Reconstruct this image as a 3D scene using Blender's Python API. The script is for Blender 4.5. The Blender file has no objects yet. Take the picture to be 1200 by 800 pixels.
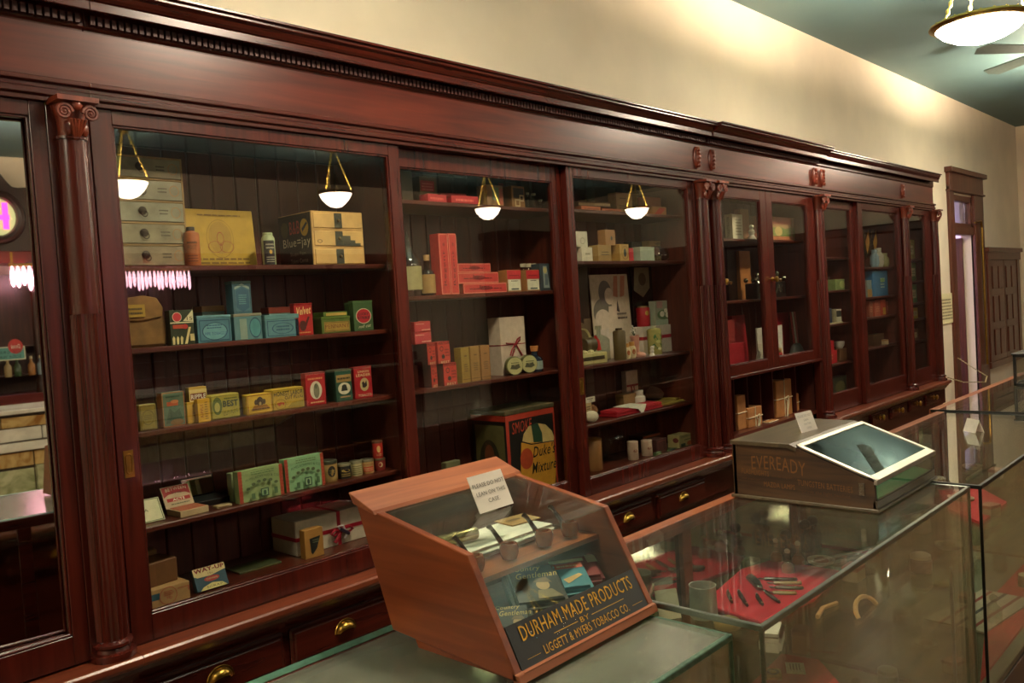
import bpy, bmesh, math, random
from math import sin, cos, pi, radians
from mathutils import Vector, Matrix
random.seed(7)
SC = bpy.context.scene
COL = SC.collection
# ------------------------------------------------------------------ camera
FPX = 1000.0
YAW, PITCH, ROLL = radians(46.858), radians(-2.25), radians(-3.621)
CAM = Vector((0, -2.3, 1.65))
_fw = Vector((sin(YAW)*cos(PITCH), cos(YAW)*cos(PITCH), sin(PITCH)))
_r = Vector((cos(YAW), -sin(YAW), 0)); _u = _r.cross(_fw)
_rt = cos(ROLL)*_r + sin(ROLL)*_u
_up = -sin(ROLL)*_r + cos(ROLL)*_u
cd = bpy.data.cameras.new('camera'); cam = bpy.data.objects.new('camera', cd); COL.objects.link(cam)
cd.sensor_width = 36; cd.lens = 36*FPX/1200; cd.clip_start = .05; cd.clip_end = 100
cam.matrix_world = Matrix(((_rt.x, _up.x, -_fw.x, CAM.x), (_rt.y, _up.y, -_fw.y, CAM.y), (_rt.z, _up.z, -_fw.z, CAM.z), (0, 0, 0, 1)))
SC.camera = cam
# ------------------------------------------------------------------ light and exposure
w = bpy.data.worlds.new('world'); SC.world = w; w.use_nodes = True
w.node_tree.nodes['Background'].inputs[0].default_value = (.5, .45, .4, 1)
w.node_tree.nodes['Background'].inputs[1].default_value = .03
SC.view_settings.view_transform = 'Standard'; SC.view_settings.look = 'None'
SC.view_settings.gamma = 1; SC.view_settings.use_curve_mapping = False
SC.view_settings.exposure = 0.92
SC.cycles.transparent_max_bounces = 24
SC.cycles.max_bounces = 8
LAMP_UP = 85.0        # W of the bulb in each bowl (throws light up and out of the open top)
LAMP_GLOW = 50.0       # emission of the frosted bowls
LAMP_COL = (1.0, .82, .61)
# lamp rows (x, y) ; bowls hang at LAMP_Z
LAMP_Z = 3.0
LAMPS_NEAR = [(-1.6, -1.05), (1.75, -1.05), (5.12, -1.05), (8.5, -1.05)]
LAMPS_FAR = [(1.2, -5.4), (3.33, -5.4), (5.5, -5.3), (8.2, -5.6), (10.55, -4.9)]
# ------------------------------------------------------------------ pixel helpers (points are real places: pixel + a known plane)
def ray(x, y): return _fw + _rt*((x-600)/FPX) - _up*((y-400)/FPX)
def atY(x, y, Y): d = ray(x, y); return CAM + d*((Y-CAM.y)/d.y)
def atZ(x, y, Z): d = ray(x, y); return CAM + d*((Z-CAM.z)/d.z)
def atX(x, y, X): d = ray(x, y); return CAM + d*((X-CAM.x)/d.x)
def proj(P):
    v = Vector(P)-CAM; z = v.dot(_fw); return 600+FPX*v.dot(_rt)/z, 400-FPX*v.dot(_up)/z
def Xof(px, Y, z):
    y = 400
    for i in range(6):
        P = atY(px, y, Y); y = proj((P.x, Y, z))[1]
    return atY(px, y, Y).x
# ------------------------------------------------------------------ materials
MATS = {}
def lin(c):
    if isinstance(c, str):
        c = [int(c[i:i+2], 16)/255 for i in (1, 3, 5)]
        c = [v/12.92 if v <= .04045 else ((v+.055)/1.055)**2.4 for v in c]
    return tuple(c[:3])
def newmat(name):
    m = bpy.data.materials.new(name); m.use_nodes = True
    return m, m.node_tree.nodes, m.node_tree.links, m.node_tree.nodes['Principled BSDF']
def M(col, rough=.55, metal=0.0, var=.12, scale=40, coat=0.0):
    key = (col, rough, metal, var, scale, coat)
    if key in MATS: return MATS[key]
    m, n, l, b = newmat('paint_%s' % (col.strip('#')))
    c = lin(col)
    tc = n.new('ShaderNodeTexCoord'); no = n.new('ShaderNodeTexNoise'); no.inputs['Scale'].default_value = scale
    no.inputs['Detail'].default_value = 4
    l.new(tc.outputs['Object'], no.inputs['Vector'])
    r = n.new('ShaderNodeValToRGB'); l.new(no.outputs['Fac'], r.inputs[0])
    r.color_ramp.elements[0].position = .3; r.color_ramp.elements[1].position = .7
    r.color_ramp.elements[0].color = tuple(v*(1-var) for v in c)+(1,)
    r.color_ramp.elements[1].color = tuple(min(1, v*(1+var*.6)) for v in c)+(1,)
    l.new(r.outputs[0], b.inputs['Base Color'])
    b.inputs['Roughness'].default_value = rough; b.inputs['Metallic'].default_value = metal
    b.inputs['Coat Weight'].default_value = coat
    MATS[key] = m; return m
def wood(name, c0, c1, rough=.32, axis='X', coat=.25, scale=1.0, bump=.0):
    key = ('w', name)
    if key in MATS: return MATS[key]
    m, n, l, b = newmat(name)
    tc = n.new('ShaderNodeTexCoord'); mp = n.new('ShaderNodeMapping')
    s = [26*scale]*3; s['XYZ'.index(axis)] = 1.6*scale; mp.inputs['Scale'].default_value = s
    l.new(tc.outputs['Object'], mp.inputs['Vector'])
    no = n.new('ShaderNodeTexNoise'); no.inputs['Scale'].default_value = 1.6; no.inputs['Detail'].default_value = 7
    no.inputs['Distortion'].default_value = .6
    l.new(mp.outputs[0], no.inputs['Vector'])
    big = n.new('ShaderNodeTexNoise'); big.inputs['Scale'].default_value = 2.2; l.new(tc.outputs['Object'], big.inputs['Vector'])
    r = n.new('ShaderNodeValToRGB'); l.new(no.outputs['Fac'], r.inputs[0])
    r.color_ramp.elements[0].position = .28; r.color_ramp.elements[1].position = .72
    r.color_ramp.elements[0].color = lin(c0)+(1,); r.color_ramp.elements[1].color = lin(c1)+(1,)
    mx = n.new('ShaderNodeMix'); mx.data_type = 'RGBA'; mx.blend_type = 'MULTIPLY'; mx.inputs[0].default_value = .45
    l.new(r.outputs[0], mx.inputs[6])
    r2 = n.new('ShaderNodeValToRGB'); l.new(big.outputs['Fac'], r2.inputs[0])
    r2.color_ramp.elements[0].position = .35; r2.color_ramp.elements[1].position = .65
    r2.color_ramp.elements[0].color = (.6, .55, .55, 1); r2.color_ramp.elements[1].color = (1.1, 1.1, 1.1, 1)
    l.new(r2.outputs[0], mx.inputs[7]); l.new(mx.outputs[2], b.inputs['Base Color'])
    if bump:
        bp = n.new('ShaderNodeBump'); bp.inputs['Strength'].default_value = bump; bp.inputs['Distance'].default_value = .001
        l.new(no.outputs['Fac'], bp.inputs['Height']); l.new(bp.outputs[0], b.inputs['Normal'])
    b.inputs['Roughness'].default_value = rough; b.inputs['Coat Weight'].default_value = coat; b.inputs['Coat Roughness'].default_value = .2
    MATS[key] = m; return m
def glassmat(name, tint=(.97, .98, .96), dust_haze=0.0, dust_haze_col=(.3, .32, .26), rough=0.0, f0=.045, wav=0.0):
    key = ('g', name)
    if key in MATS: return MATS[key]
    m, n, l, b = newmat(name); n.remove(b)
    out = n['Material Output']
    tr = n.new('ShaderNodeBsdfTransparent'); tr.inputs[0].default_value = tint+(1,)
    gl = n.new('ShaderNodeBsdfGlossy'); gl.inputs['Roughness'].default_value = rough; gl.inputs[0].default_value = (1, 1, 1, 1)
    lw = n.new('ShaderNodeLayerWeight'); lw.inputs[0].default_value = .5
    pw = n.new('ShaderNodeMath'); pw.operation = 'POWER'; pw.inputs[1].default_value = 5; l.new(lw.outputs['Facing'], pw.inputs[0])
    ma = n.new('ShaderNodeMath'); ma.operation = 'MULTIPLY_ADD'; ma.inputs[1].default_value = 1-f0; ma.inputs[2].default_value = f0
    l.new(pw.outputs[0], ma.inputs[0])
    base = tr.outputs[0]
    tc = n.new('ShaderNodeTexCoord')
    if dust_haze > 0:  # diffuse film: thin dust, and on the showcases also painted-in reflection haze
        df = n.new('ShaderNodeBsdfDiffuse'); df.inputs[0].default_value = dust_haze_col+(1,)
        no = n.new('ShaderNodeTexNoise'); no.inputs['Scale'].default_value = 9; no.inputs['Detail'].default_value = 8
        l.new(tc.outputs['Object'], no.inputs['Vector'])
        mr = n.new('ShaderNodeMapRange'); mr.inputs['From Min'].default_value = .3; mr.inputs['From Max'].default_value = .75
        mr.inputs['To Min'].default_value = dust_haze*.6; mr.inputs['To Max'].default_value = dust_haze*1.3
        l.new(no.outputs['Fac'], mr.inputs['Value'])
        ms = n.new('ShaderNodeMixShader'); l.new(mr.outputs[0], ms.inputs[0]); l.new(tr.outputs[0], ms.inputs[1]); l.new(df.outputs[0], ms.inputs[2])
        base = ms.outputs[0]
    if wav > 0:
        nw = n.new('ShaderNodeTexNoise'); nw.inputs['Scale'].default_value = 3; l.new(tc.outputs['Object'], nw.inputs['Vector'])
        bp = n.new('ShaderNodeBump'); bp.inputs['Strength'].default_value = wav; bp.inputs['Distance'].default_value = .01
        l.new(nw.outputs['Fac'], bp.inputs['Height']); l.new(bp.outputs[0], gl.inputs['Normal'])
    mx = n.new('ShaderNodeMixShader'); l.new(ma.outputs[0], mx.inputs[0]); l.new(base, mx.inputs[1]); l.new(gl.outputs[0], mx.inputs[2])
    l.new(mx.outputs[0], out.inputs[0])
    MATS[key] = m; return m
def emit(name, col, s):
    m, n, l, b = newmat(name)
    b.inputs['Base Color'].default_value = tuple(col)+(1,); b.inputs['Emission Color'].default_value = tuple(col)+(1,)
    b.inputs['Emission Strength'].default_value = s; return m
def plaster(name, c, var=.05, rough=.8, scale=3, bump=.02):
    m, n, l, b = newmat(name); tc = n.new('ShaderNodeTexCoord')
    no = n.new('ShaderNodeTexNoise'); no.inputs['Scale'].default_value = scale; no.inputs['Detail'].default_value = 6
    l.new(tc.outputs['Object'], no.inputs['Vector'])
    r = n.new('ShaderNodeValToRGB'); l.new(no.outputs['Fac'], r.inputs[0]); c = lin(c)
    r.color_ramp.elements[0].position = .3; r.color_ramp.elements[1].position = .7
    r.color_ramp.elements[0].color = tuple(v*(1-var) for v in c)+(1,); r.color_ramp.elements[1].color = tuple(min(1, v*(1+var)) for v in c)+(1,)
    l.new(r.outputs[0], b.inputs['Base Color']); b.inputs['Roughness'].default_value = rough
    fi = n.new('ShaderNodeTexNoise'); fi.inputs['Scale'].default_value = 90; l.new(tc.outputs['Object'], fi.inputs['Vector'])
    bp = n.new('ShaderNodeBump'); bp.inputs['Strength'].default_value = bump; l.new(fi.outputs['Fac'], bp.inputs['Height']); l.new(bp.outputs[0], b.inputs['Normal'])
    return m
def marble(name, c0, c1, scale=6, rough=.25):
    m, n, l, b = newmat(name); tc = n.new('ShaderNodeTexCoord')
    no = n.new('ShaderNodeTexNoise'); no.inputs['Scale'].default_value = scale; no.inputs['Detail'].default_value = 8; no.inputs['Distortion'].default_value = 1.6
    l.new(tc.outputs['Object'], no.inputs['Vector'])
    r = n.new('ShaderNodeValToRGB'); l.new(no.outputs['Fac'], r.inputs[0])
    r.color_ramp.elements[0].position = .35; r.color_ramp.elements[1].position = .6
    r.color_ramp.elements[0].color = lin(c0)+(1,); r.color_ramp.elements[1].color = lin(c1)+(1,)
    l.new(r.outputs[0], b.inputs['Base Color']); b.inputs['Roughness'].default_value = rough; return m
MAHOG = wood('mahogany', '#34100a', '#501b10', axis='X', rough=.26, coat=.08)
MAHOGZ = wood('mahogany_upright', '#38120b', '#551c12', axis='Z', rough=.26, coat=.08)
FRIEZE = wood('mahogany_frieze', '#43160e', '#622415', axis='X', rough=.3, coat=.08)
BACKW = wood('stained_backboard', '#43190f', '#5d2718', axis='Z', rough=.45, coat=.1)
LEDGEW = wood('worn_ledge', '#5a2413', '#7d3d22', axis='X', rough=.35)
CARVED = wood('carved_mahogany', '#4e1a10', '#8a3a20', axis='Z', rough=.35)
SHELFW = wood('shelf_board', '#421910', '#5e2818', axis='X', rough=.35)
CASEW = wood('case_wood', '#6a2e14', '#8d4722', axis='Y', rough=.35, coat=.1)
CASEWX = wood('case_wood_long', '#7a3c20', '#a3603a', axis='X', rough=.35)
OLDW = wood('old_printed_box', '#1a1008', '#573a1c', axis='Y', rough=.5, coat=.05)
OLDWX = wood('old_box_top', '#3c3220', '#5c4e34', axis='X', rough=.45)
DOORW = wood('door_wood', '#4a2012', '#6b3520', axis='Z', rough=.4)
GLASS = glassmat('pane_glass', f0=.044)
COUNTERG = glassmat('showcase_glass', tint=(.96, .96, .92), dust_haze=.12, dust_haze_col=(.60, .47, .31), f0=.05)  # tan diffuse layer paints in the haze of the reflected room
COUNTERT = glassmat('showcase_top_glass', tint=(.95, .98, .95), dust_haze=.03, dust_haze_col=(.33, .34, .28), f0=.05)
SHEENT = glassmat('painted_sheen_top_glass', tint=(.85, .92, .86), dust_haze=.42, dust_haze_col=(.24, .25, .19), f0=.04, rough=.2)  # grey-green diffuse layer stands in for the teal ceiling's reflection
BOTTLEG = glassmat('bottle_glass', tint=(.80, .86, .80), f0=.08)
AMBERG = glassmat('amber_glass', tint=(.55, .38, .2), f0=.08)
PINKG = glassmat('pink_scent', tint=(.85, .45, .36), f0=.08)
m_, n_, l_, b_ = newmat('mirror_silver'); b_.inputs['Metallic'].default_value = 1; b_.inputs['Roughness'].default_value = .015; b_.inputs['Base Color'].default_value = (.86, .86, .84, 1); MIRROR = m_
m_, n_, l_, b_ = newmat('aged_mirror'); b_.inputs['Metallic'].default_value = 1; b_.inputs['Roughness'].default_value = .06; b_.inputs['Base Color'].default_value = (.42, .43, .36, 1); OLDMIRROR = m_
BRASS = M('#a8843c', .3, 1.0, .15); NICKEL = M('#b9b6a8', .22, 1.0, .1); STEEL = M('#8b9087', .3, 1.0, .1)
DARKMETAL = M('#2c2c28', .4, .8); GREENTRIM = M('#5d7a68', .4, .7, .35, 60)
REDFELT = M('#c01a2e', .85, 0, .15, 25)
# ------------------------------------------------------------------ mesh builder
class MB:
    def __init__(s): s.v = []; s.f = []; s.mi = []; s.mats = []
    def _m(s, m):
        if m is None: return 0
        if m not in s.mats: s.mats.append(m)
        return s.mats.index(m)
    def add(s, vs, fs, m=None):
        o = len(s.v); s.v += [tuple(v) for v in vs]; k = s._m(m)
        for f in fs: s.f.append([i+o for i in f]); s.mi.append(k)
        return s
    def box(s, x0, y0, z0, x1, y1, z1, m=None):
        v = [(x, y, z) for z in (z0, z1) for y in (y0, y1) for x in (x0, x1)]
        return s.add(v, [(0, 2, 3, 1), (4, 5, 7, 6), (0, 1, 5, 4), (2, 6, 7, 3), (0, 4, 6, 2), (1, 3, 7, 5)], m)
    def cbox(s, cx, cy, z0, w, d, h, m=None): return s.box(cx-w/2, cy-d/2, z0, cx+w/2, cy+d/2, z0+h, m)
    def prism(s, poly, axis, a, b, m=None):
        n = len(poly)
        def P(p, t):
            if axis == 'X': return (t, p[0], p[1])
            if axis == 'Y': return (p[0], t, p[1])
            return (p[0], p[1], t)
        v = [P(p, a) for p in poly]+[P(p, b) for p in poly]
        f = [tuple(range(n))[::-1], tuple(range(n, 2*n))]+[(i, (i+1) % n, n+(i+1) % n, n+i) for i in range(n)]
        return s.add(v, f, m)
    def lathe(s, prof, seg=20, c=(0, 0, 0), m=None, cap=True, sx=1, sy=1, flute=None):
        v = []; f = []; n = len(prof)
        for r, z in prof:
            for k in range(seg):
                a = 2*pi*k/seg; rr = r
                if flute: rr = r*(1-flute[1]*(.5-.5*cos(a*flute[0])))
                v.append((c[0]+rr*cos(a)*sx, c[1]+rr*sin(a)*sy, c[2]+z))
        for i in range(n-1):
            for k in range(seg):
                k2 = (k+1) % seg; f.append((i*seg+k, i*seg+k2, (i+1)*seg+k2, (i+1)*seg+k))
        if cap:
            f.append(tuple(range(seg))[::-1]); f.append(tuple(range((n-1)*seg, n*seg)))
        return s.add(v, f, m)
    def tube(s, path, r, seg=8, m=None, closed=False):
        P = [Vector(p) for p in path]; n = len(P); v = []; f = []
        rs = r if isinstance(r, (list, tuple)) else [r]*n
        prev = None
        for i, p in enumerate(P):
            if closed: t = P[(i+1) % n]-P[i-1]
            else: t = P[min(i+1, n-1)]-P[max(i-1, 0)]
            t.normalize()
            a = prev if prev is not None else (Vector((0, 0, 1)) if abs(t.z) < .9 else Vector((1, 0, 0)))
            a = (a - t*a.dot(t))
            if a.length < 1e-6: a = Vector((1, 0, 0)) - t*t.x
            a.normalize(); b = t.cross(a); prev = a
            for k in range(seg):
                q = p + (a*cos(2*pi*k/seg)+b*sin(2*pi*k/seg))*rs[i]; v.append(tuple(q))
        for i in range(n if closed else n-1):
            j = (i+1) % n
            for k in range(seg):
                k2 = (k+1) % seg; f.append((i*seg+k, i*seg+k2, j*seg+k2, j*seg+k))
        if not closed: f.append(tuple(range(seg))[::-1]); f.append(tuple(range((n-1)*seg, n*seg)))
        return s.add(v, f, m)
    def ball(s, c, rx, ry=None, rz=None, seg=14, rings=8, m=None):
        ry = ry or rx; rz = rz or rx
        v = [(c[0], c[1], c[2]-rz)]; f = []
        for i in range(1, rings):
            t = -pi/2+pi*i/rings
            for k in range(seg): a = 2*pi*k/seg; v.append((c[0]+rx*cos(t)*cos(a), c[1]+ry*cos(t)*sin(a), c[2]+rz*sin(t)))
        v.append((c[0], c[1], c[2]+rz)); L = len(v)-1
        for k in range(seg):
            k2 = (k+1) % seg; f.append((0, 1+k2, 1+k)); f.append((L, 1+(rings-2)*seg+k, 1+(rings-2)*seg+k2))
            for i in range(rings-2): f.append((1+i*seg+k, 1+i*seg+k2, 1+(i+1)*seg+k2, 1+(i+1)*seg+k))
        return s.add(v, f, m)
    def xf(s, mat, start=0):
        for i in range(start, len(s.v)): s.v[i] = tuple(mat @ Vector(s.v[i]))
        return s
    def build(s, name, mat=None, parent=None, loc=None, rot=None, bev=0, smooth=False, kind=None, seg=1):
        me = bpy.data.meshes.new(name); me.from_pydata(s.v, [], s.f)
        ms = s.mats if s.mats else [mat]
        for m in ms: me.materials.append(m)
        if s.mats: me.polygons.foreach_set('material_index', s.mi)
        bm = bmesh.new(); bm.from_mesh(me)
        bmesh.ops.recalc_face_normals(bm, faces=bm.faces)
        if bev:
            bmesh.ops.bevel(bm, geom=[e for e in bm.edges if len(e.link_faces) == 2 and e.calc_face_angle(0) > .6], offset=bev, segments=seg, affect='EDGES', clamp_overlap=True)
        bm.to_mesh(me); bm.free()
        if smooth:
            me.polygons.foreach_set('use_smooth', [True]*len(me.polygons)); me.set_sharp_from_angle(angle=radians(38))
        me.update()
        o = bpy.data.objects.new(name, me); COL.objects.link(o)
        if parent: o.parent = parent
        if loc: o.location = loc
        if rot: o.rotation_euler = rot
        if kind: o['kind'] = kind
        return o
def tag(o, label, cat, group=None):
    o['label'] = label; o['category'] = cat
    if group: o['group'] = group
    return o
def thing(name, label, cat, loc=(0, 0, 0), rz=0, group=None):
    o = bpy.data.objects.new(name, None); COL.objects.link(o); o.location = loc; o.rotation_euler = (0, 0, rz)
    o.empty_display_size = .05
    return tag(o, label, cat, group)
def struct(mb, name, mat, **k): return mb.build(name, mat, kind='structure', **k)
_TX = {}
def textverts(s, bold=.0, shear=0.0, res=2):
    key = (s, bold, shear)
    if key in _TX: return _TX[key]
    cu = bpy.data.curves.new('t', 'FONT'); cu.body = s; cu.size = 1; cu.resolution_u = res; cu.offset = bold; cu.shear = shear
    cu.space_character = 1.08
    ob = bpy.data.objects.new('t', cu); me = bpy.data.meshes.new_from_object(ob)
    v = [tuple(p.co) for p in me.vertices]; f = [tuple(p.vertices) for p in me.polygons]
    bpy.data.objects.remove(ob); bpy.data.curves.remove(cu); bpy.data.meshes.remove(me)
    if not v: v = [(0, 0, 0)]; f = []
    x0 = min(p[0] for p in v); x1 = max(p[0] for p in v); y0 = min(p[1] for p in v); y1 = max(p[1] for p in v)
    v = [((p[0]-x0)/max(x1-x0, 1e-6), (p[1]-y0)/max(y1-y0, 1e-6)) for p in v]
    _TX[key] = (v, f); return v, f
# decals: laid on a face frame (origin O, axes A (width), B (height), outward normal N)
def decals(parent, O, A, B, specs, off=.0006, name='printed_label', arc=None):
    O, A, B = Vector(O), Vector(A), Vector(B); N = A.cross(B).normalized()
    sh = MB(); tx = MB(); d = off
    for sp in specs:
        k = sp[0]; m = sp[1] if not isinstance(sp[1], str) else M(sp[1], .55)
        d += .00025
        W = lambda u, v: O + A*u + B*v + N*d
        if k == 'r':
            u0, v0, u1, v1 = sp[2:6]; sh.add([W(u0, v0), W(u1, v0), W(u1, v1), W(u0, v1)], [(0, 1, 2, 3)], m)
        elif k == 'p':
            sh.add([W(*q) for q in sp[2]], [tuple(range(len(sp[2])))], m)
        elif k == 'e':
            cu, cv, ru, rv = sp[2:6]; n = 24
            sh.add([W(cu+ru*cos(2*pi*i/n), cv+rv*sin(2*pi*i/n)) for i in range(n)], [tuple(range(n))], m)
        elif k == 'o':
            cu, cv, ru, rv, t = sp[2:7]; n = 24; vs = []
            for q in (1, 1-t): vs += [W(cu+q*ru*cos(2*pi*i/n), cv+q*rv*sin(2*pi*i/n)) for i in range(n)]
            sh.add(vs, [(i, (i+1) % n, n+(i+1) % n, n+i) for i in range(n)], m)
        elif k == 'b':   # border frame
            u0, v0, u1, v1, t = sp[2:7]; tu = t; tv = t*A.length/B.length
            for q in ((u0, v0, u1, v0+tv), (u0, v1-tv, u1, v1), (u0, v0, u0+tu, v1), (u1-tu, v0, u1, v1)):
                sh.add([W(q[0], q[1]), W(q[2], q[1]), W(q[2], q[3]), W(q[0], q[3])], [(0, 1, 2, 3)], m)
        elif k == 'l':   # faint lines of small print
            u0, v0, u1, v1, n = sp[2:7]
            for i in range(n):
                a = v0+(v1-v0)*(i+.2)/n; b2 = v0+(v1-v0)*(i+.65)/n; c = u0+(u1-u0)*.06*random.random(); e = u1-(u1-u0)*.12*random.random(); x = c
                while x < e:
                    xe = min(e, x+(u1-u0)*random.uniform(.06, .16)); sh.add([W(x, a), W(xe, a), W(xe, b2), W(x, b2)], [(0, 1, 2, 3)], m); x = xe+(u1-u0)*.025
        elif k == 't':
            s, u0, v0, u1, v1 = sp[2:7]; o = sp[7] if len(sp) > 7 else {}
            tv, tf = textverts(s, o.get('bold', .0), o.get('shear', 0.0))
            pts = []
            for (a, b2) in tv:
                u = u0+(u1-u0)*a; v = v0+(v1-v0)*b2+o.get('arc', 0)*(1-(2*a-1)**2)+o.get('rise', 0)*a
                pts.append(W(u, v))
            tx.add(pts, tf, m)
        elif k == 'T':   # text running up the face
            s, u0, v0, u1, v1 = sp[2:7]
            tv, tf = textverts(s); tx.add([W(u1-(u1-u0)*b2, v0+(v1-v0)*a) for a, b2 in tv], tf, m)
    base = None
    if sh.v: base = sh.build(name, None, parent)
    if tx.v: tx.build('lettering', None, parent)
    return base
# ================================================================== the room
WY = .36; CZ = 3.52; XE = 12.33; YO = -7.6; XL = -3.2
CREAM = plaster('cream_plaster', '#e9dac2', rough=.75)
TEAL = plaster('teal_ceiling_paint', '#587578', rough=.6)
FLOORM = wood('floor_boards', '#5a4028', '#86643e', axis='X', rough=.4)
mb = MB()
DX0, DX1, DZ1 = 9.53, 10.25, 2.53
mb.box(XL-.1, WY, 0, DX0, WY+.12, CZ+.05); mb.box(DX1, WY, 0, XE+.1, WY+.12, CZ+.05); mb.box(DX0, WY, DZ1, DX1, WY+.12, CZ+.05)
struct(mb, 'wall_back', CREAM)
struct(MB().box(XE, YO, 0, XE+.12, WY, CZ+.05), 'wall_right', CREAM)
struct(MB().box(XL-.12, YO, 0, XL, WY, CZ+.05), 'wall_left', CREAM)
struct(MB().box(XL-.12, YO-.12, 0, XE+.12, YO, CZ+.05), 'wall_front', CREAM)
struct(MB().box(XL-.12, YO-.12, CZ, XE+.12, WY+.12, CZ+.1), 'ceiling', TEAL)
struct(MB().box(XL-.12, YO-.12, -.1, XE+.12, WY+.12, 0), 'floor', FLOORM)
# back room seen through the door
LAV = plaster('pale_lavender_plaster', '#d9cfe0')
mb = MB(); mb.box(9.0, 2.2, 0, 12.5, 2.3, 3); mb.box(8.9, .49, 0, 9.0, 2.3, 3); mb.box(12.5, .49, 0, 12.6, 2.3, 3); mb.box(8.9, .49, 2.95, 12.6, 2.3, 3.05); mb.box(8.9, .49, -.08, 12.6, 2.3, 0)
struct(mb, 'wall_backroom', LAV)
bl = bpy.data.lights.new('backroom_lamp', 'POINT'); bl.energy = 45; bl.color = (.9, .85, 1); bl.shadow_soft_size = .15
blo = bpy.data.objects.new('backroom_lamp', bl); COL.objects.link(blo); blo.location = (10.6, 1.3, 2.5)
# door trim, transom
mb = MB()
mb.box(9.38, WY-.03, 0, DX0, WY+.02, 2.6); mb.box(DX1, WY-.03, 0, 10.6, WY+.02, 2.6)
mb.box(9.38, WY-.035, 2.56, 10.6, WY+.02, 2.76); mb.box(9.34, WY-.07, 2.74, 10.64, WY+.02, 2.79); mb.box(9.36, WY-.05, 2.55, 10.62, WY+.02, 2.57)
mb.box(DX0, WY-.02, 2.12, DX1, WY+.08, 2.2)
mb.box(DX0, WY+.0, 2.2, DX0+.05, WY+.06, 2.53); mb.box(DX1-.05, WY, 2.2, DX1, WY+.06, 2.53); mb.box(DX0, WY, 2.47, DX1, WY+.06, 2.53); mb.box(DX0, WY, 2.2, DX1, WY+.06, 2.24)
t1 = struct(mb, 'trim_1', DOORW, bev=.004)
MB().box(DX0+.05, WY+.03, 2.24, DX1-.05, WY+.036, 2.47).build('transom_pane', glassmat('transom_glass', tint=(.6, .6, .62)), t1)
# door leaf standing open into the back room
d = bpy.data.objects.new('door_1', None); COL.objects.link(d); d.location = (DX1, WY+.1, 0); d.rotation_euler = (0, 0, radians(98)); d['kind'] = 'structure'
MB().box(0, 0, .02, .7, .045, 2.1).build('door_leaf', DOORW, d, bev=.004)
for z0, z1 in ((.15, .75), (.9, 1.35), (1.5, 1.95)):
    for x0, x1 in ((.09, .32), (.38, .61)): MB().box(x0, .04, z0, x1, .055, z1).build('panel', DOORW, d, bev=.008)
MB().ball((.64, .08, 1.0), .028).build('door_knob', DARKMETAL, d, smooth=True)
# transom rod
mb = MB(); P = [(10.42, WY-.05, .7), (10.42, WY-.05, 1.2), (10.42, WY-.05, 2.2), (10.36, WY-.06, 2.27), (10.2, WY-.04, 2.25)]
tr = tag(mb.tube(P, .012, 8).build('transom_rod', BRASS, smooth=True), 'thin brass transom opener rod on the doorway trim', 'rod')
# panelled shutter window
sh = thing('shuttered_window', 'low brown window closed by panelled shutters beside the doorway', 'window', (11.36, WY, .68))
mb = MB(); mb.box(-.72, -.04, 0, -.6, 0, 1.2); mb.box(.6, -.04, 0, .72, 0, 1.2); mb.box(-.76, -.05, -.05, .76, 0, .02); mb.box(-.74, -.05, 1.17, .74, 0, 1.28); mb.box(-.77, -.07, 1.26, .77, 0, 1.31)
mb.build('window_frame', DOORW, sh, bev=.004)
for i in range(2):
    x = -.6+i*.6
    s_ = MB().box(x+.005, -.03, .02, x+.595, 0, 1.17).build('shutter', DOORW, sh, bev=.003)
    for (a, b) in ((.08, .38), (.46, .76), (.84, 1.1)):
        for q in (.07, .32): MB().box(x+q, -.042, a, x+q+.2, -.028, b).build('panel', DOORW, s_, bev=.008)
# notice paper on the wall
no = thing('wall_notice', 'pale yellow printed notice pinned to the wall right of the cabinets', 'notice', (9.2, WY-.012, 1.22))
MB().box(-.22, 0, 0, .22, .01, .3).build('sheet', M('#e8dcae'), no)
decals(no, (-.22, 0, 0), (.44, 0, 0), (0, 0, .3), [('l', '#8a8060', .12, .12, .9, .85, 7)], name='print')
# ================================================================== wall cabinets
BACKY = .335; SHY = .075; LEDGE = .815
GT, GB = 2.197, .89      # glass top and bottom (on the door plane)
def cornice(parent, x0, x1, out, dent, endL=False, endR=True):
    o = out
    prof = [(.02, 2.425), (-.012, 2.425), (-.012, 2.432), (-.02, 2.437), (-.02, 2.484), (-.05, 2.484), (-.055, 2.466), (-.07-o*.3, 2.466), (-.07-o*.3, 2.489), (-.075-o*.4, 2.491), (-.082-o*.6, 2.498), (-.088-o*.75, 2.508), (-.10-o, 2.514), (-.10-o, 2.524), (-.11-o, 2.524), (-.11-o, 2.532), (WY-.005, 2.532), (WY-.005, 2.425)]
    MB().prism(prof, 'X', x0, x1).build('cornice', MAHOG, parent, bev=.0015)
    MB().box(x0, -.012, 2.295, x1, .02, 2.427).build('frieze_board', FRIEZE, parent)
    prof = [(.02, 2.235), (-.022, 2.235), (-.022, 2.246), (-.03, 2.25), (-.03, 2.264), (-.024, 2.267), (-.024, 2.277), (-.034, 2.281), (-.034, 2.292), (-.012, 2.297), (.02, 2.297)]
    MB().prism(prof, 'X', x0, x1).build('architrave_moulding', MAHOG, parent, bev=.001)
    if dent:
        mb = MB(); x = x0+.012
        while x < x1-.02:
            mb.box(x, -.036, 2.441, x+.0115, -.019, 2.464); x += .018
        mb.build('dentil_course', wood('dentil_wood', '#2e100a', '#45190f', rough=.6, coat=0), parent, kind='stuff')
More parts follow.
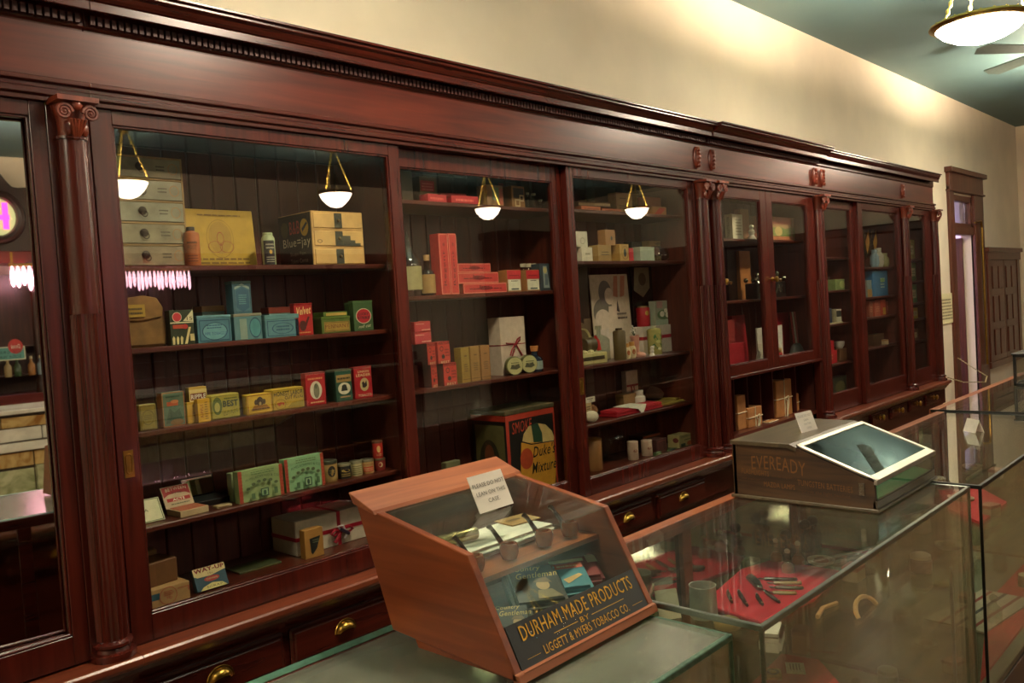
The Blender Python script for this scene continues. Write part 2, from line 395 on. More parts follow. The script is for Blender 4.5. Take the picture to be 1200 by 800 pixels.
def capital(parent, x, zt, r, col):
    c = MB()
    c.box(x-r*1.3, -.03-r*1.5, zt-.012, x+r*1.3, 0, zt)              # abacus
    c.lathe([(r*.8, zt-.1), (r*.82, zt-.05), (r*1.05, zt-.02), (r*1.1, zt-.012)], 16, (x, -.02, 0))
    for s in (-1, 1):                                                # volutes
        P = []
        for i in range(26):
            a = i/25*2.2*2*pi; q = r*.52*(1-i/25*.86)
            P.append((x+s*(r*.82+ -q*cos(a)*1), -.03-r*1.15, zt-.038+q*sin(a)*1))
        c.tube(P, [.0055-.0025*i/25 for i in range(26)], 6)
        c.ball((x+s*r*.82, -.03-r*1.15, zt-.038), .006, seg=8, rings=5)
        c.ball((x+s*r*.5, -.02-r*.95, zt-.075), .012, .01, .02, seg=8, rings=5)
    c.ball((x, -.03-r*1.15, zt-.02), .014, .01, .013, seg=10, rings=6)
    for k in range(5):                                               # acanthus leaf
        a = (k-2)*.32
        c.tube([(x+sin(a)*.004, -.02-r*.85, zt-.1), (x+sin(a)*.02, -.03-r*1.05, zt-.07), (x+sin(a)*.03, -.035-r*1.15, zt-.055)], [.006, .006, .003], 6)
    return c.build('capital', CARVED, col, smooth=True)
def column(parent, x, r=.038, zt=2.24):
    mb = MB(); mb.lathe([(r, 1.702), (r*.99, 1.9), (r*.93, zt-.1), (r*1.08, zt-.099), (r*1.08, zt-.092)], 24, (x, -.02, 0))
    mb.lathe([(r*1.03, LEDGE+.05), (r*1.02, 1.2), (r, 1.69), (r, 1.703)], 120, (x, -.02, 0), flute=(20, .09))
    col = mb.build('column', MAHOGZ, parent, smooth=True)
    capital(parent, x, zt, r, col)
    b = MB(); b.lathe([(r*1.45, LEDGE), (r*1.5, LEDGE+.008), (r*1.45, LEDGE+.018), (r*1.2, LEDGE+.021), (r*1.12, LEDGE+.03), (r*1.3, LEDGE+.036), (r*1.3, LEDGE+.043), (r*1.05, LEDGE+.05)], 24, (x, -.02, 0))
    b.build('column_base', MAHOGZ, col, smooth=True)
    MB().box(x-r*1.35, -.008, LEDGE, x+r*1.35, .035, zt).build('pilaster_back', MAHOGZ, parent, bev=.002)
def frame_door(parent, x0, x1, gx0, gx1, gz0, gz1, z0, z1, y, glass=GLASS, th=.03, pull=None, name='sliding_door', pane='glass_pane'):
    mb = MB()
    mb.box(x0, y-.008, z0, gx0, y-.008+th, z1); mb.box(gx1, y-.008, z0, x1, y-.008+th, z1)
    mb.box(gx0, y-.008, z0, gx1, y-.008+th, gz0); mb.box(gx0, y-.008, gz1, gx1, y-.008+th, z1)
    e = .006                                                       # bead round the pane
    for q in ((gx0, gz0, gx0+e, gz1), (gx1-e, gz0, gx1, gz1), (gx0, gz0, gx1, gz0+e), (gx0, gz1-e, gx1, gz1)): mb.box(q[0], y-.004, q[1], q[2], y+.012, q[3])
    d = mb.build(name, MAHOGZ, parent, bev=.0015)
    MB().box(gx0+.002, y+.002, gz0+.002, gx1-.002, y+.006, gz1-.002).build(pane, glass, d)
    if pull:
        px, pz = pull; p = MB()
        out = [(-.013, -.036), (.013, -.036), (.013, .036), (-.013, .036)]
        p.prism([(px+a, pz+b) for a, b in out], 'Y', y-.010, y-.0075)
        for k in range(24):
            a0 = 2*pi*k/24; a1 = 2*pi*(k+1)/24
            f = lambda a, q: (px+.0075*q*cos(a), y-.0108, pz+.019*(1 if sin(a) > 0 else -1)+.0075*q*sin(a))
        P = [(px+.0075*cos(2*pi*k/24), y-.011, pz+(.018 if sin(2*pi*k/24) >= 0 else -.018)+.0075*sin(2*pi*k/24)) for k in range(24)]
        p.tube(P, .0018, 6, closed=True)
        pl = p.build('finger_pull', BRASS, d, smooth=True)
    return d
def planks(parent, x0, x1, z0, z1, y, w):
    n = max(1, round((x1-x0)/w)); w = (x1-x0)/n; base = None
    me = None
    for i in range(n):
        if me is None:
            me = MB().box(-.5*w+.0012, 0, 0, .5*w-.0012, .012, z1-z0).build('plank', BACKW, parent, loc=(x0+w*(i+.5), y, z0), bev=.004)
        else:
            c = me.copy(); COL.objects.link(c); c.parent = parent; c.location = (x0+w*(i+.5), y+random.uniform(-.001, .001), z0)
def carcass(parent, x0, x1, zb=.87, zt=2.24):
    MB().box(x0, BACKY+.013, zb, x1, WY-.004, zt).build('back_panel', BACKW, parent)
    MB().box(x0, .03, zt-.02, x1, WY-.004, zt).build('top_panel', MAHOG, parent)
    MB().box(x0, .03, zb-.02, x1, WY-.004, zb).build('bottom_board', SHELFW, parent)
def upright(parent, x, z0=.87, z1=2.22): MB().box(x-.009, .05, z0, x+.009, BACKY+.012, z1).build('partition', BACKW, parent)
def shelf(parent, x0, x1, z, y0=SHY, th=.016): MB().box(x0, y0, z-th, x1, BACKY, z).build('shelf', SHELFW, parent, bev=.003)
def ledge(parent, x0, x1, out=.085):
    prof = [(.03, LEDGE), (-out+.004, LEDGE), (-out-.002, LEDGE-.006), (-out-.002, LEDGE-.02), (-out+.006, LEDGE-.03), (.03, LEDGE-.03)]
    MB().prism(prof, 'X', x0, x1).build('ledge', LEDGEW, parent, bev=.001)
    MB().prism([(-.03, .62), (-.03, .735), (-.055, .765), (-.07, LEDGE-.03), (.0, LEDGE-.03), (.0, .62)], 'X', x0, x1).build('ledge_moulding', MAHOG, parent)
def base(parent, x0, x1, drawers, cup=True, z1=.726, z0=.612):
    MB().box(x0, -.02, .0, x1, WY-.004, LEDGE-.03).build('base_cabinet', MAHOG, parent)
    for a, b in drawers:
        d = MB().box(a, -.042, z0, b, -.015, z1).build('drawer', MAHOG, parent, bev=.006)
        MB().box(a+.012, -.046, z0+.012, b-.012, -.036, z1-.014).build('drawer_panel', MAHOG, d, bev=.004)
        cx = (a+b)/2; cz = (z0+z1)/2+.005
        if cup:
            p = MB(); n = 12; vs = []; fs = []
            for i in range(7):
                t = pi/2*i/6
                for k in range(n+1):
                    u = pi*k/n; vs.append((cx+.036*cos(u)*(cos(t)*.25+.75 if i < 6 else .7), -.046-.024*sin(t)*(.35+.65*sin(u)), cz-.012+.034*sin(u)*cos(t*.75)))
            for i in range(6):
                for k in range(n): fs.append((i*(n+1)+k, i*(n+1)+k+1, (i+1)*(n+1)+k+1, (i+1)*(n+1)+k))
            p.add(vs, fs)
            p.tube([(cx+.039*cos(pi*k/12), -.047, cz-.012+.037*sin(pi*k/12)) for k in range(13)], .003, 6)
            p.build('cup_pull', BRASS, d, smooth=True)
        else:
            p = MB(); p.lathe([(.02, 0), (.02, .004), (.008, .006), (.008, .014), (.018, .02), (.021, .027), (.016, .033), (.004, .036)], 12)
            p.xf(Matrix.Translation((cx, -.045, cz)) @ Matrix.Rotation(pi/2, 4, 'X')); p.build('knob', BRASS, d, smooth=True)
SZ = lambda pts, Y=SHY: sum(atY(x, y, Y).z for x, y in pts)/len(pts)
# ---- mirror bay
cm = thing('mirrored_wall_cabinet', 'mahogany wall cabinet bay with a tall mirror at the left edge', 'cabinet', (0, 0, 0))
carcass(cm, -1.4, .88); cornice(cm, -1.4, .905, .0, True); ledge(cm, -1.4, .9); base(cm, -1.4, .9, [(-.85, -.25), (-.15, .35), (.42, .87)])
mdoor = frame_door(cm, -.55, .8, -.42, .762, GB+.005, GT, LEDGE+.005, 2.235, 0, MIRROR, name='mirror_door', pane='mirror_glass')
for c_ in mdoor.children:      # the looking glass is set slightly askew in its frame
    if c_.name.startswith('mirror_glass'): bpy.data.objects.remove(c_)
MPHI = radians(3.6); MPIV = Vector((.775, .022, 0))
MB().box(-1.25, 0, GB-.01, 0, .004, GT+.015).build('mirror_glass', MIRROR, mdoor, loc=MPIV, rot=(0, 0, -MPHI))
MB().box(-1.4, -.008, LEDGE, -.55, .03, 2.24).build('panel', MAHOGZ, cm)
# ---- long display cabinet: three sliding doors
ca = thing('long_wall_cabinet', 'long mahogany display cabinet with three sliding glass doors and carved columns', 'cabinet', (0, 0, 0))
AX0, AX1 = .905, 3.985
carcass(ca, AX0, AX1); cornice(ca, AX0, AX1, .0, True); ledge(ca, .9, AX1)
dr = [(.912, 1.335), (1.355, 1.745), (1.86, 2.27), (2.375, 2.79), (2.90, 3.30), (3.345, 3.78)]
base(ca, .9, AX1, dr)
frame_door(ca, .905, 1.935, .962, 1.887, GB, GT, LEDGE+.005, 2.235, 0, pull=(.934, 1.302))
frame_door(ca, 1.90, 2.86, 1.955, 2.79, GB+.005, 2.17, LEDGE+.005, 2.235, .034, pull=(1.93, 1.292))
frame_door(ca, 2.845, 3.87, 2.888, 3.81, GB, GT, LEDGE+.005, 2.235, 0, pull=(2.865, 1.295))
MB().box(AX0, -.004, LEDGE, AX1, .06, LEDGE+.012).build('bottom_track', MAHOG, ca)
upright(ca, .915); upright(ca, 1.92); upright(ca, 2.925); upright(ca, 3.9)
planks(ca, .925, 1.91, .87, 2.22, BACKY, .083); planks(ca, 1.93, 2.915, .87, 2.22, BACKY, .083); planks(ca, 2.935, 3.89, .87, 2.22, BACKY, .083)
column(ca, .852); column(ca, 3.922)
FLOORZ = .87
S1 = [SZ([(141, 311), (426, 309.6)]), SZ([(150, 408), (280, 398.7), (438, 387.6)]), SZ([(161, 507.7), (290, 488), (450, 463)]), SZ([(167, 616), (300, 590), (459, 552.5)])]
S2 = [SZ([(471, 235), (643, 242)]), SZ([(479, 346.7), (646.7, 340)]), SZ([(487, 458), (656.7, 433)])]
S3 = [SZ([(680, 245.5), (780, 250.8)]), SZ([(673.5, 306), (787.5, 304.8)]), SZ([(680.6, 429.7), (795, 412.8)]), SZ([(686, 498), (810, 471)])]
for z in S1: shelf(ca, .925, 1.91, z)
for z in S2: shelf(ca, 1.93, 2.915, z, y0=SHY+.01)
for z in S3: shelf(ca, 2.935, 3.89, z)
def rosette(parent, x, z=2.36):
    mb = MB(); mb.ball((x, -.014, z), .026, .016, .058, seg=12, rings=8)
    for k in range(5): mb.ball((x, -.028, z-.04+.02*k), .016-.003*abs(k-2), .01, .012, seg=8, rings=5)
    mb.build('carved_rosette', CARVED, parent, smooth=True)
rosette(ca, AX1-.075)
# ---- central cabinet with hinged doors and open niche
cb = thing('central_wall_cabinet', 'mahogany cabinet with two hinged glass doors above an open niche', 'cabinet', (0, 0, 0))
BX0, BX1 = 3.985, 5.40
NZ = 1.20
carcass(cb, BX0, BX1); cornice(cb, BX0, BX1, .025, True); ledge(cb, BX0, BX1, .10); base(cb, BX0, BX1, [(4.1, 4.68), (4.72, 5.3)])
BGT, BGB = 2.175, 1.262
frame_door(cb, 4.095, 4.665, 4.135, 4.595, BGB, BGT, NZ, 2.235, 0, name='hinged_door')
frame_door(cb, 4.667, 5.31, 4.74, 5.218, BGB, BGT, NZ, 2.235, 0, name='hinged_door')
MB().box(4.09, -.02, NZ-.012, 5.32, .05, NZ+.004).build('door_rail', MAHOG, cb, bev=.002)
MB().box(4.09, .02, NZ-.016, 5.32, BACKY, NZ).build('niche_top', SHELFW, cb)
for x, z in ((4.11, 1.716), (4.70, 1.72)):
    p = MB(); p.lathe([(.014, 0), (.014, .006), (.006, .01), (.006, .02), (.017, .028), (.017, .036), (.006, .04)], 12)
    p.xf(Matrix.Translation((x, -.006, z)) @ Matrix.Rotation(pi/2, 4, 'X'))
    p.tube([(x, -.04, z), (x+.045, -.042, z-.004), (x+.06, -.03, z-.012)], .005, 6); p.build('door_latch', BRASS, cb, smooth=True)
upright(cb, 4.05); upright(cb, 5.34)
planks(cb, 4.06, 5.33, .87, 2.22, BACKY, .09)
for k in range(1, 8): MB().box(4.06+k*.159-.004, .1, .87, 4.06+k*.159+.004, BACKY, NZ-.016).build('niche_divider', BACKW, cb)
column(cb, 4.052); column(cb, 5.36)
SB = [SZ([(844.5, 279), (946, 282)]), SZ([(849, 353), (942.5, 346)])]
for z in SB: shelf(cb, 4.06, 5.33, z)
rosette(cb, BX0+.075); rosette(cb, BX1-.06)
# ---- end cabinet
cc = thing('end_wall_cabinet', 'mahogany end cabinet with three tall glass doors and small base drawers', 'cabinet', (0, 0, 0))
CX0, CX1 = 5.40, 7.70
carcass(cc, CX0, CX1); cornice(cc, CX0, CX1, -.02, False); ledge(cc, CX0, CX1+.04, .085)
MB().box(CX1-.02, 0, 0, CX1, WY-.004, 2.43).build('end_panel', MAHOGZ, cc)
dx = [Xof(p, -.04, .68) for p in (983, 1017, 1021, 1040, 1044, 1062, 1066, 1082, 1085, 1102)]
base(cc, CX0, CX1, [(dx[2], dx[3]), (dx[4], dx[5]), (dx[6], dx[7]), (dx[8], min(dx[9], 7.66))], cup=False, z1=.748, z0=.655)
frame_door(cc, 5.42, 6.09, 5.465, 6.0, .94, 2.18, LEDGE+.005, 2.235, .03)
frame_door(cc, 6.05, 6.92, 6.13, 6.86, .94, 2.185, LEDGE+.005, 2.235, 0)
frame_door(cc, 6.98, 7.6, 7.08, 7.48, .95, 2.19, LEDGE+.005, 2.235, 0, name='hinged_door')
upright(cc, 5.42); upright(cc, 6.96); upright(cc, 6.07); planks(cc, 5.43, 6.95, .87, 2.22, BACKY, .095); planks(cc, 6.97, 7.67, .87, 2.22, BACKY, .1)
column(cc, 6.95, r=.036); column(cc, 7.66, r=.036)
SC1 = [SZ([(963, 301)]), SZ([(965, 341)]), SZ([(969, 380), (1002, 377)]), SZ([(970, 428), (1007, 420)])]
SC2 = [SZ([(1016, 313)]), SZ([(1019, 348)]), SZ([(1020, 372)]), SZ([(1022, 407), (1052, 402)])]
for z in SC1: shelf(cc, 5.43, 6.06, z)
for z in SC2: shelf(cc, 6.08, 6.95, z)
SC3 = [SZ([(1065, 303)]), SZ([(1067, 329)]), SZ([(1070, 355)]), SZ([(1071, 374)]), SZ([(1073, 400)])]
for z in SC3: shelf(cc, 6.97, 7.67, z)
rosette(cc, CX0+.06); rosette(cc, 6.95)
# ================================================================== lamps
BOWL = emit('lit_frosted_bowl', LAMP_COL, LAMP_GLOW); BOWL_FAR = emit('lit_small_bowl', LAMP_COL, 16.0)
RIMM = M('#a98f4c', .28, 1.0); CHAINM = M('#e0c468', .35, .5)
def bowl_lamp(x, y, z, label, group, rs=1.0, dp=1.0):
    t = thing('pendant_lamp', label, 'lamp', (x, y, z-.1), 0, group)
    b = MB(); b.lathe([(.002, 0), (.07, .006), (.13, .025), (.185, .055), (.215, .085), (.218, .09), (.205, .09), (.17, .062), (.12, .036), (.06, .018), (.002, .012)], 36, cap=False)
    b.xf(Matrix.Translation((0, 0, .09)) @ Matrix.Diagonal((rs, rs, dp, 1)) @ Matrix.Translation((0, 0, -.09)))
    b.build('glass_bowl', BOWL if rs == 1 else BOWL_FAR, t, smooth=True)
    r = MB(); r.lathe([(.205, .084), (.232, .088), (.248, .1), (.245, .11), (.225, .114), (.207, .108), (.205, .084)], 40, cap=False)
    for k in range(24): a = 2*pi*k/24; r.ball((.234*cos(a), .234*sin(a), .112), .007, seg=6, rings=4)
    r.xf(Matrix.Diagonal((rs, rs, 1, 1))); r.build('brass_rim', RIMM, t, smooth=True)
    zt = CZ-z+.1
    for k in range(3):
        a = 2*pi*k/3+.5; c = MB(); n = 9
        c.tube([(.225*rs*cos(a), .225*rs*sin(a), .11), (.03*cos(a), .03*sin(a), zt-.09)], .005, 6)
        for i in range(n):
            q = .1+.8*i/(n-1); c.ball((.225*rs*cos(a)*(1-q)+.03*cos(a)*q, .225*rs*sin(a)*(1-q)+.03*sin(a)*q, .11+(zt-.2)*q), .011, .011, .018, seg=6, rings=5)
        c.build('chain', CHAINM, t, smooth=True)
    MB().lathe([(.03, zt-.1), (.045, zt-.08), (.03, zt-.06), (.06, zt-.03), (.07, zt)], 20).build('ceiling_canopy', BRASS, t, smooth=True)
    L = bpy.data.lights.new('lamp_bulb', 'POINT'); L.energy = LAMP_UP if rs == 1 else LAMP_UP*.45; L.color = LAMP_COL; L.shadow_soft_size = .04
    lo = bpy.data.objects.new('lamp_bulb', L); COL.objects.link(lo); lo.parent = t; lo.location = (0, 0, .065)
near_lab = ['lit glass bowl pendant lamp hanging over the far left of the counters', 'lit glass bowl pendant lamp hanging above the wooden countertop case', 'large lit glass bowl pendant lamp with brass rim at the top right', 'lit glass bowl pendant lamp hanging near the doorway']
for (x, y), lb in zip(LAMPS_NEAR, near_lab): bowl_lamp(x, y, LAMP_Z, lb, 'pendant lamps over the glass counters')
far_lab = ['pendant lamp over the marble fountain, nearest the left end', 'bowl lamp reflected at the left edge of the first glass door', 'bowl lamp reflected above the three-drawer black chest', 'bowl lamp reflected in the middle sliding glass door', 'bowl lamp reflected in the third sliding glass door']
for (x, y), lb in zip(LAMPS_FAR, far_lab): bowl_lamp(x, y, LAMP_Z, lb, 'pendant lamps reflected from across the room', .8, 1.7)
# ================================================================== goods on the shelves
def fit(px, zb, Y):
    """front face of an upright thing: (left px, top px, right px) on plane Y, standing at height zb"""
    xl, yt, xr = px[:3]
    H = atY((xl+xr)/2, yt, Y).z-zb
    H = max(H, .006)
    a = Xof(xl, Y, zb+H/2); b = Xof(xr, Y, zb+H/2)
    return a, b, H
def carton(name, label, cat, px, zb, Y, D, m, dec=(), side=(), lid=None, rz=0, bev=.0012, group=None, top=None, lean=0, body='body'):
    a, b, H = fit(px, zb, Y); W = b-a
    t = thing(name, label, cat, ((a+b)/2, Y+D/2, zb), rz, group)
    if lean: t.rotation_euler = (-lean, 0, rz)
    mm = M(m) if isinstance(m, str) else m
    hb = H
    if lid: hb = H-lid[1]
    MB().box(-W/2, -D/2, 0, W/2, D/2, hb).build(body, mm, t, bev=min(bev, W*.1, D*.1))
    if lid:
        lm = M(lid[0], .35, lid[2] if len(lid) > 2 else 0) if isinstance(lid[0], str) else lid[0]
        e = lid[3] if len(lid) > 3 else .0012
        MB().box(-W/2-e, -D/2-e, hb, W/2+e, D/2+e, H).build('lid', lm, t, bev=.0015)
    elif top:
        MB().box(-W/2+.002, -D/2+.002, H-.0005, W/2-.002, D/2-.002, H+.001).build('top_flap', M(top), t)
    if dec: decals(t, (-W/2, -D/2, 0), (W, 0, 0), (0, 0, hb), dec)
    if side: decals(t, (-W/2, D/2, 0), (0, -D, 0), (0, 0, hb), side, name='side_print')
    t['h'] = H
    return t, zb+H
def can(name, label, cat, px, zb, Y, m, dec=(), lid=None, prof=None, group=None, seg=22):
    a, b, H = fit(px, zb, Y); r = (b-a)/2*.93
    t = thing(name, label, cat, ((a+b)/2, Y+r, zb), 0, group)
    mm = M(m) if isinstance(m, str) else m
    if prof: p = [(q[0]*r, q[1]*H) for q in prof]
    else:
        hb = H*(1-(lid[1] if lid else 0)); p = [(r*.97, 0), (r, .002), (r, hb-.002), (r*.97, hb)]
    MB().lathe(p, seg).build('body', mm, t, smooth=True)
    if lid:
        lm = M(lid[0], .35, lid[2] if len(lid) > 2 else 0) if isinstance(lid[0], str) else lid[0]
        lr = r*(lid[3] if len(lid) > 3 else 1.02); hb = H*(1-lid[1])
        MB().lathe([(lr, hb), (lr, H-.002), (lr*.94, H)], seg).build('lid', lm, t, smooth=True)
    if dec:   # wrapped print: strips bent round the front
        sh = MB(); tx = MB(); rr = r+.0006
        ang0 = -pi/2-.45   # face the room and a little to the left
        def Wp(u, v, e): a_ = ang0+(u-.5)*2.2; return ((rr+e)*cos(a_), (rr+e)*sin(a_), v*H)
        e = 0
        for sp in dec:
            mt = sp[1] if not isinstance(sp[1], str) else M(sp[1]); e += .0003
            if sp[0] == 'r':
                u0, v0, u1, v1 = sp[2:6]; n = 10; vs = [Wp(u0+(u1-u0)*i/n, v, e) for v in (v0, v1) for i in range(n+1)]
                sh.add(vs, [(i, i+1, n+2+i, n+1+i) for i in range(n)], mt)
            elif sp[0] == 'e':
                cu, cv, ru, rv = sp[2:6]; n = 20; sh.add([Wp(cu+ru*cos(2*pi*i/n), cv+rv*sin(2*pi*i/n), e) for i in range(n)], [tuple(range(n))], mt)
            elif sp[0] == 't':
                s, u0, v0, u1, v1 = sp[2:7]; tv, tf = textverts(s); tx.add([Wp(u0+(u1-u0)*x, v0+(v1-v0)*y, e) for x, y in tv], tf, mt)
            elif sp[0] == 'l':
                u0, v0, u1, v1, k = sp[2:7]
                for i in range(k):
                    x = u0
                    while x < u1: sh.add([Wp(x, v0+(v1-v0)*(i+.2)/k, e), Wp(x+.05, v0+(v1-v0)*(i+.2)/k, e), Wp(x+.05, v0+(v1-v0)*(i+.6)/k, e), Wp(x, v0+(v1-v0)*(i+.6)/k, e)], [(0, 1, 2, 3)], mt); x += .07
        if sh.v: sh.build('printed_label', None, t)
        if tx.v: tx.build('lettering', None, t)
    return t, zb+H
def bottle(name, label, px, zb, Y, glass, prof, cat='bottle', stopper=None, lab=None, dec=(), group=None):
    a, b, H = fit(px, zb, Y); r = (b-a)/2
    t = thing(name, label, cat, ((a+b)/2, Y+r, zb), 0, group)
    MB().lathe([(q[0]*r, q[1]*H) for q in prof], 20).build('glass_body', glass, t, smooth=True)
    if stopper:
        sm, z0, z1, rr = stopper; MB().lathe([(rr*r, z0*H), (rr*r*1.1, z1*H)], 12).build('stopper', M(sm) if isinstance(sm, str) else sm, t, smooth=True)
    if lab:
        lm, z0, z1 = lab; rr = max(q[0] for q in prof)*r+.0008; n = 14; A = MB()
        vs = [(rr*cos(-pi/2-.45+(i/n-.5)*2.4), rr*sin(-pi/2-.45+(i/n-.5)*2.4), z*H) for z in (z0, z1) for i in range(n+1)]
        A.add(vs, [(i, i+1, n+2+i, n+1+i) for i in range(n)]); A.build('paper_label', M(lm), t, smooth=True)
    return t, zb+H
YF = .095
K = '#1c1a18'; W_ = '#e9e3d2'; GO = '#c99b3a'
# ---------------- first bay, top shelf
z = S1[0]
a, b, H = fit((120, 184, 217), z, .13)
t = thing('drawer_chest', 'faded grey five-drawer counter chest with ring pulls on the top shelf', 'chest', ((a+b)/2, .13+.095, z))
W = b-a
MB().box(-W/2, -.09, 0, W/2, .095, H).build('case', M('#8d7650', .6), t, bev=.002)
rail = MB()
for i in range(6): rail.box(-W/2, -.096, H*i/5-(.0015 if i else 0), W/2, -.088, H*i/5+.003)
rail.box(-W/2, -.096, 0, -W/2+.005, -.088, H); rail.box(W/2-.005, -.096, 0, W/2, -.088, H)
rail.build('front_frame', M('#9a7b4c', .6), t)
for i in range(5):
    z0 = H*i/5+.005; z1 = H*(i+1)/5-.004
    d = MB().box(-W/2+.007, -.099, z0, W/2-.007, -.09, z1).build('drawer', M(['#8f8064', '#8c8468', '#929079', '#92907a', '#85826a'][i], .6, 0, .35, 18), t, bev=.001)
    zc = (z0+z1)/2+.003
    p = MB().lathe([(.011, 0), (.012, .003), (.008, .006)], 14); p.xf(Matrix.Translation((-.01, -.099, zc)) @ Matrix.Rotation(pi/2, 4, 'X'))
    p.tube([(-.006+.0085*cos(2*pi*k/16), -.105, zc-.009+.0085*sin(2*pi*k/16)) for k in range(16)], .0012, 6, closed=True)
    p.build('ring_pull', M('#3a3128', .5, .6), d, smooth=True)
    decals(d, (-W/2, -.099, z0), (W, 0, 0), (0, 0, z1-z0), [('l', '#4c4436', .66, .35, .78, .7, 2), ('o', '#a5733c', .87, .5, .06, .3, .12)])
t, _ = carton('advertising_board', 'yellow card board with a faint red line drawing leaning on the top shelf', 'board', (216, 245, 300), z, .21, .018, '#b8962a', bev=.008, lean=.08,
    dec=[('o', '#8c6a1e', .5, .5, .19, .33, .03), ('e', '#a8862a', .5, .52, .16, .28), ('o', '#96431f', .5, .5, .05, .12, .15), ('o', '#96431f', .42, .36, .1, .1, .08), ('o', '#96431f', .58, .36, .1, .1, .08), ('l', '#7a5c1c', .1, .06, .9, .19, 2), ('l', '#7a5c1c', .2, .88, .85, .93, 1)])
can('powder_tin', 'orange-brown round powder tin with a black cap before the yellow board', 'tin', (219.5, 265, 238.5), z, .10, '#a55a2b', lid=('#1e1b19', .1, 0, .5),
    prof=[(.98, 0), (1, .02), (1, .8), (.92, .85), (.55, .87), (.5, .9)], dec=[('l', '#2a1a12', .25, .55, .8, .66, 1), ('t', '#2a1a12', 'FOOT', .3, .42, .75, .52), ('l', '#5a2c18', .25, .1, .8, .3, 3)])
can('talcum_tin', 'small pale green tin with a dark label beside the black chest', 'tin', (311.5, 272, 326), z, .12, '#9aa37a', lid=('#9aa37a', .07, 0, .75),
    prof=[(.98, 0), (1, .02), (1, .83), (.8, .9), (.7, .93)], dec=[('r', '#1f2128', .12, .04, .9, .76), ('e', '#c79a3c', .6, .42, .1, .06), ('l', '#b9b49c', .3, .5, .85, .7, 2), ('l', '#b9b49c', .3, .1, .85, .3, 3)])
a, b, H = fit((366, 248, 426), z, .115); W = b-a; D = .2
t = thing('remedy_chest', 'black-sided three-drawer wooden remedy chest with painted lettering', 'chest', ((a+b)/2, .115+D/2, z))
MB().box(-W/2, -D/2, 0, W/2, D/2, H).build('case', M('#c09a5c', .5, 0, .2, 20), t, bev=.0015)
MB().box(-W/2-.0012, -D/2+.004, .003, -W/2+.001, D/2-.002, H-.003).build('painted_side', M('#17201e', .45), t)
for i in range(3):
    z0 = H*(i+.08)/3; z1 = H*(i+.9)/3; x0 = -W/2+.007; x1 = W/2-.007
    d = MB().box(x0, -D/2-.003, z0, x1, -D/2+.004, z1).build('drawer', M('#cda868', .5, 0, .15, 20), t, bev=.0015)
    decals(d, (x0, -D/2-.003, z0), (x1-x0, 0, 0), (0, 0, z1-z0), [('r', '#3a3c30', .42, 0, .58, 1)] + ([('p', '#3a3c30', [(.58, 0), (.95, 0), (.95, .2), (.84, .2), (.84, .4), (.74, .4), (.74, .7), (.58, .7)]), ('o', '#5a4a2c', .1, .3, .05, .12, .3)] if i == 1 else []), off=.0004)
    p = MB().ball(((x0+x1)/2, -D/2-.007, (z0+z1)/2), .006, .005, .006, seg=10, rings=6); p.build('knob', M('#6b5c3a', .4, .5), d, smooth=True)
decals(t, (-W/2-.0012, D/2, 0), (0, -D, 0), (0, 0, H), [('e', '#4d4a2a', .2, .72, .11, .15), ('e', '#c8a23a', .8, .72, .12, .16), ('p', '#2a3a4a', [(.74, .64), (.9, .78), (.87, .82), (.72, .7)]), ('t', '#b8423a', 'B&B', .36, .62, .66, .86), ('t', '#d8cfae', 'Blue=jay', .14, .34, .96, .55), ('t', '#8f917c', 'Stops Pain', .34, .2, .8, .29), ('t', '#8f917c', 'Takes Corns', .34, .08, .86, .16)], name='painted_side_print')
# ---------------- first bay, second shelf
z = S1[1]
a, b, H = fit((140, 347, 197), z, .12); W = b-a
t = thing('paper_bag', 'crumpled brown paper bag with folded flap and small label', 'bag', ((a+b)/2, .17, z))
mb = MB(); prof = [(-.5, 0), (-.5, .55), (-.44, .82), (-.3, .97), (0, 1), (.26, .95), (.40, .75), (.47, .4), (.5, 0)]
mb.prism([(u*W, v*H) for u, v in prof], 'Y', -.05, .05); mb.build('bag_body', M('#7d5a2c', .8, 0, .35, 25), t, bev=.008, seg=2, smooth=True)
MB().prism([(u*W, v*H) for u, v in [(-.5, .55), (-.44, .83), (-.3, .985), (0, 1.015), (.27, .96), (.40, .76), (.36, .58), (-.1, .52)]], 'Y', -.056, -.048).build('folded_flap', M('#8a6433', .8, 0, .3, 25), t, bev=.002)
lb = MB().box(-.4*W, -.061, .6*H, .0, -.056, .84*H).build('paper_label', M('#a8862e', .7), t)
decals(lb, (-.4*W, -.061, .6*H), (.4*W, 0, 0), (0, 0, .24*H), [('l', '#4a3a1a', .1, .15, .9, .85, 2)], off=.0005)
carton('cigarillo_pack', 'dark green pack with red disc and pale cigarillo tips', 'package', (199.5, 363, 227), z, .10, .03, '#2d3a22', dec=[('p', '#d9d2a6', [(.55, .68), (1, 1), (1, .66)]), ('t', K, '15', .72, .7, .95, .8), ('r', '#d9d2a6', 0, .62, 1, .655), ('e', '#c4333a', .3, .8, .2, .14), ('o', '#e3cfae', .3, .8, .2, .14, .1), ('r', '#b84a2a', .1, .47, .6, .58), ('e', '#b8342c', .62, .52, .12, .07),
    ('p', '#d9c88a', [(.05, .02), (.14, .02), (.16, .2), (.1, .26), (.05, .2)]), ('p', '#d9c88a', [(.22, .02), (.3, .02), (.33, .2), (.27, .26), (.22, .2)]), ('p', '#d9c88a', [(.38, .02), (.46, .02), (.5, .2), (.43, .26), (.38, .2)]), ('p', '#d9c88a', [(.55, .02), (.66, .02), (.86, .5), (.76, .5)]), ('r', '#d9c88a', .8, .1, .98, .3)])
BL = '#4f7f8c'; BLD = '#2a4c63'
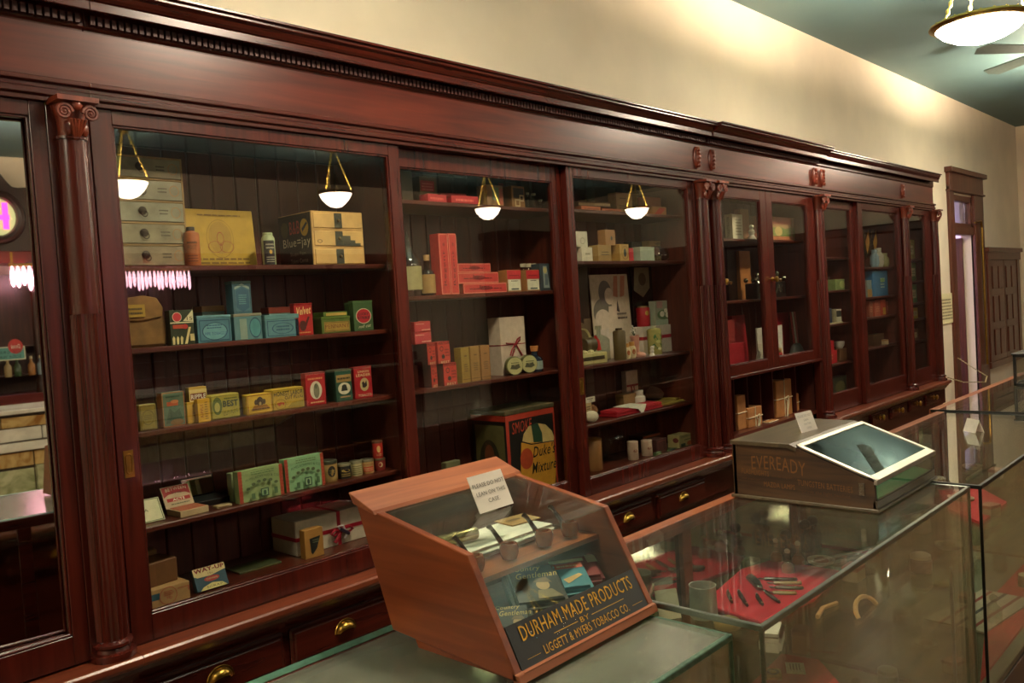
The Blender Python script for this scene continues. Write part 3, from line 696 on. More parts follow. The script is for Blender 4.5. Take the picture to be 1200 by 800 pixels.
blueorn = [('b', BLD, .05, .06, .95, .92, .025), ('e', '#6fa3a6', .5, .45, .36, .34), ('o', BLD, .5, .45, .38, .36, .08), ('l', '#2f5a78', .25, .55, .75, .75, 2)]
carton('tobacco_tin', 'wide blue tobacco tin standing behind glass, second shelf left', 'tin', (231.5, 369, 271), z, .10, .06, BL, lid=('#6a9aa0', .008), dec=blueorn+[('t', '#1f4a86', 'PIPE TOBACCO', .2, .3, .86, .42)])
carton('flat_tin', 'tan lidded flat tin set behind the wide blue tobacco tin', 'tin', (238, 358, 264), z, .21, .06, '#6f8d84', lid=('#b48a56', .018))
t, zt = carton('tobacco_tin', 'short blue tin with silvery lid carrying a taller blue tin', 'tin', (274.5, 367, 307), z, .11, .065, '#567f82', lid=('#a4a087', .009, .6), dec=[('r', '#86998a', .2, .02, .45, .9), ('e', '#4d8a8c', .75, .5, .2, .4), ('o', BLD, .75, .5, .22, .44, .12)])
carton('tobacco_tin', 'tall blue ornamented tin standing on the short silver-lidded tin', 'tin', (273, 329, 294.5), zt, .12, .045, '#4e7480', lid=('#5d837f', .008), dec=[('p', '#9fb3a6', [(.1, .88), (.5, 1), (.9, .88), (.9, .8), (.5, .92), (.1, .8)]), ('p', '#375f74', [(.15, .2), (.5, .06), (.85, .2), (.85, .75), (.5, .88), (.15, .75)]), ('b', '#2a4c5c', .06, .05, .94, .95, .03), ('l', '#6fa0a0', .28, .3, .72, .65, 5)])
carton('tobacco_tin', 'blue-grey hinged tin with beaded lid before the red-topped tin', 'tin', (311, 368, 350.5), z, .10, .065, '#5b868c', lid=('#5f8a8a', .016), dec=[('b', BLD, .05, .08, .95, .94, .02), ('o', '#31566e', .5, .5, .32, .32, .1), ('l', '#31566e', .3, .35, .7, .7, 2)])
carton('flat_tin', 'red and silver flat tin behind the blue-grey hinged tin', 'tin', (316, 359.5, 342), z, .20, .05, '#7d948c', lid=('#a84a38', .02), dec=[('r', '#d9c2a4', .1, .6, .9, .9)])
carton('pocket_tin', 'red pocket tin with script lettering and a pipe picture', 'tin', (345.5, 355, 366.5), z, .10, .025, '#a31d1c', lid=('#8f1a18', .006), dec=[('t', '#e2bd7a', 'Velvet', .12, .66, .92, .92, {'shear': .3, 'bold': .02, 'rise': .05}), ('e', '#4a1c12', .42, .32, .19, .17), ('p', '#4a1c12', [(.52, .35), (.72, .62), (.82, .6), (.62, .3)]), ('l', '#d8a25e', .15, .06, .9, .14, 1)])
t, zt = carton('flat_tin', 'green flat tobacco tin with gold label on the second shelf', 'tin', (377, 370.5, 410.5), z, .10, .085, '#4f6526', lid=('#566d2a', .008), dec=[('r', '#9a7a34', .08, .1, .97, .8), ('t', '#6b2a18', 'PENNANT', .12, .35, .94, .62), ('b', '#5d4a1e', .1, .14, .95, .76, .015)])
carton('flat_tin', 'thin green tin with gold band lying on the green flat tin', 'tin', (379, 365, 407), zt, .125, .06, '#51662a', dec=[('r', '#b6954a', .1, .2, .95, .75)])
for (xa, yy, lab_, dd) in ((414.5, 352, 'green pocket tin with red disc at the right of the second shelf', .1), (409.5, 354, 'green pocket tin half hidden behind the red disc tin', .135)):
    carton('pocket_tin', lab_, 'tin', (xa, yy, xa+22.5), z, dd, .025, '#3d5a33', lid=('#47633c', .006), dec=[('e', '#d9cfae', .5, .52, .4, .27), ('e', '#b3222a', .5, .52, .365, .245), ('t', K, 'LUCKY', .24, .54, .76, .64, {'bold': .03}), ('t', K, 'STRIKE', .2, .41, .8, .51, {'bold': .03}), ('t', '#e0d5b0', 'roll cut', .2, .09, .85, .2, {'shear': .4, 'rise': .04})])
# ---------------- first bay, third shelf
z = S1[2]
carton('cigarette_box', 'small olive gold box at the left of the third shelf', 'box', (163.5, 474, 183.5), z, .10, .035, '#8f7c2c', top='#a8a06c', dec=[('o', '#6b5a1c', .5, .5, .36, .3, .1), ('l', '#6b5a1c', .25, .4, .75, .62, 3), ('b', '#5f5220', .06, .04, .94, .96, .03)])
carton('cigarette_box', 'green picture box with orange side on the third shelf', 'box', (190.5, 459, 216.5), z, .10, .03, '#55705a', side=[('r', '#b5672f', 0, 0, 1, 1)], dec=[('b', '#a86a3a', .0, .0, 1, 1, .04), ('r', '#b4502e', .2, .6, .7, .72), ('e', '#c97a4a', .55, .72, .18, .05), ('p', '#3c5544', [(.1, .1), (.9, .1), (.75, .5), (.5, .4), (.3, .55)]), ('e', '#7c5c2e', .6, .12, .3, .09), ('l', '#33513c', .15, .82, .85, .93, 1)])
carton('cigarette_pack', 'tall yellow pack with dark red name band on the third shelf', 'package', (222.5, 453, 243), z, .13, .022, '#caa135', dec=[('r', '#d8c07a', 0, .55, 1, .93), ('r', '#6b1d14', .06, .63, .96, .82), ('t', W_, 'RIPPLE', .1, .66, .92, .79, {'bold': .02})])
carton('cigarette_pack', 'yellow pack standing in front of the tall name band pack', 'package', (231.5, 467, 246.5), z, .095, .018, '#cf9f28', dec=[('T', '#8a1d14', 'RIPPLE', .2, .22, .4, .78), ('l', '#7a5c1c', .55, .1, .8, .9, 8)], rz=.06)
carton('cigarette_pack', 'yellow pack half hidden at the left of two yellow packs', 'package', (219.5, 471, 233), z, .112, .018, '#c89a2c', dec=[('o', '#7a5c1c', .6, .82, .12, .06, .3), ('l', '#a0522a', .5, .3, .9, .55, 2)])
carton('plug_tin', 'yellow-green tin with a round portrait on the third shelf', 'tin', (247, 461.5, 281.5), z, .10, .05, '#a69a3c', bev=.004, dec=[('b', '#6d6a2a', .03, .05, .97, .95, .015), ('e', '#56642e', .22, .55, .16, .36), ('e', '#b3a85a', .21, .5, .09, .2), ('t', '#2c3a26', 'BEST', .4, .48, .92, .74, {'bold': .04}), ('l', '#4b5a2c', .45, .78, .9, .88, 1), ('t', '#3d4a28', 'CUT PLUG', .4, .12, .9, .28, {'rise': .1})])
for xa, xb, yy, Yq, lb in ((290, 319, 461.5, .095, 'yellow tobacco packet with black emblem, front of two'), (287.5, 315, 461, .118, 'yellow tobacco packet hidden behind the black emblem packet')):
    carton('tobacco_packet', lb, 'package', (xa, yy, xb), z, Yq, .018, '#c8a32c', dec=[('b', '#8a4a22', .02, .04, .98, .97, .02), ('e', '#3a2a22', .5, .62, .14, .24), ('e', '#4a382a', .34, .6, .07, .14), ('e', '#4a382a', .66, .6, .07, .14), ('e', '#b09a6a', .5, .52, .05, .09), ('p', '#9a6a2c', [(.12, .22), (.25, .44), (.75, .44), (.9, .22)]), ('l', '#5a3a1c', .15, .18, .88, .34, 1)])
carton('plug_tin', 'yellow tin with clipped corners and black lettering', 'tin', (319, 454.5, 356.5), z, .105, .05, '#b7972c', bev=.003, dec=[('t', '#241c12', 'HONEST LABOR', .06, .66, .96, .88, {'bold': .02}), ('t', '#241c12', 'CUT PLUG', .38, .48, .95, .64, {'bold': .02}), ('o', '#7d5e1c', .24, .28, .17, .24, .1), ('p', '#a8442a', [(.12, .34), (.2, .18), (.28, .3), (.34, .2), (.36, .34), (.26, .38)]), ('p', '#8f7a24', [(.45, .1), (.95, .1), (.95, .36), (.6, .3)]), ('b', '#8a7224', .02, .03, .98, .97, .012)])
carton('pocket_tin', 'red pocket tin with a white oval figure', 'tin', (358.5, 436, 381.5), z, .10, .026, '#a81f22', lid=('#8d1a1c', .005), dec=[('e', '#d6cdb2', .5, .48, .3, .29), ('e', '#7c7a60', .52, .46, .15, .24), ('e', '#5d6148', .5, .6, .07, .08), ('l', '#d48a5a', .1, .8, .9, .92, 1), ('l', '#d9b07a', .15, .06, .9, .15, 1)])
carton('pocket_tin', 'dark green canister tin with round white picture', 'tin', (393.5, 432.5, 412.5), z, .10, .055, '#1e4a38', lid=('#62644a', .006, .6), dec=[('r', '#9a7a42', .05, .64, .95, .88), ('l', '#3a2c18', .1, .7, .9, .84, 1), ('e', '#cfc8ac', .5, .42, .38, .2), ('p', '#2a2c26', [(.3, .34), (.36, .52), (.48, .56), (.62, .54), (.7, .34)]), ('l', '#b08a5a', .2, .1, .85, .2, 1)])
carton('pocket_tin', 'red pocket tin with eagle medallion at the shelf end', 'tin', (415.5, 429, 436), z, .10, .025, '#a3181f', lid=('#8d1519', .005), dec=[('t', '#dcbc8a', 'UNION', .2, .84, .84, .92, {'bold': .02}), ('t', '#dcbc8a', 'LEADER', .1, .72, .92, .81, {'bold': .02}), ('e', '#b9a672', .54, .45, .25, .22), ('p', '#2e241c', [(.42, .36), (.4, .52), (.5, .56), (.55, .48), (.66, .58), (.68, .4), (.56, .34)]), ('t', '#e0d2aa', 'TOBACCO', .16, .06, .9, .14)])
# ---------------- first bay, fourth shelf
z = S1[3]
t, _ = carton('framed_card', 'small cream card with green border leaning at the left end', 'card', (150, 584, 193), z, .12, .008, '#c9c49a', lean=.55, dec=[('b', '#4a5a38', .03, .03, .97, .97, .02), ('t', '#3a3a2c', 'USA', .3, .45, .62, .58)])
a, b, H = fit((200, 577, 234), z, .14); W = b-a
t = thing('cigar_box', 'opened red and cream cigarette box with raised lid', 'box', ((a+b)/2+.005, .16, z), .05)
MB().box(-W/2, -.06, 0, W/2, .02, .018).build('tray', M('#b9a07a'), t, bev=.001)
ld = MB().box(-W/2, 0, 0, W/2, .004, H*1.1).build('open_lid', M('#c2a884'), t, loc=(0, .02, .016), rot=(-.5, 0, 0))
decals(ld, (-W/2, 0, 0), (W, 0, 0), (0, 0, H*1.1), [('p', '#a31f1c', [(.03, .5), (.03, .97), (.97, .97), (.97, .5), (.8, .62), (.5, .66), (.2, .62)]), ('t', '#e2d2b0', 'BETWEEN', .15, .76, .88, .9, {'arc': .04}), ('t', '#3a1c14', 'THE', .3, .62, .7, .7), ('r', '#a8201c', .1, .28, .92, .44), ('t', '#e8dab8', 'ACTS', .3, .3, .72, .42, {'bold': .03}), ('l', '#6b6a4a', .2, .1, .85, .22, 1)])
MB().box(-W/2+.006, -.055, .018, W/2-.006, .012, .0195).build('inner_card', M('#b5694c'), t)
t = thing('black_tin', 'open black tin with polished lid beside the red box', 'tin', (Xof(245, .2, z+.03), .22, z))
MB().box(-.055, -.05, 0, .055, .05, .018).build('tray', M('#14110f', .3), t, bev=.002)
MB().box(-.055, 0, 0, .055, .004, .062).build('open_lid', M('#14110f', .3), t, loc=(0, .045, .018), rot=(-.18, 0, .0))
MB().box(-.05, -.0008, .004, .05, .0, .058).build('lid_mirror', MIRROR, t, loc=(0, .045, .018), rot=(-.18, 0, 0))
carton('match_pack', 'tiny printed packet lying flat beside the black tin', 'package', (254.5, 591.5, 272), z, .10, .03, '#a8946c', dec=[('l', '#6b3a24', .1, .2, .9, .8, 2)])
mel = [('r', '#a8432c', 0, 0, .08, 1), ('r', '#a8432c', .92, 0, 1, 1)]
for k in range(9): mel += [('r', '#7a2c1c', 0, .02+k*.11, .08, .03+k*.11), ('r', '#7a2c1c', .92, .02+k*.11, 1, .03+k*.11)]
mel += [('t', '#3c5236', 'M.MELACHRINO & CO', .14, .64, .88, .72, {'arc': .07}), ('l', '#5d7a4c', .25, .82, .8, .95, 2)]
for k, (u, v) in enumerate([(.18, .42), (.3, .54), (.42, .6), (.55, .61), (.68, .58), (.8, .48)]): mel += [('e', '#4d5c3a', u, v, .05, .055), ('o', '#8aa070', u, v, .055, .06, .2)]
mel += [('r', '#2f4a38', .44, .1, .62, .36), ('r', '#8fae80', .465, .13, .595, .33), ('e', '#2f4a38', .53, .22, .035, .08), ('r', '#4d6a48', .23, .08, .31, .26), ('r', '#4d6a48', .74, .12, .82, .32)]
carton('cigarette_carton', 'mint green cigarette carton with red brick edges, left of two', 'carton', (280, 548, 332), z, .095, .03, '#8da06a', dec=mel, lean=.03)
carton('cigarette_carton', 'mint green cigarette carton with red brick edges, right of two', 'carton', (334.5, 534.5, 380), z, .10, .03, '#86b080', dec=mel, lean=.03)
carton('cigarette_carton', 'pale green carton edge standing behind the left mint carton', 'carton', (272, 552, 300), z, .15, .03, '#8f9c72')
def tin(px, m, lb, lidc, dec, zb=None, Y=.11): return can('snuff_tin', lb, 'tin', px, zb or z, Y, m, lid=(lidc, .16, .5), dec=dec)
tin((381, 539.5, 400.5), '#a0804a', 'tan round tin with black medallion and grey lid', '#5c5c4a', [('e', '#2a2620', .62, .5, .2, .26), ('l', '#8a7a4a', .5, .4, .75, .6, 2)])
tin((401, 543, 415), '#26221a', 'black round tin with gold script', '#8a8468', [('e', '#b39a4c', .55, .55, .3, .1), ('l', '#b39a4c', .25, .15, .85, .4, 2)])
tin((415, 540, 428), '#b4a878', 'cream round tin with dark scrollwork', '#8a8468', [('l', '#5a5030', .2, .1, .85, .75, 5)])
tin((428, 538, 442), '#b08a52', 'tan round tin with red lettering', '#77705a', [('r', '#b8412e', .2, .15, .85, .5), ('l', '#d9c08a', .25, .2, .8, .45, 2), ('l', '#8a3024', .2, .6, .85, .72, 1)])
t, zt = tin((443, 536.5, 455), '#7d241c', 'dark red round tin carrying a smaller red can', '#6b5c40', [('e', '#c8b48a', .5, .5, .16, .2), ('e', '#8d2c20', .45, .5, .1, .14)])
can('spice_tin', 'small bright red can stacked on the dark red tin', 'tin', (441, 516.5, 451.5), zt, .115, '#b02a1e', lid=('#6d4a38', .12, .4), dec=[('e', '#d8b070', .5, .55, .16, .2), ('l', '#d8a070', .3, .15, .75, .3, 2)])
# ---------------- first bay, floor
z = FLOORZ
t, zt = carton('cardboard_box', 'pale cardboard box printed with a red oval and blue stamp', 'box', (165, 688, 222.5), z, .09, .12, '#b08a5a', dec=[('r', '#2f5a68', .18, .42, .38, .78), ('o', '#a8382c', .55, .5, .18, .5, .06), ('t', '#a8382c', 'TO', .5, .3, .62, .45), ('l', '#a8382c', .45, .5, .66, .8, 3), ('r', '#a8382c', .74, .74, .98, .77), ('r', '#a8382c', .96, .5, .98, .77)])
carton('cardboard_box', 'brown cardboard box resting on the printed cardboard box', 'box', (150, 660, 208), zt, .12, .09, '#6b4624', rz=.12, bev=.003)
carton('paper_packet', 'crumpled tan packet behind the stacked cardboard boxes', 'package', (150, 646, 186), z, .25, .04, '#8a683c', rz=-.1, bev=.01)
t, _ = carton('tobacco_pouch', 'blue and cream tobacco packet leaning back on the cabinet floor', 'package', (231, 664, 268), z, .10, .02, '#274a58', lean=.42, dec=[('p', '#d1bd86', [(.0, .68), (0, 1), (1, 1), (1, .72), (.52, .58), (.1, .6)]), ('t', '#7a1d1c', 'WAY-UP', .03, .78, .98, .97, {'bold': .04, 'arc': .02}), ('t', '#5a4a2c', '15c', .44, .65, .6, .73), ('e', '#a8362c', .52, .45, .24, .12), ('t', '#d9c08a', 'CHEWING', .34, .41, .7, .49), ('p', '#cfc07a', [(.1, 0), (.2, .14), (.5, .26), (.8, .18), (.95, 0)]), ('t', '#3a4a2c', 'SCRAP', .3, .05, .8, .15)])
carton('flat_carton', 'dark green flat carton lying beside the blue packet', 'carton', (281, 664, 330), z, .16, .09, '#3f4628', dec=[('r', '#a39a3c', .1, .35, .9, .42), ('l', '#8f8a3a', .2, .5, .8, .7, 1)])
a, b, H = fit((347, 601, 429), z, .17); W = b-a; D = .15
t = thing('gift_box', 'large white gift box tied with red ribbon behind the small yellow box', 'box', ((a+b)/2, .17+D/2, z))
MB().box(-W/2, -D/2, 0, W/2, D/2, H).build('wrapped_box', M('#c9bda6', .6), t, bev=.003)
rb = MB(); q = .0012
rb.box(.02, -D/2-q, 0, .034, D/2+q, H+q); rb.box(-W/2-q, -D/2-q, H*.42, W/2+q, D/2+q, H*.42+.013); rb.build('ribbon', M('#9a1428', .4), t)
bw = MB()
for s, c in ((-1, '#9a1428'), (1, '#9a1428')):
    bw.tube([(.027, -D/2-.006, H*.44), (.027+s*.03, -D/2-.02, H*.52), (.027+s*.045, -D/2-.018, H*.42), (.027+s*.03, -D/2-.012, H*.34), (.027, -D/2-.006, H*.44)], .005, 6, M(c, .4))
bw.tube([(.027, -D/2-.01, H*.44), (.015, -D/2-.012, H*.25), (.0, -D/2-.01, H*.12)], .007, 6, M('#9a1428', .4))
bw.tube([(.027, -D/2-.012, H*.44), (.01, -D/2-.02, H*.6), (.03, -D/2-.02, H*.6), (.05, -D/2-.016, H*.3), (.04, -D/2-.012, H*.18)], .004, 6, M('#c8c0c0', .4))
bw.tube([(.02, -D/2-.018, H*.5), (.035, -D/2-.02, H*.42), (.055, -D/2-.018, H*.3)], .006, 6, M('#2a1c30', .5))
bw.ball((.027, -D/2-.01, H*.44), .011, .008, .01, m=M('#9a1428', .4)); bw.build('bow', None, t, smooth=True)
carton('soap_box', 'small tan box with black label before the white gift box', 'box', (357.5, 619, 379), z, .115, .03, '#a8793a', dec=[('p', '#1d211c', [(.3, .2), (.38, .12), (.62, .3), (.82, .68), (.82, .72), (.25, .68)]), ('l', '#6f7a5c', .4, .5, .75, .65, 2)])
# ================================================================== second bay
z = S2[0]; Y2 = .115
carton('clear_box', 'dim clear-lidded box at the left end of the high shelf', 'box', (470, 200, 484), z, Y2+.03, .08, M('#5d5438', .3), bev=.003)
carton('carton', 'brown carton with red printed panel on the high shelf', 'carton', (492, 207, 512), z, Y2+.06, .08, '#6d4f2e', dec=[('r', '#b02a30', .05, .48, .85, .85), ('l', '#d8706a', .12, .5, .8, .8, 3)])
for i, (xa, xb, yy, rz) in enumerate([(500, 524, 227.5, .1), (519, 546, 226.5, -.15), (530, 560, 229.5, -.05)]):
    carton('red_booklet', ['red booklet lying nearest the brown carton on the high shelf', 'red booklet lying in the middle of three on the high shelf', 'red booklet lying at the right of three on the high shelf'][i], 'booklet', (xa, yy, xb), z+.0, Y2-.01+.058*(i % 2), .045, '#b8222e', rz=rz, dec=[('l', '#e06a60', .1, .2, .9, .8, 1)], group='red booklets on the high shelf')
carton('carton', 'multicoloured carton behind the lamp reflection on the high shelf', 'carton', (571, 217, 590), z, Y2, .06, '#8a6a44', dec=[('r', '#6a7c5c', .3, .3, .7, .9), ('r', '#a8503c', .75, .1, .95, .85)])
carton('carton', 'dark maroon carton standing behind the multicoloured carton', 'carton', (560, 205, 592), z, .24, .06, '#33140f', dec=[('r', '#7a1d1c', .75, .4, .95, .8)])
carton('carton', 'tan carton with black printed squares on the high shelf', 'carton', (600, 218, 615), z, Y2, .08, '#8a6438', dec=[('r', '#2a2620', .1, .45, .9, .9), ('b', '#d4c294', .2, .05, .6, .4, .08), ('b', '#d4c294', .55, .3, .9, .6, .08)])
for i, (xa, xb, yy) in enumerate([(612, 616, 232), (619, 625, 225), (626, 634, 226), (634, 642, 233)]):
    bottle('vial', ['small glass vial nearest the tan carton, high shelf', 'second small glass vial on the high shelf', 'dark topped glass vial on the high shelf', 'small glass vial nearest the high shelf end'][i], (xa, yy, xb), z, Y2+.02, BOTTLEG, [(.9, 0), (1, .05), (1, .6), (.4, .72), (.4, .9)], stopper=('#b9ad84', .88, 1, .42), group='vials on the high shelf')
carton('carton', 'tall brown carton at the right end of the high shelf', 'carton', (621, 210, 642), z, .25, .05, '#5c4a30')
# second shelf
z = S2[1]
bottle('decanter_bottle', 'tall clear glass bottle with floral label and pouring spout', (477, 270, 499.5), z, .12, BOTTLEG, [(.9, 0), (1, .03), (1, .5), (.94, .57), (.35, .72), (.25, .8), (.23, .88), (.28, .89), (.28, .92), (.1, .93), (.07, 1)], stopper=(NICKEL, .9, 1.0, .08), lab=('#a39a68', .1, .46))
bottle('cork_bottle', 'brown bottle with cork and tan label beside the tall bottle', (500, 298, 513.5), z, .11, AMBERG, [(.9, 0), (1, .03), (1, .5), (.9, .58), (.42, .68), (.38, .88)], stopper=('#b08a5a', .86, 1, .4), lab=('#9c7a46', .06, .52))
RB = '#c23a36'
for i, (xa, xb, yy) in enumerate([(515.5, 526.5, 273.5), (527, 536.5, 273.5)]):
    carton('medicine_carton', ['tall red carton standing upright, left of two', 'tall red carton standing upright, right of two'][i], 'carton', (xa, yy, xb), z, .10, .05, RB, dec=[('b', '#d88a70', .04, .01, .96, .99, .06), ('T', '#5d1a1c', 'Regent s', .32, .15, .68, .85)], group='tall red cartons')
zt = z
for i, (xa, xb, yy) in enumerate([(543, 594, 331.5), (536.5, 584.5, 319), (536.5, 575, 308.5)]):
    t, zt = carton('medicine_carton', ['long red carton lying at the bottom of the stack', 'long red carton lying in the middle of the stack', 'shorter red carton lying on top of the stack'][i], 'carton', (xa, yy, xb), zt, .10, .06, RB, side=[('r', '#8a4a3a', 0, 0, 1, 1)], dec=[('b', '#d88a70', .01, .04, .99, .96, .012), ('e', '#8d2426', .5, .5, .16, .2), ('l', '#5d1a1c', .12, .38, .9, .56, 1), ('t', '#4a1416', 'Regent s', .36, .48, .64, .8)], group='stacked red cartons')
for i, (xa, xb) in enumerate([(594.5, 610.5), (617, 632)]):
    carton('medicine_box', ['red and white labelled box left of its twin', 'red and white labelled box right of its twin'][i], 'box', (xa, 316, xb), z, .10, .05, '#9c6a3e', dec=[('r', '#c22f34', 0, .58, 1, .98), ('r', '#d8d4b8', .05, .06, .95, .56), ('l', '#3a3a34', .25, .46, .8, .54, 1), ('r', '#3a4a4a', .25, .1, .8, .16), ('l', '#8a1c20', .1, .7, .9, .8, 1)], group='red and white boxes')
for i, xa in enumerate((614, 620, 626)): bottle('vial', ['clear capped vial behind the boxes, left of three', 'clear capped vial behind the boxes, middle of three', 'clear capped vial behind the boxes, right of three'][i], (xa, 308.5, xa+6), z, .2, BOTTLEG, [(1, 0), (1, .75), (.7, .82), (.7, .9)], stopper=('#c9bfa0', .88, 1, .75), group='vials behind the red and white boxes')
carton('atomizer_box', 'dark blue-grey narrow box with pale label at the shelf end', 'box', (633, 308.5, 644.5), z, .105, .05, '#2e3a40', dec=[('p', '#8a9690', [(.3, .1), (.9, .1), (.7, .9), (.3, .9)]), ('r', '#5c6a70', .45, .2, .75, .6), ('e', '#bfae70', .5, .75, .18, .12)])
# plaques hung on the back boards
for i, (xa, ya, xb, yb) in enumerate([(622, 283, 645, 313), (623, 343, 651, 386)]):
    p0 = atY(xa, (ya+yb)/2, BACKY-.012); p1 = atY(xb, (ya+yb)/2, BACKY-.012); zt = atY((xa+xb)/2, ya, BACKY-.012).z; zb = atY((xa+xb)/2, yb, BACKY-.012).z
    W = p1.x-p0.x; H = zt-zb
    t = thing('wall_plaque', ['small framed advert hung above the vials', 'framed advert hung on the boards below the vials'][i], 'plaque', ((p0.x+p1.x)/2, BACKY-.006, zb))
    MB().box(-W/2, -.006, 0, W/2, .004, H).build('wooden_frame', M('#3c2414', .4), t, bev=.003)
    MB().box(-W*.36, -.008, H*.12, W*.36, -.004, H*.88).build('printed_card', M('#6d5a2c', .6), t)
    decals(t, (-W*.36, -.008, H*.12), (W*.72, 0, 0), (0, 0, H*.76), [('l', '#3a2c18', .15, .4, .85, .8, 3), ('e', '#3a3420', .6, .35, .14, .1)])
# third shelf
z = S2[2]
RM = '#a82a22'
mt = lambda: [('r', '#c23a2c', .04, .14, .96, .86), ('t', '#1c1412', 'MATCH', .1, .87, .95, .99), ('t', '#e2c89a', 'BEST', .2, .02, .9, .12), ('o', '#1c1412', .3, .68, .14, .12, .3), ('e', '#1c1412', .4, .32, .13, .1), ('l', '#7a1a14', .55, .3, .9, .7, 3)]
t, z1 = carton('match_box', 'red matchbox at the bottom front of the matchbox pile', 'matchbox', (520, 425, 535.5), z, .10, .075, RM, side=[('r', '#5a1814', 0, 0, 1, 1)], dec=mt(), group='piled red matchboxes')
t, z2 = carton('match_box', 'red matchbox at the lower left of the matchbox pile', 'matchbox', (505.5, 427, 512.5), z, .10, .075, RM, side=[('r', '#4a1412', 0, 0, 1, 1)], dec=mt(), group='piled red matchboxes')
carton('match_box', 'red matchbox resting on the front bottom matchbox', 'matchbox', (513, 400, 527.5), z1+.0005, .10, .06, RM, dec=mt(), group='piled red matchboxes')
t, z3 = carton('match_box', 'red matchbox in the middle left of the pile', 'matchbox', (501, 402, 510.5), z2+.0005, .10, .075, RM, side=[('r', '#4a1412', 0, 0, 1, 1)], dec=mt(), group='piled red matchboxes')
fl = lambda: [('r', '#b5303a', .03, .08, .97, .92), ('l', '#d8a08a', .05, .7, .6, .86, 1), ('l', '#e0b89a', .4, .12, .95, .3, 1)]
t, z4 = carton('match_box', 'flat red matchbox, lower of two on the pile top', 'matchbox', (486, 389, 505.5), z3+.0005, .10, .06, RM, dec=fl(), group='piled red matchboxes')
carton('match_box', 'flat red matchbox topmost of the pile', 'matchbox', (485.5, 376.5, 504.5), z4+.0005, .10, .06, RM, dec=fl(), group='piled red matchboxes')
for i, (xa, xb, yy, c) in enumerate([(541, 550.5, 407, '#94772c'), (552, 562.5, 405.5, '#957038'), (564, 574.5, 404, '#986c3c')]):
    carton('perfume_carton', ['slim gold carton, left of three', 'slim gold carton, middle of three', 'slim gold carton, right of three'][i], 'carton', (xa, yy, xb), z, .11, .04, c, dec=[('r', '#6b4a1c', .35, .74, .68, .78), ('l', '#5c3c18', .25, .3, .75, .55, 4), ('r', '#6b4f20', .02, .08, .98, .1)], group='slim gold cartons')
a, b, H = fit((587, 371, 616), z, .16); W = b-a; D = .07
t = thing('gift_box', 'tall white box tied with thin red ribbon on the third shelf', 'box', ((a+b)/2, .16+D/2, z))
MB().box(-W/2, -D/2, 0, W/2, D/2, H).build('wrapped_box', M('#cbb9a4', .6), t, bev=.0015)
mb = MB(); zc = H*.52
mb.box(-W/2-.001, -D/2-.001, zc-.002, W/2+.001, D/2+.001, zc+.002)
for pts in ([(.005, zc), (-.015, zc-.02), (-.03, zc-.045), (-.018, zc-.05), (.0, zc-.02)], [(.005, zc), (.02, zc+.02), (.038, zc+.028), (.036, zc+.015), (.008, zc)], [(.01, zc), (.03, zc-.03), (.045, zc-.05)], [(.005, zc), (-.05, zc+.008)]):
    mb.tube([(u, -D/2-.006, v) for u, v in pts], .003, 6)
mb.build('ribbon', M('#8d1c28', .4), t, smooth=True)
for i, (xa, xb, yy) in enumerate([(595.5, 613, 417.5), (613.5, 629, 415.5)]):
    a, b, H = fit((xa, yy, xb), z, .105); r = H/2
    t = thing('round_tin', ['round shallow tin stood on edge, left of two', 'round shallow tin stood on edge, right of two'][i], 'tin', ((a+b)/2+.004, .12, z), -.35, 'round tins stood on edge')
    p = MB().lathe([(r*.97, -.012), (r, -.01), (r, .01), (r*.97, .012)], 28); p.xf(Matrix.Translation((0, 0, r)) @ Matrix.Rotation(pi/2, 4, 'X')); p.build('body', M('#5c5c34', .4), t, smooth=True)
    decals(t, (-r, -.012, 0), (2*r, 0, 0), (0, 0, 2*r), [('e', '#b3ad78', .5, .5, .46, .46), ('p', '#4a4a30', [(.2, .35), (.3, .55), (.5, .5), (.7, .6), (.82, .4), (.6, .3)]), ('l', '#4a4a30', .25, .5, .8, .72, 2)])
bottle('ink_bottle', 'small dark blue bottle with cork and pale label', (627.5, 405, 639.5), z, .105, M('#1c2a38', .15), [(.95, 0), (1, .04), (1, .48), (.9, .55), (.42, .63), (.4, .82)], stopper=('#b0703c', .8, 1, .5), lab=('#8f9c94', .1, .42))
# floor
z = FLOORZ
a, b, H = fit((594.5, 476, 651), z, .11); W = b-a; D = .2
t = thing('tobacco_canister', 'large square black and red tobacco canister with a painted tobacco bag', 'canister', ((a+b)/2, .11+D/2, z))
MB().box(-W/2, -D/2, 0, W/2, D/2, H-.02).build('body', M('#121513', .4), t, bev=.003)
MB().box(-W/2-.003, -D/2-.003, H-.02, W/2+.003, D/2+.003, H).build('lid', M('#4d4a30', .45, 0, .4, 30), t, bev=.003)
decals(t, (-W/2, -D/2, 0), (W, 0, 0), (0, 0, H-.02), [('r', '#a8331f', 0, .93, 1, 1), ('r', '#a8331f', 0, 0, .06, .93), ('r', '#a8331f', .97, 0, 1, .93), ('t', '#b5432a', 'SMOKE', .12, .76, .52, .9, {'shear': .1, 'rise': .02}),
    ('p', '#bfa66a', [(.3, .64), (.34, .74), (.45, .82), (.62, .84), (.8, .8), (.93, .7), (.97, .62), (.95, .55), (.32, .58)]), ('p', '#22432c', [(.54, .56), (.52, .7), (.5, .83), (.64, .84), (.72, .7), (.72, .56)]), ('p', '#c08a28', [(.2, .0), (.28, .64), (.95, .56), (.97, .2), (.93, .0)]), ('p', K, [(.28, .645), (.48, .585), (.96, .565), (.96, .575), (.49, .6), (.29, .66)]),
    ('e', '#a8401e', .37, .43, .13, .13), ('t', '#14100c', "Duke's", .5, .42, .98, .56, {'shear': .3, 'bold': .01}), ('t', '#14100c', 'Mixture', .46, .22, .98, .36, {'shear': .3, 'bold': .01})])
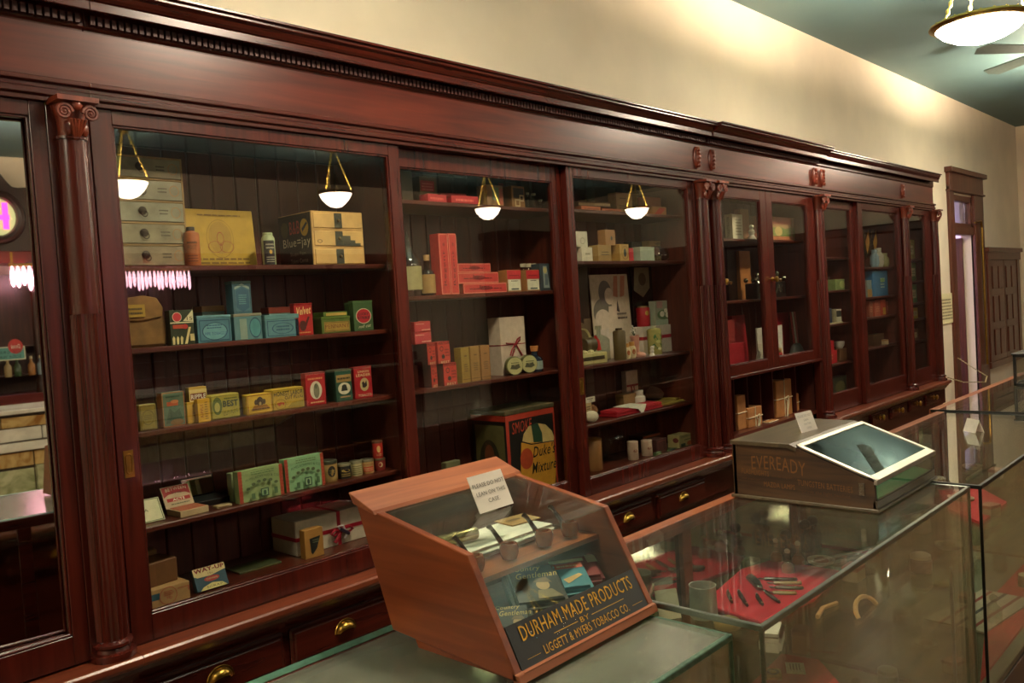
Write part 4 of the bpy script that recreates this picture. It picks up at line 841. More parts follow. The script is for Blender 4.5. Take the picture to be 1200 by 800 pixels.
decals(t, (-W/2, D/2, 0), (0, -D, 0), (0, 0, H-.02), [('r', '#5c5730', .1, .0, .95, .88), ('r', '#a8331f', 0, .93, 1, 1), ('e', '#2c2a1a', .5, .4, .3, .3), ('e', '#6b3a22', .5, .5, .14, .14)], name='side_print')
carton('small_tin', 'small pale labelled tin on the floor of the middle bay', 'tin', (524.5, 540, 541.5), z, .17, .03, '#6b6a48', bev=.004, dec=[('l', '#2c2a1e', .2, .4, .85, .7, 1)])
t, _ = carton('paper_pennant', 'white card with red stripes at the door edge of the middle bay', 'card', (480, 540, 498), z, .14, .006, '#c9c0ae', lean=.25, dec=[('r', '#a82a30', 0, .05, 1, .1), ('r', '#a82a30', 0, .16, 1, .2)])
# ================================================================== third bay
z = S3[0]
t, zt = carton('flat_box', 'orange lettered flat box on the high shelf of the third bay', 'box', (681, 241.5, 704), z, .11, .09, '#8a4a24', dec=[('r', '#c2642c', .02, .1, .98, .9), ('l', '#5a2a14', .15, .3, .9, .7, 1)])
carton('flat_box', 'second orange flat box to the right on the high shelf', 'box', (705, 244, 728), z, .12, .09, '#7d4422', dec=[('r', '#b85c2c', .02, .1, .98, .9), ('l', '#5a2a14', .15, .3, .9, .7, 1)])
carton('book', 'thin brown book lying across the orange flat boxes', 'book', (681, 236.5, 714), zt, .12, .1, '#5a3c26', rz=-.12, dec=[('r', '#a88a64', .02, .25, .98, .75)])
carton('carton', 'tall beige carton on the high shelf of the third bay', 'carton', (722.5, 226, 741), z, .15, .05, '#a8885a', dec=[('l', '#4a3c28', .12, .25, .85, .45, 2), ('l', '#4a3c28', .2, .7, .6, .8, 1)])
carton('carton', 'dim brown carton behind the tall beige carton', 'carton', (697, 219, 722), z, .25, .05, '#4c3a26')
carton('carton', 'dusty pink carton behind the lamp reflection', 'carton', (757, 231, 775), z, .16, .05, '#9c5c48')
carton('flat_box', 'tan box with red corner at the high shelf end', 'box', (765, 242, 781), z, .105, .06, '#a87848', dec=[('p', '#b83a2c', [(.1, .1), (.55, .1), (.95, .8), (.5, .9)])])
z = S3[1]
t, zt = carton('white_box', 'square white carton, lower of two stacked', 'box', (682, 289.5, 694.5), z, .105, .05, '#d6cdb4', dec=[('l', '#8a8468', .3, .4, .8, .7, 1)])
carton('white_box', 'square white carton stacked on another white carton', 'box', (675, 271, 688.5), zt, .11, .05, '#d2cbb4', dec=[('o', '#8a8468', .55, .4, .2, .2, .15)])
carton('white_box', 'thin white carton at the door edge', 'box', (675, 290, 679), z, .17, .05, '#cfc4bc')
t, zt = carton('soap_carton', 'tan carton with dark print, left of the shelf row', 'carton', (701, 287, 716.5), z, .105, .055, '#a5834c', dec=[('l', '#4a3a1c', .2, .35, .85, .65, 2)])
carton('soap_carton', 'tan carton stacked on top of the tan row', 'carton', (709.5, 269, 721), zt, .11, .045, '#a5784a', dec=[('e', '#3c4a48', .6, .45, .1, .14)])
carton('soap_carton', 'tan carton with oval mark, right of the shelf row', 'carton', (726.5, 286, 737), z, .105, .06, '#b8904c', dec=[('e', '#3a4038', .55, .5, .16, .24), ('o', '#7c5c2c', .55, .5, .38, .4, .08)])
carton('red_box', 'narrow red box between tan and black boxes', 'box', (737.5, 290.5, 742.5), z, .11, .04, '#b8222c')
carton('black_box', 'black box with glossy top behind the red box', 'box', (741, 283, 753), z, .17, .05, M('#17120f', .25))
carton('cream_jar_box', 'pale green squat box with lid', 'box', (750.5, 289, 767), z, .105, .045, '#a9b39c', lid=('#b3bba4', .008))
carton('soap_carton', 'tan carton with pink portrait label behind the pale box', 'carton', (762, 282, 777), z, .22, .06, '#a07a44', dec=[('r', '#5c3c34', .15, .3, .85, .75), ('e', '#c98f84', .5, .52, .25, .2)])
bottle('scent_decanter', 'round clear scent decanter at the right of the shelf', (776, 283, 789), z, .1, BOTTLEG, [(.6, 0), (.95, .15), (1, .4), (.75, .68), (.25, .8), (.22, .9), (.4, .94), (.2, 1)])
# third shelf
z = S3[2]
ov = thing('oval_dish', 'cream oval tray standing on its edge behind the door stile', 'dish', (Xof(683, .25, z+.1), .25, z))
p = MB().lathe([(.085, -.004), (.09, 0), (.095, .006), (.1, .006), (.1, .0), (.09, -.008)], 30, sx=.62); p.xf(Matrix.Translation((0, 0, .1)) @ Matrix.Rotation(pi/2, 4, 'X') @ Matrix.Rotation(pi/2, 4, 'Z')); p.xf(Matrix.Diagonal((.6, 1, 1, 1))); p.build('rim', M('#c9bd84', .5), ov, smooth=True)
p = MB().lathe([(.001, -.002), (.09, -.002)], 30, cap=False); p.xf(Matrix.Translation((0, 0, .1)) @ Matrix.Rotation(pi/2, 4, 'X')); p.xf(Matrix.Diagonal((.55, 1, 1, 1))); p.build('centre', M('#5c4a2c', .4), ov)
a, b, H = fit((680, 410, 712), z, .10); W = b-a
t = thing('vanity_case', 'open cream vanity case with dark fitted tray and crumpled silk', 'case', ((a+b)/2, .15, z))
MB().box(-W/2, -.05, 0, W/2, .05, H*.8).build('case_body', M('#b8ad72', .5), t, bev=.004)
MB().box(-W*.42, -.052, H*.3, W*.38, -.049, H*.55).build('dark_slot', M('#3a3218', .4), t)
mb = MB()
for k in range(8): mb.ball((-W*.4+W*.1*k*.8, -.02+.015*(k % 3), H*.82+.004*(k % 2)), .018, .016, .008, seg=8, rings=5)
mb.build('silk_lining', M('#cdc28e', .7), t, smooth=True)
t = thing('leather_roll', 'brown leather roll with a red felt end', 'roll', (Xof(692, .16, z+.1), .17, z+H*.8))
p = MB().lathe([(.03, -.04), (.034, -.036), (.034, .03), (.03, .034)], 20); p.xf(Matrix.Translation((-.005, 0, .034)) @ Matrix.Rotation(pi/2, 4, 'Y')); p.build('leather', M('#4a3a1c', .5), t, smooth=True)
mb = MB(); mb.tube([(.03, 0, .01), (.033, -.01, .045), (.04, -.012, .066), (.05, -.012, .05), (.06, -.012, .005)], .011, 8); mb.build('red_felt', M('#b82a22', .8), t, smooth=True)
carton('poster_card', 'tall pale art card with a dark-haired figure leaning at the back', 'card', (697, 321, 741), z, .235, .006, '#c8b49c', lean=.05, dec=[('e', '#c7b8aa', .3, .28, .24, .2), ('e', '#6d6658', .28, .55, .26, .17), ('e', '#cdbba6', .25, .47, .2, .12), ('e', '#6f6560', .36, .78, .17, .15), ('e', '#d9c3ac', .46, .74, .12, .1), ('p', '#cdb9a2', [(.36, .3), (.42, .62), (.6, .62), (.82, .3)]), ('p', '#b8765a', [(.62, .98), (.56, .74), (.68, .72), (.72, .98)]), ('p', '#b8765a', [(.8, .98), (.74, .72), (.86, .74), (.92, .98)]), ('p', '#4a3c34', [(.62, .56), (.66, .7), (.7, .54)]), ('l', '#5c5048', .62, .45, .9, .55, 2), ('l', '#9c8c7a', .5, .05, .95, .1, 1)])
for i, (xa, ya, xb, lb, c) in enumerate([(742, 308, 766, 'dark framed picture with a pale face leaning behind the red tin', '#1c1512'), (679, 312, 694, 'dark brown panel at the back left of the shelf', '#33201a')]):
    carton('framed_picture', lb, 'picture', (xa, ya, xb), z, .26, .012, M(c, .25), dec=[('p', '#8f8468', [(.08, .7), (.15, .95), (.85, .95), (.85, .72), (.5, .62), (.3, .66)]), ('e', '#5c4a34', .5, .82, .18, .07), ('r', '#6a5a44', .1, .35, .9, .4)] if i == 0 else [('r', '#5c4630', .3, .1, .85, .45)])
bottle('scent_bottle', 'clear flat scent bottle before the art card', (704.5, 381, 720), z, .14, BOTTLEG, [(.8, 0), (1, .04), (1, .6), (.7, .7), (.2, .76), (.2, .88), (.3, .9), (.3, 1)])
can('brown_tube', 'tall brown cylindrical tube tin at the shelf front', 'tin', (727.5, 384, 737), z, .095, '#5c4a24', lid=('#4a3a1c', .06, 0, .55), prof=[(.97, 0), (1, .02), (1, .88), (.85, .92), (.6, .93)])
t = thing('ceramic_boot', 'pink ceramic boot vase holding small sprigs', 'vase', (Xof(746, .12, z+.05), .125, z))
p = MB(); p.tube([(0, 0, .003), (0, 0, .04), (-.002, 0, .075), (-.006, 0, .108)], [.02, .017, .02, .024], 16); p.tube([(-.004, -.004, .014), (.02, -.02, .012), (.034, -.03, .009)], [.018, .014, .009], 12); p.build('boot', M('#c48a78', .3), t, smooth=True)
p = MB(); random.seed(3)
for k in range(7):
    q = (random.uniform(-.02, .012), random.uniform(-.012, .012), .13+random.uniform(-.01, .03)); p.tube([(-.006, 0, .1), q], .0012, 5, M('#4a5a3a')); p.ball(q, .005, m=M('#d8cfc0'), seg=8, rings=5)
p.build('sprigs', None, t)
for i, (xa, xb, yy) in enumerate([(735.5, 741, 402), (741.5, 747.5, 400)]):
    can('porcelain_pot', ['tiny floral porcelain pot, left of two', 'tiny floral porcelain pot, right of two'][i], 'pot', (xa, yy, xb), z, .098, '#c9b58c', lid=('#b9803c', .25, 0, .7), prof=[(.7, 0), (1, .15), (1, .6), (.7, .75)], dec=[('e', '#a85a2c', .5, .4, .2, .16)], group='tiny porcelain pots')
a, b, H = fit((754, 381, 791), z, .185); W = b-a; D = .07
t = thing('gift_box', 'wide white box with red ribbon behind the floral bottle', 'box', ((a+b)/2, .185+D/2, z)); ztop = z+H
MB().box(-W/2, -D/2, 0, W/2, D/2, H).build('wrapped_box', M('#d0c4b4', .6), t, bev=.0015)
mb = MB(); mb.box(-W/2-.001, -D/2-.001, H*.52, W/2+.001, D/2+.001, H*.64)
mb.tube([(-.03, -D/2-.006, H*.6), (-.05, -D/2-.012, H*.72), (-.055, -D/2-.01, H*.55), (-.03, -D/2-.006, H*.6), (-.005, -D/2-.012, H*.7), (-.0, -D/2-.012, H*.5), (-.03, -D/2-.006, H*.6)], .005, 6); mb.build('ribbon', M('#a82434', .4), t, smooth=True)
can('red_tin', 'small red cylindrical tin standing on the white gift box', 'tin', (755.5, 358, 765), ztop, .195, '#b01c26', lid=('#9a8a5c', .08, .6, .8), dec=[('e', '#b89a3c', .55, .65, .14, .12)])
carton('flower_box', 'small box with white flowers standing on the gift box', 'box', (768, 352, 787), ztop, .2, .04, '#9ca08a', dec=[('r', '#b58a84', .1, .7, .45, .98), ('e', '#5c7a4c', .5, .42, .4, .2), ('e', '#e8e2d0', .4, .45, .14, .12), ('e', '#e8e2d0', .72, .4, .13, .11), ('e', '#e8e2d0', .62, .58, .11, .09), ('r', '#a5b59c', 0, 0, 1, .22)])
can('floral_bottle', 'tall green and yellow floral talc bottle before the gift box', 'bottle', (769, 381, 779), z, .11, '#a8a05c', lid=('#b8b494', .1, .3, .4), prof=[(.95, 0), (1, .03), (1, .86), (.7, .9), (.42, .91)], dec=[('e', '#4a7a44', .5, .6, .3, .12), ('e', '#3c6a3c', .45, .3, .35, .1), ('e', '#d8d0a0', .6, .2, .15, .05), ('e', '#c9c27c', .5, .45, .16, .06)])
t = thing('figurine', 'tiny white porcelain cherub figurine on the shelf edge', 'figurine', (Xof(765, .1, z+.02), .105, z))
p = MB(); p.lathe([(.014, 0), (.012, .006), (.008, .014), (.011, .024), (.008, .034)], 12); p.ball((0, -.002, .041), .0085, seg=10, rings=7)
p.tube([(-.006, 0, .03), (-.014, -.004, .036), (-.016, -.004, .046)], .003, 6); p.tube([(.006, 0, .03), (.014, -.004, .038), (.012, -.004, .05)], .003, 6); p.build('porcelain_body', M('#e4dcca', .25), t, smooth=True)
# fourth shelf
z = S3[3]
t = thing('price_card', 'small white tent card on a slim box at the door edge', 'card', (Xof(690, .17, z+.08), .17, z))
MB().box(-.028, 0, 0, .02, .03, .082).build('slim_box', M('#b59a6c'), t, bev=.001)
decals(t, (-.028, 0, 0), (.048, 0, 0), (0, 0, .082), [('l', '#4a3a28', .2, .1, .8, .85, 6)])
MB().box(-.032, -.002, .083, .046, .002, .108).build('card', M('#dcd4bc'), t)
decals(t, (-.032, -.002, .083), (.078, 0, 0), (0, 0, .025), [('l', '#4a4238', .2, .5, .8, .85, 1), ('l', '#4a4238', .35, .15, .7, .4, 1)])
t = tag(MB().ball((0, 0, .03), .036, .03, .032, seg=18, rings=10).build('sponge', M('#a8744a', .9, 0, .4, 70), loc=(Xof(699.5, .2, z+.03), .235, z), smooth=True), 'round tan bath sponge beside the tent card', 'sponge')
for v in t.data.vertices:
    r_ = random.uniform(.93, 1.06); v.co = Vector((v.co.x*r_, v.co.y*r_, max(0, v.co.z*r_)))
p = MB().lathe([(.02*sin(pi*i/12)**.6*2.9*.5 + .001, -.045+.09*i/12) for i in range(13)], 40, flute=(20, .06)); p.xf(Matrix.Translation((0, 0, .027)) @ Matrix.Rotation(pi/2, 4, 'Y')); p.xf(Matrix.Diagonal((1, 1, .93, 1)))
tag(p.build('ribbed_dish', M('#cfc6a8', .35), loc=(Xof(700, .09, z+.03), .125, z), smooth=True), 'white ribbed oval dish at the shelf front', 'dish')
t = thing('red_cloth', 'folded red cloth under a white handkerchief', 'cloth', (Xof(743, .13, z+.015), .14, z))
mb = MB(); W = Xof(771, .1, z)-Xof(715, .1, z)
mb.box(-W/2, -.05, 0, W/2, .06, .012); mb.box(-W/2+.008, -.046, .012, W/2-.004, .055, .03); mb.build('cloth_folds', M('#a80f20', .8), t, bev=.005, seg=2, smooth=True)
hk = MB(); zz = .0325
hk.add([(-.085, -.04, zz), (.055, -.045, zz), (.05, .05, zz), (-.09, .05, zz), (.0, -.0535, zz), (.0, -.056, -.012), (-.03, -.055, zz-.012), (.03, -.055, zz-.012)], [(0, 4, 1, 2, 3), (4, 6, 5), (4, 5, 7), (0, 6, 4), (4, 7, 1)], None)
h2 = hk.build('handkerchief', M('#d8d0bc', .7), t); s_ = h2.modifiers.new('thick', 'SOLIDIFY'); s_.thickness = .003; s_.offset = 1
t, _ = carton('gift_box', 'pale pink small box with red ribbon at the shelf back', 'box', (734.5, 434, 748), z, .27, .03, '#b9a090', dec=[('r', '#8d1c28', 0, .56, 1, .62), ('p', '#8d1c28', [(.3, .6), (.42, .2), (.5, .2), (.45, .6)]), ('p', '#8d1c28', [(.55, .6), (.62, .15), (.7, .15), (.66, .6)])])
carton('tan_box', 'squat tan box behind the handkerchief', 'box', (731, 461, 747.5), z, .2, .05, '#8d6f44', lid=('#9a7c50', .01))
bottle('cream_jar', 'small white screw-top jar on the fourth shelf', (750, 457, 760), z, .17, M('#d9d6c4', .25), [(.85, 0), (1, .06), (1, .62), (.7, .72), (.75, .75), (.75, .97), (.7, 1)], cat='jar')
bottle('bud_vase', 'dusty pink bulb-shaped bud vase at the shelf back', (773.5, 441, 794), z, .24, M('#a88474', .3), [(.5, 0), (.9, .12), (1, .3), (.8, .48), (.35, .62), (.16, .75), (.14, .92), (.22, 1)], cat='vase')
zt = z
for i, (xa, xb, yy) in enumerate([(745, 812, .004), (752, 800, .004), (750, 790, .003), (790, 811, .004)]):
    a = Xof(xa, .16, z); b = Xof(xb, .16, z)
    t = MB().box(a, .12+.01*i, zt, b, .2+.015*i, zt+yy).build('paper_packet', M(['#8d7a3c', '#b09a44', '#9c8a40', '#b8a04a'][i], .7))
    tag(t, ['lowest yellowed paper packet in the flat stack', 'second yellowed paper packet in the flat stack', 'third yellowed paper packet in the flat stack', 'topmost yellow packet at the right of the flat stack'][i], 'packet', 'yellowed paper packets'); zt += yy+.0004
# floor
z = FLOORZ
can('cork_cylinder', 'tall tan cardboard cylinder on the cabinet floor', 'tube', (694.5, 514, 711.5), z, .12, '#8a5f30', lid=('#94683a', .06), seg=26)
bottle('glass_dome', 'clear glass bell jar on the cabinet floor', (719, 499, 741), z, .19, BOTTLEG, [(1, 0), (1, .6), (.9, .78), (.55, .92), (.15, .96), (.12, 1)], cat='bell jar')
for i, (xa, xb, yy) in enumerate([(743, 751, 517), (759.5, 767.5, 515.5)]):
    can('talc_tube', ['slim pale tube, left of two on the floor', 'slim pale tube, right of two on the floor'][i], 'tube', (xa, yy, xb), z, .115, '#b59a84', lid=('#c4ab94', .06), dec=[('e', '#8a5a4a', .5, .5, .2, .08)], group='slim pale tubes on the cabinet floor')
carton('dark_carton', 'dark carton with orange lid band behind the pale tubes', 'carton', (754, 508.5, 774), z, .19, .09, '#1c120e', dec=[('r', '#8a3c1c', 0, .84, 1, .96)])
carton('dark_carton', 'maroon carton at the right of the pale tubes', 'carton', (769.5, 514, 781.5), z, .105, .07, '#3c1a16', dec=[('b', '#6a3a2c', .1, .1, .9, .9, .05)])
carton('green_packet', 'low green packet before the maroon carton', 'package', (769, 529.5, 776), z, .08, .02, '#4a5c38', dec=[('l', '#a8b08a', .2, .4, .8, .7, 1)])
carton('green_packet', 'low green packet with blue mark to the right', 'package', (783, 526, 793), z, .1, .04, '#52603a', dec=[('r', '#2c4a6a', .3, .3, .7, .7)])
carton('cream_carton', 'cream printed carton at the right corner of the floor', 'carton', (796, 507.5, 817), z, .1, .07, '#a89c68', dec=[('t', '#2c3a2c', 'DEPENDON', .1, .76, .9, .9), ('l', '#3c4a34', .25, .5, .8, .62, 1), ('e', '#a8502c', .55, .22, .14, .18), ('r', '#2c4438', .08, .05, .32, .3), ('r', '#2c4438', .75, .1, .95, .4)], side=[('e', '#6a2a24', .7, .6, .25, .2)])
# ================================================================== central cabinet
z = SB[0]
carton('tall_white_box', 'tall white box with lettered edge behind the left hinged door', 'box', (858.5, 251, 870.5), z, .11, .05, '#d0c9a8', dec=[('l', '#8a8464', .25, .15, .85, .85, 6)], side=[('T', '#3c3c34', 'TOILETWATER', .3, .1, .6, .9)])
carton('tall_orange_box', 'tall dull orange box behind the tall white box', 'box', (868, 245, 878), z, .2, .04, '#8a5a34')
t = thing('figurine', 'small white figurine on the shelf of the left hinged door', 'figurine', (Xof(881, .12, z+.02), .12, z))
p = MB(); p.lathe([(.03, 0), (.024, .01), (.014, .03), (.02, .05), (.01, .065)], 12); p.ball((0, 0, .078), .014); p.build('porcelain_body', M('#d8d2ba', .3), t, smooth=True)
bottle('scent_bottle', 'small gold-topped scent bottle beside the white figurine', (885, 272, 891), z, .12, BOTTLEG, [(.8, 0), (1, .05), (1, .55), (.4, .65), (.4, .8)], stopper=(BRASS, .78, 1, .45))
carton('tall_orange_box', 'narrow orange box at the door meeting stile', 'box', (884, 253, 889), z, .19, .04, '#8d4a2c')
carton('picture_box', 'pink and green landscape box, left of two', 'box', (905.5, 254.5, 927), z, .12, .07, '#b08a64', dec=[('r', '#b56a5c', 0, .7, 1, 1), ('p', '#7a8a4a', [(0, .2), (0, .55), (.4, .6), (.7, .5), (1, .6), (1, .2)]), ('e', '#c8b070', .3, .4, .2, .2), ('r', '#b0704c', 0, 0, 1, .2)])
carton('picture_box', 'pink and green landscape box, right of two', 'box', (928, 256, 943), z, .13, .07, '#a8825c', dec=[('r', '#a8705c', 0, .75, 1, 1), ('p', '#8a8c4c', [(0, .2), (0, .6), (.5, .5), (1, .65), (1, .2)])])
z = SB[1]
carton('tall_orange_box', 'tall orange-brown box on the middle shelf', 'box', (867.5, 294, 880), z, .243, .024, '#9c6430')
carton('dark_case', 'dark angular case behind the tall orange-brown box', 'case', (853, 290, 900), z, .27, .04, M('#20130e', .3))
def metalcase(px, Y, lb):
    a, b, H = fit(px, z, Y); W = b-a; t = thing('metal_casket', lb, 'casket', ((a+b)/2, Y+.04, z))
    MB().box(-W/2, -.04, 0, W/2, .04, H*.6).build('box', M('#3c3a34', .3, .9), t, bev=.006)
    p = MB()
    for s in (-1, 1):
        p.ball((s*W*.42, -.035, H*.72), H*.09, seg=8, rings=6); p.ball((s*W*.42, .035, H*.72), H*.09, seg=8, rings=6)
        p.tube([(s*W*.3, -.045, H*.15), (s*W*.15, -.046, H*.45), (0, -.045, H*.2)], .006, 6)
    p.ball((W*.3, 0, H*.9), H*.1); p.lathe([(.02, H*.6), (.012, H*.7), (.02, H*.8)], 10, (W*.3, 0, 0)); p.build('ornament', M('#8a8874', .25, 1), t, smooth=True)
metalcase((887, 319, 897), .1, 'ornate dark metal casket behind the left hinged door'); metalcase((905, 317, 921), .12, 'ornate silvered casket with ball finial behind the right hinged door')
carton('tall_grey_box', 'tall dull grey box at the right of the middle shelf', 'box', (927, 302, 944), z, .2, .06, '#4c4638')
z = NZ
carton('red_album', 'large bright red album standing behind the left door', 'album', (862, 369, 877), z, .17, .04, '#a8101e', lean=.05)
carton('red_album', 'red album with clipped top to the left of the bright album', 'album', (846, 375, 862), z, .15, .04, '#8d2a24')
carton('red_tray', 'flat red box front of the albums', 'box', (850, 402, 875), z, .11, .035, '#9c1420')
t = thing('fabric_flowers', 'bunch of red fabric flowers with green leaves', 'flowers', (Xof(862, .07, z+.02), .085, z)); random.seed(5); p = MB()
for k in range(16): p.ball((random.uniform(-.1, .1), random.uniform(-.02, .02), random.uniform(.015, .045)), .016, .014, .013, seg=8, rings=5)
p.build('blossoms', M('#8d1420', .7), t, smooth=True); p = MB()
for k in range(6): p.ball((random.uniform(-.09, .09), -.025, random.uniform(.012, .03)), .014, .006, .009, seg=8, rings=5)
p.build('leaves', M('#2c3a20', .7), t, smooth=True)
carton('greeting_card', 'white card standing behind the left door near the meeting stile', 'card', (888, 384, 897), z, .18, .01, '#bcb4a4')
carton('greeting_card', 'second pale card low beside the white hand', 'card', (889, 402, 898), z, .13, .01, '#b4aa94')
t = thing('hand_figurine', 'small white porcelain hand with open fingers', 'figurine', (Xof(890, .09, z+.03), .1, z)); p = MB()
p.lathe([(.02, 0), (.014, .012), (.012, .03), (.018, .045)], 10)
for k in range(5):
    a = (k-2)*.35; L = [.04, .06, .065, .06, .045][k]; p.tube([(.014*sin(a), 0, .04), (.03*sin(a), -.004, .04+L*.55), (.045*sin(a)+.004, -.01, .04+L)], [.005, .0045, .003], 6)
p.build('porcelain_hand', M('#cfc8b4', .3), t, smooth=True)
carton('red_album', 'red album behind the right hinged door', 'album', (911, 366, 926), z, .2, .03, '#8d1420')
carton('greeting_card', 'bright white card behind the right door at the stile', 'card', (907, 381, 917.5), z, .14, .008, '#d4cfc0')
t = thing('doll', 'small red and yellow cloth doll behind the right door', 'doll', (Xof(915, .1, z+.04), .11, z)); p = MB()
p.lathe([(.024, 0), (.028, .03), (.02, .07)], 12, m=M('#b02a24', .6)); p.ball((0, 0, .088), .02, m=M('#c8a06a')); p.ball((.02, -.004, .05), .012, .01, .03, m=M('#c08a2c')); p.lathe([(.02, .1), (.012, .125), (.002, .13)], 10, m=M('#c9c2b0')); p.build('doll_body', None, t, smooth=True)
t = thing('ribbon_bunch', 'hanging pink and white ribbons above the grey pouch', 'ribbon', (Xof(931, .15, z+.2), .15, z+.0)); p = MB()
for k, c in enumerate(('#a83a3c', '#c4bca8', '#b8605c', '#8f9488')): p.add([(-.06+.03*k, 0, .31), (-.04+.03*k, 0, .31), (-.02+.03*k, -.01, .1), (-.045+.03*k, -.01, .1)], [(0, 1, 2, 3)], M(c, .6))
o_ = p.build('ribbons', None, t); s_ = o_.modifiers.new('thick', 'SOLIDIFY'); s_.thickness = .002
p = MB(); p.lathe([(.03, 0), (.07, .01), (.075, .05), (.05, .09), (.03, .105)], 16, sx=1, sy=.5); tag(p.build('cloth_pouch', M('#5c625c', .8), loc=(Xof(934, .13, z+.05), .13, z), smooth=True), 'grey-blue cloth pouch behind the right hinged door', 'pouch')
carton('patterned_bag', 'tan patterned bag at the right corner of the door', 'bag', (939, 357, 951), z, .16, .05, '#6d5a34', bev=.008)
# niche parcels
def parcel(px, zb, Y, D, lb, both=True):
    a, b, H = fit(px, zb, Y); W = b-a; t = thing('wrapped_parcel', lb, 'parcel', ((a+b)/2, Y+D/2, zb), 0, 'brown paper parcels in the niche')
    MB().box(-W/2, -D/2, 0, W/2, D/2, H).build('paper_wrap', M('#a8703a', .7, 0, .2, 20), t, bev=.004)
    p = MB(); q = .0025; zc = H*.5
    P = [(-W/2-q, -D/2-q, zc), (W/2+q, -D/2-q, zc), (W/2+q, D/2+q, zc), (-W/2-q, D/2+q, zc)]; p.tube(P, .003, 6, closed=True)
    if both:
        p.tube([(0, -D/2-q, 0), (0, -D/2-q, H+q), (0, D/2+q, H+q), (0, D/2+q, 0)], .003, 6)
        p.tube([(0, -D/2-.006, zc), (.02, -D/2-.012, zc-.02), (.012, -D/2-.01, zc-.06), (.018, -D/2-.01, zc-.11)], .004, 6); p.tube([(0, -D/2-.006, zc), (.03, -D/2-.012, zc+.012), (.035, -D/2-.012, zc-.03), (.006, -D/2-.01, zc-.12)], .004, 6)
    p.build('string', M('#cfc3a0', .8), t, smooth=True)
z = .87
parcel((864.5, 463, 874.5), z, .09, .05, 'tall narrow brown paper parcel at the left of the niche', False)
parcel((877, 476.5, 893), z, .08, .08, 'short stout brown paper parcel tied with string')
parcel((910, 445, 928), z, .10, .08, 'large tall brown paper parcel tied with string')
parcel((931, 461, 936.5), z, .13, .05, 'slim brown parcel at the right of the niche', False)
parcel((901, 492.5, 911.5), z, .06, .04, 'tiny brown parcel lying before the large parcel', False)
# ================================================================== end cabinet goods
z = SC1[0]
t = thing('epergne', 'tall silver epergne with glass drops in the end cabinet', 'epergne', (5.66, .2, z)); t.scale = (.9, .9, .75); p = MB()
p.lathe([(.09, 0), (.08, .012), (.03, .02), (.018, .05), (.03, .09), (.012, .12), (.012, .3), (.02, .32), (.006, .36)], 16)
for k in range(8):
    a = 2*pi*k/8; p.tube([(0, 0, .12), (.05*cos(a), .05*sin(a), .17), (.085*cos(a), .085*sin(a), .15)], .005, 6); p.ball((.085*cos(a), .085*sin(a), .14), .016, seg=8, rings=6)
for k in range(8): a = 2*pi*k/8+.3; p.tube([(0, 0, .22), (.04*cos(a), .04*sin(a), .27), (.065*cos(a), .065*sin(a), .24)], .004, 6); p.ball((.065*cos(a), .065*sin(a), .235), .012, seg=8, rings=6)
p.build('silver_stand', M('#7c7a66', .25, .9), t, smooth=True)
z = SC1[1]
for i, (xa, xb, yy) in enumerate([(968, 975, 312), (976, 984, 310)]): can('glass_jar', ['squat jar at the left of the end cabinet shelf', 'second squat jar in the end cabinet'][i], 'jar', (xa, yy+12, xb), z, .2, '#8f8a5c', lid=('#6a6448', .2, .5), prof=[(.85, 0), (1, .1), (1, .75), (.8, .8)])
carton('olive_box', 'olive green box on the pink-lit shelf of the end cabinet', 'box', (979, 327, 992), z, .11, .06, '#7a8a54', dec=[('e', '#a8b070', .6, .5, .25, .35)])
carton('yellow_box', 'dull yellow box at the back of the end cabinet shelf', 'box', (985, 305, 998), SC1[1], .22, .05, '#6d6030')
z = SC1[2]
carton('dark_blue_box', 'dark blue box on the third shelf of the end cabinet', 'box', (970, 361, 975), z, .11, .08, '#232c3c')
carton('slim_box', 'slim grey carton beside the dark blue box', 'box', (977, 362, 980.5), z, .11, .05, '#8a8468')
can('dark_jar', 'dark round jar with white label in the end cabinet', 'jar', (981.5, 362, 989), z, .11, '#1c2418', lid=('#c4bca4', .1), dec=[('r', '#b5b09a', .2, .05, .9, .45)])
carton('brown_box', 'brown box behind the dark round jar', 'box', (986, 358, 1000), z, .24, .05, '#3c2a1a')
t = MB().box(5.62, .09, z, 5.95, .2, z+.008).build('paper_stack', M('#b5a882', .7)); tag(t, 'low sheaf of pale paper at the shelf front, end cabinet', 'paper')
z = SC1[3]
t, zt = carton('red_box', 'bright red box at the bottom of a pair in the end cabinet', 'box', (971, 411, 981), z, .10, .07, '#b81c24', dec=[('l', '#e08a5c', .15, .3, .5, .8, 2)])
carton('red_box', 'bright red box stacked above another in the end cabinet', 'box', (972.5, 399, 977.5), zt, .11, .05, '#b01a22')
carton('brown_carton', 'brown carton carrying a white cup in the end cabinet', 'carton', (984, 408, 995), z, .12, .07, '#5c3c20')
p = MB().lathe([(.02, 0), (.035, .02), (.038, .05), (.034, .05), (.03, .02), (.004, .008)], 16, cap=False); a, b, H = fit((984, 408, 995), z, .12)
tag(p.build('white_cup', M('#cfc9bc', .3), loc=((a+b)/2, .155, z+H), smooth=True), 'white cup on the brown carton in the end cabinet', 'cup')
bottle('dark_bottle', 'dark stoppered bottle at the right of the red boxes', (998, 408, 1003.5), z, .12, AMBERG, [(.9, 0), (1, .05), (1, .55), (.4, .7), (.35, .9)], stopper=('#6b5a3c', .88, 1, .45))
carton('green_crate', 'dark green picture box on the floor of the end cabinet', 'box', (975, 441, 994), .87, .13, .06, '#2a3226', dec=[('e', '#5c5a34', .5, .5, .3, .3)])
z = SC2[0]
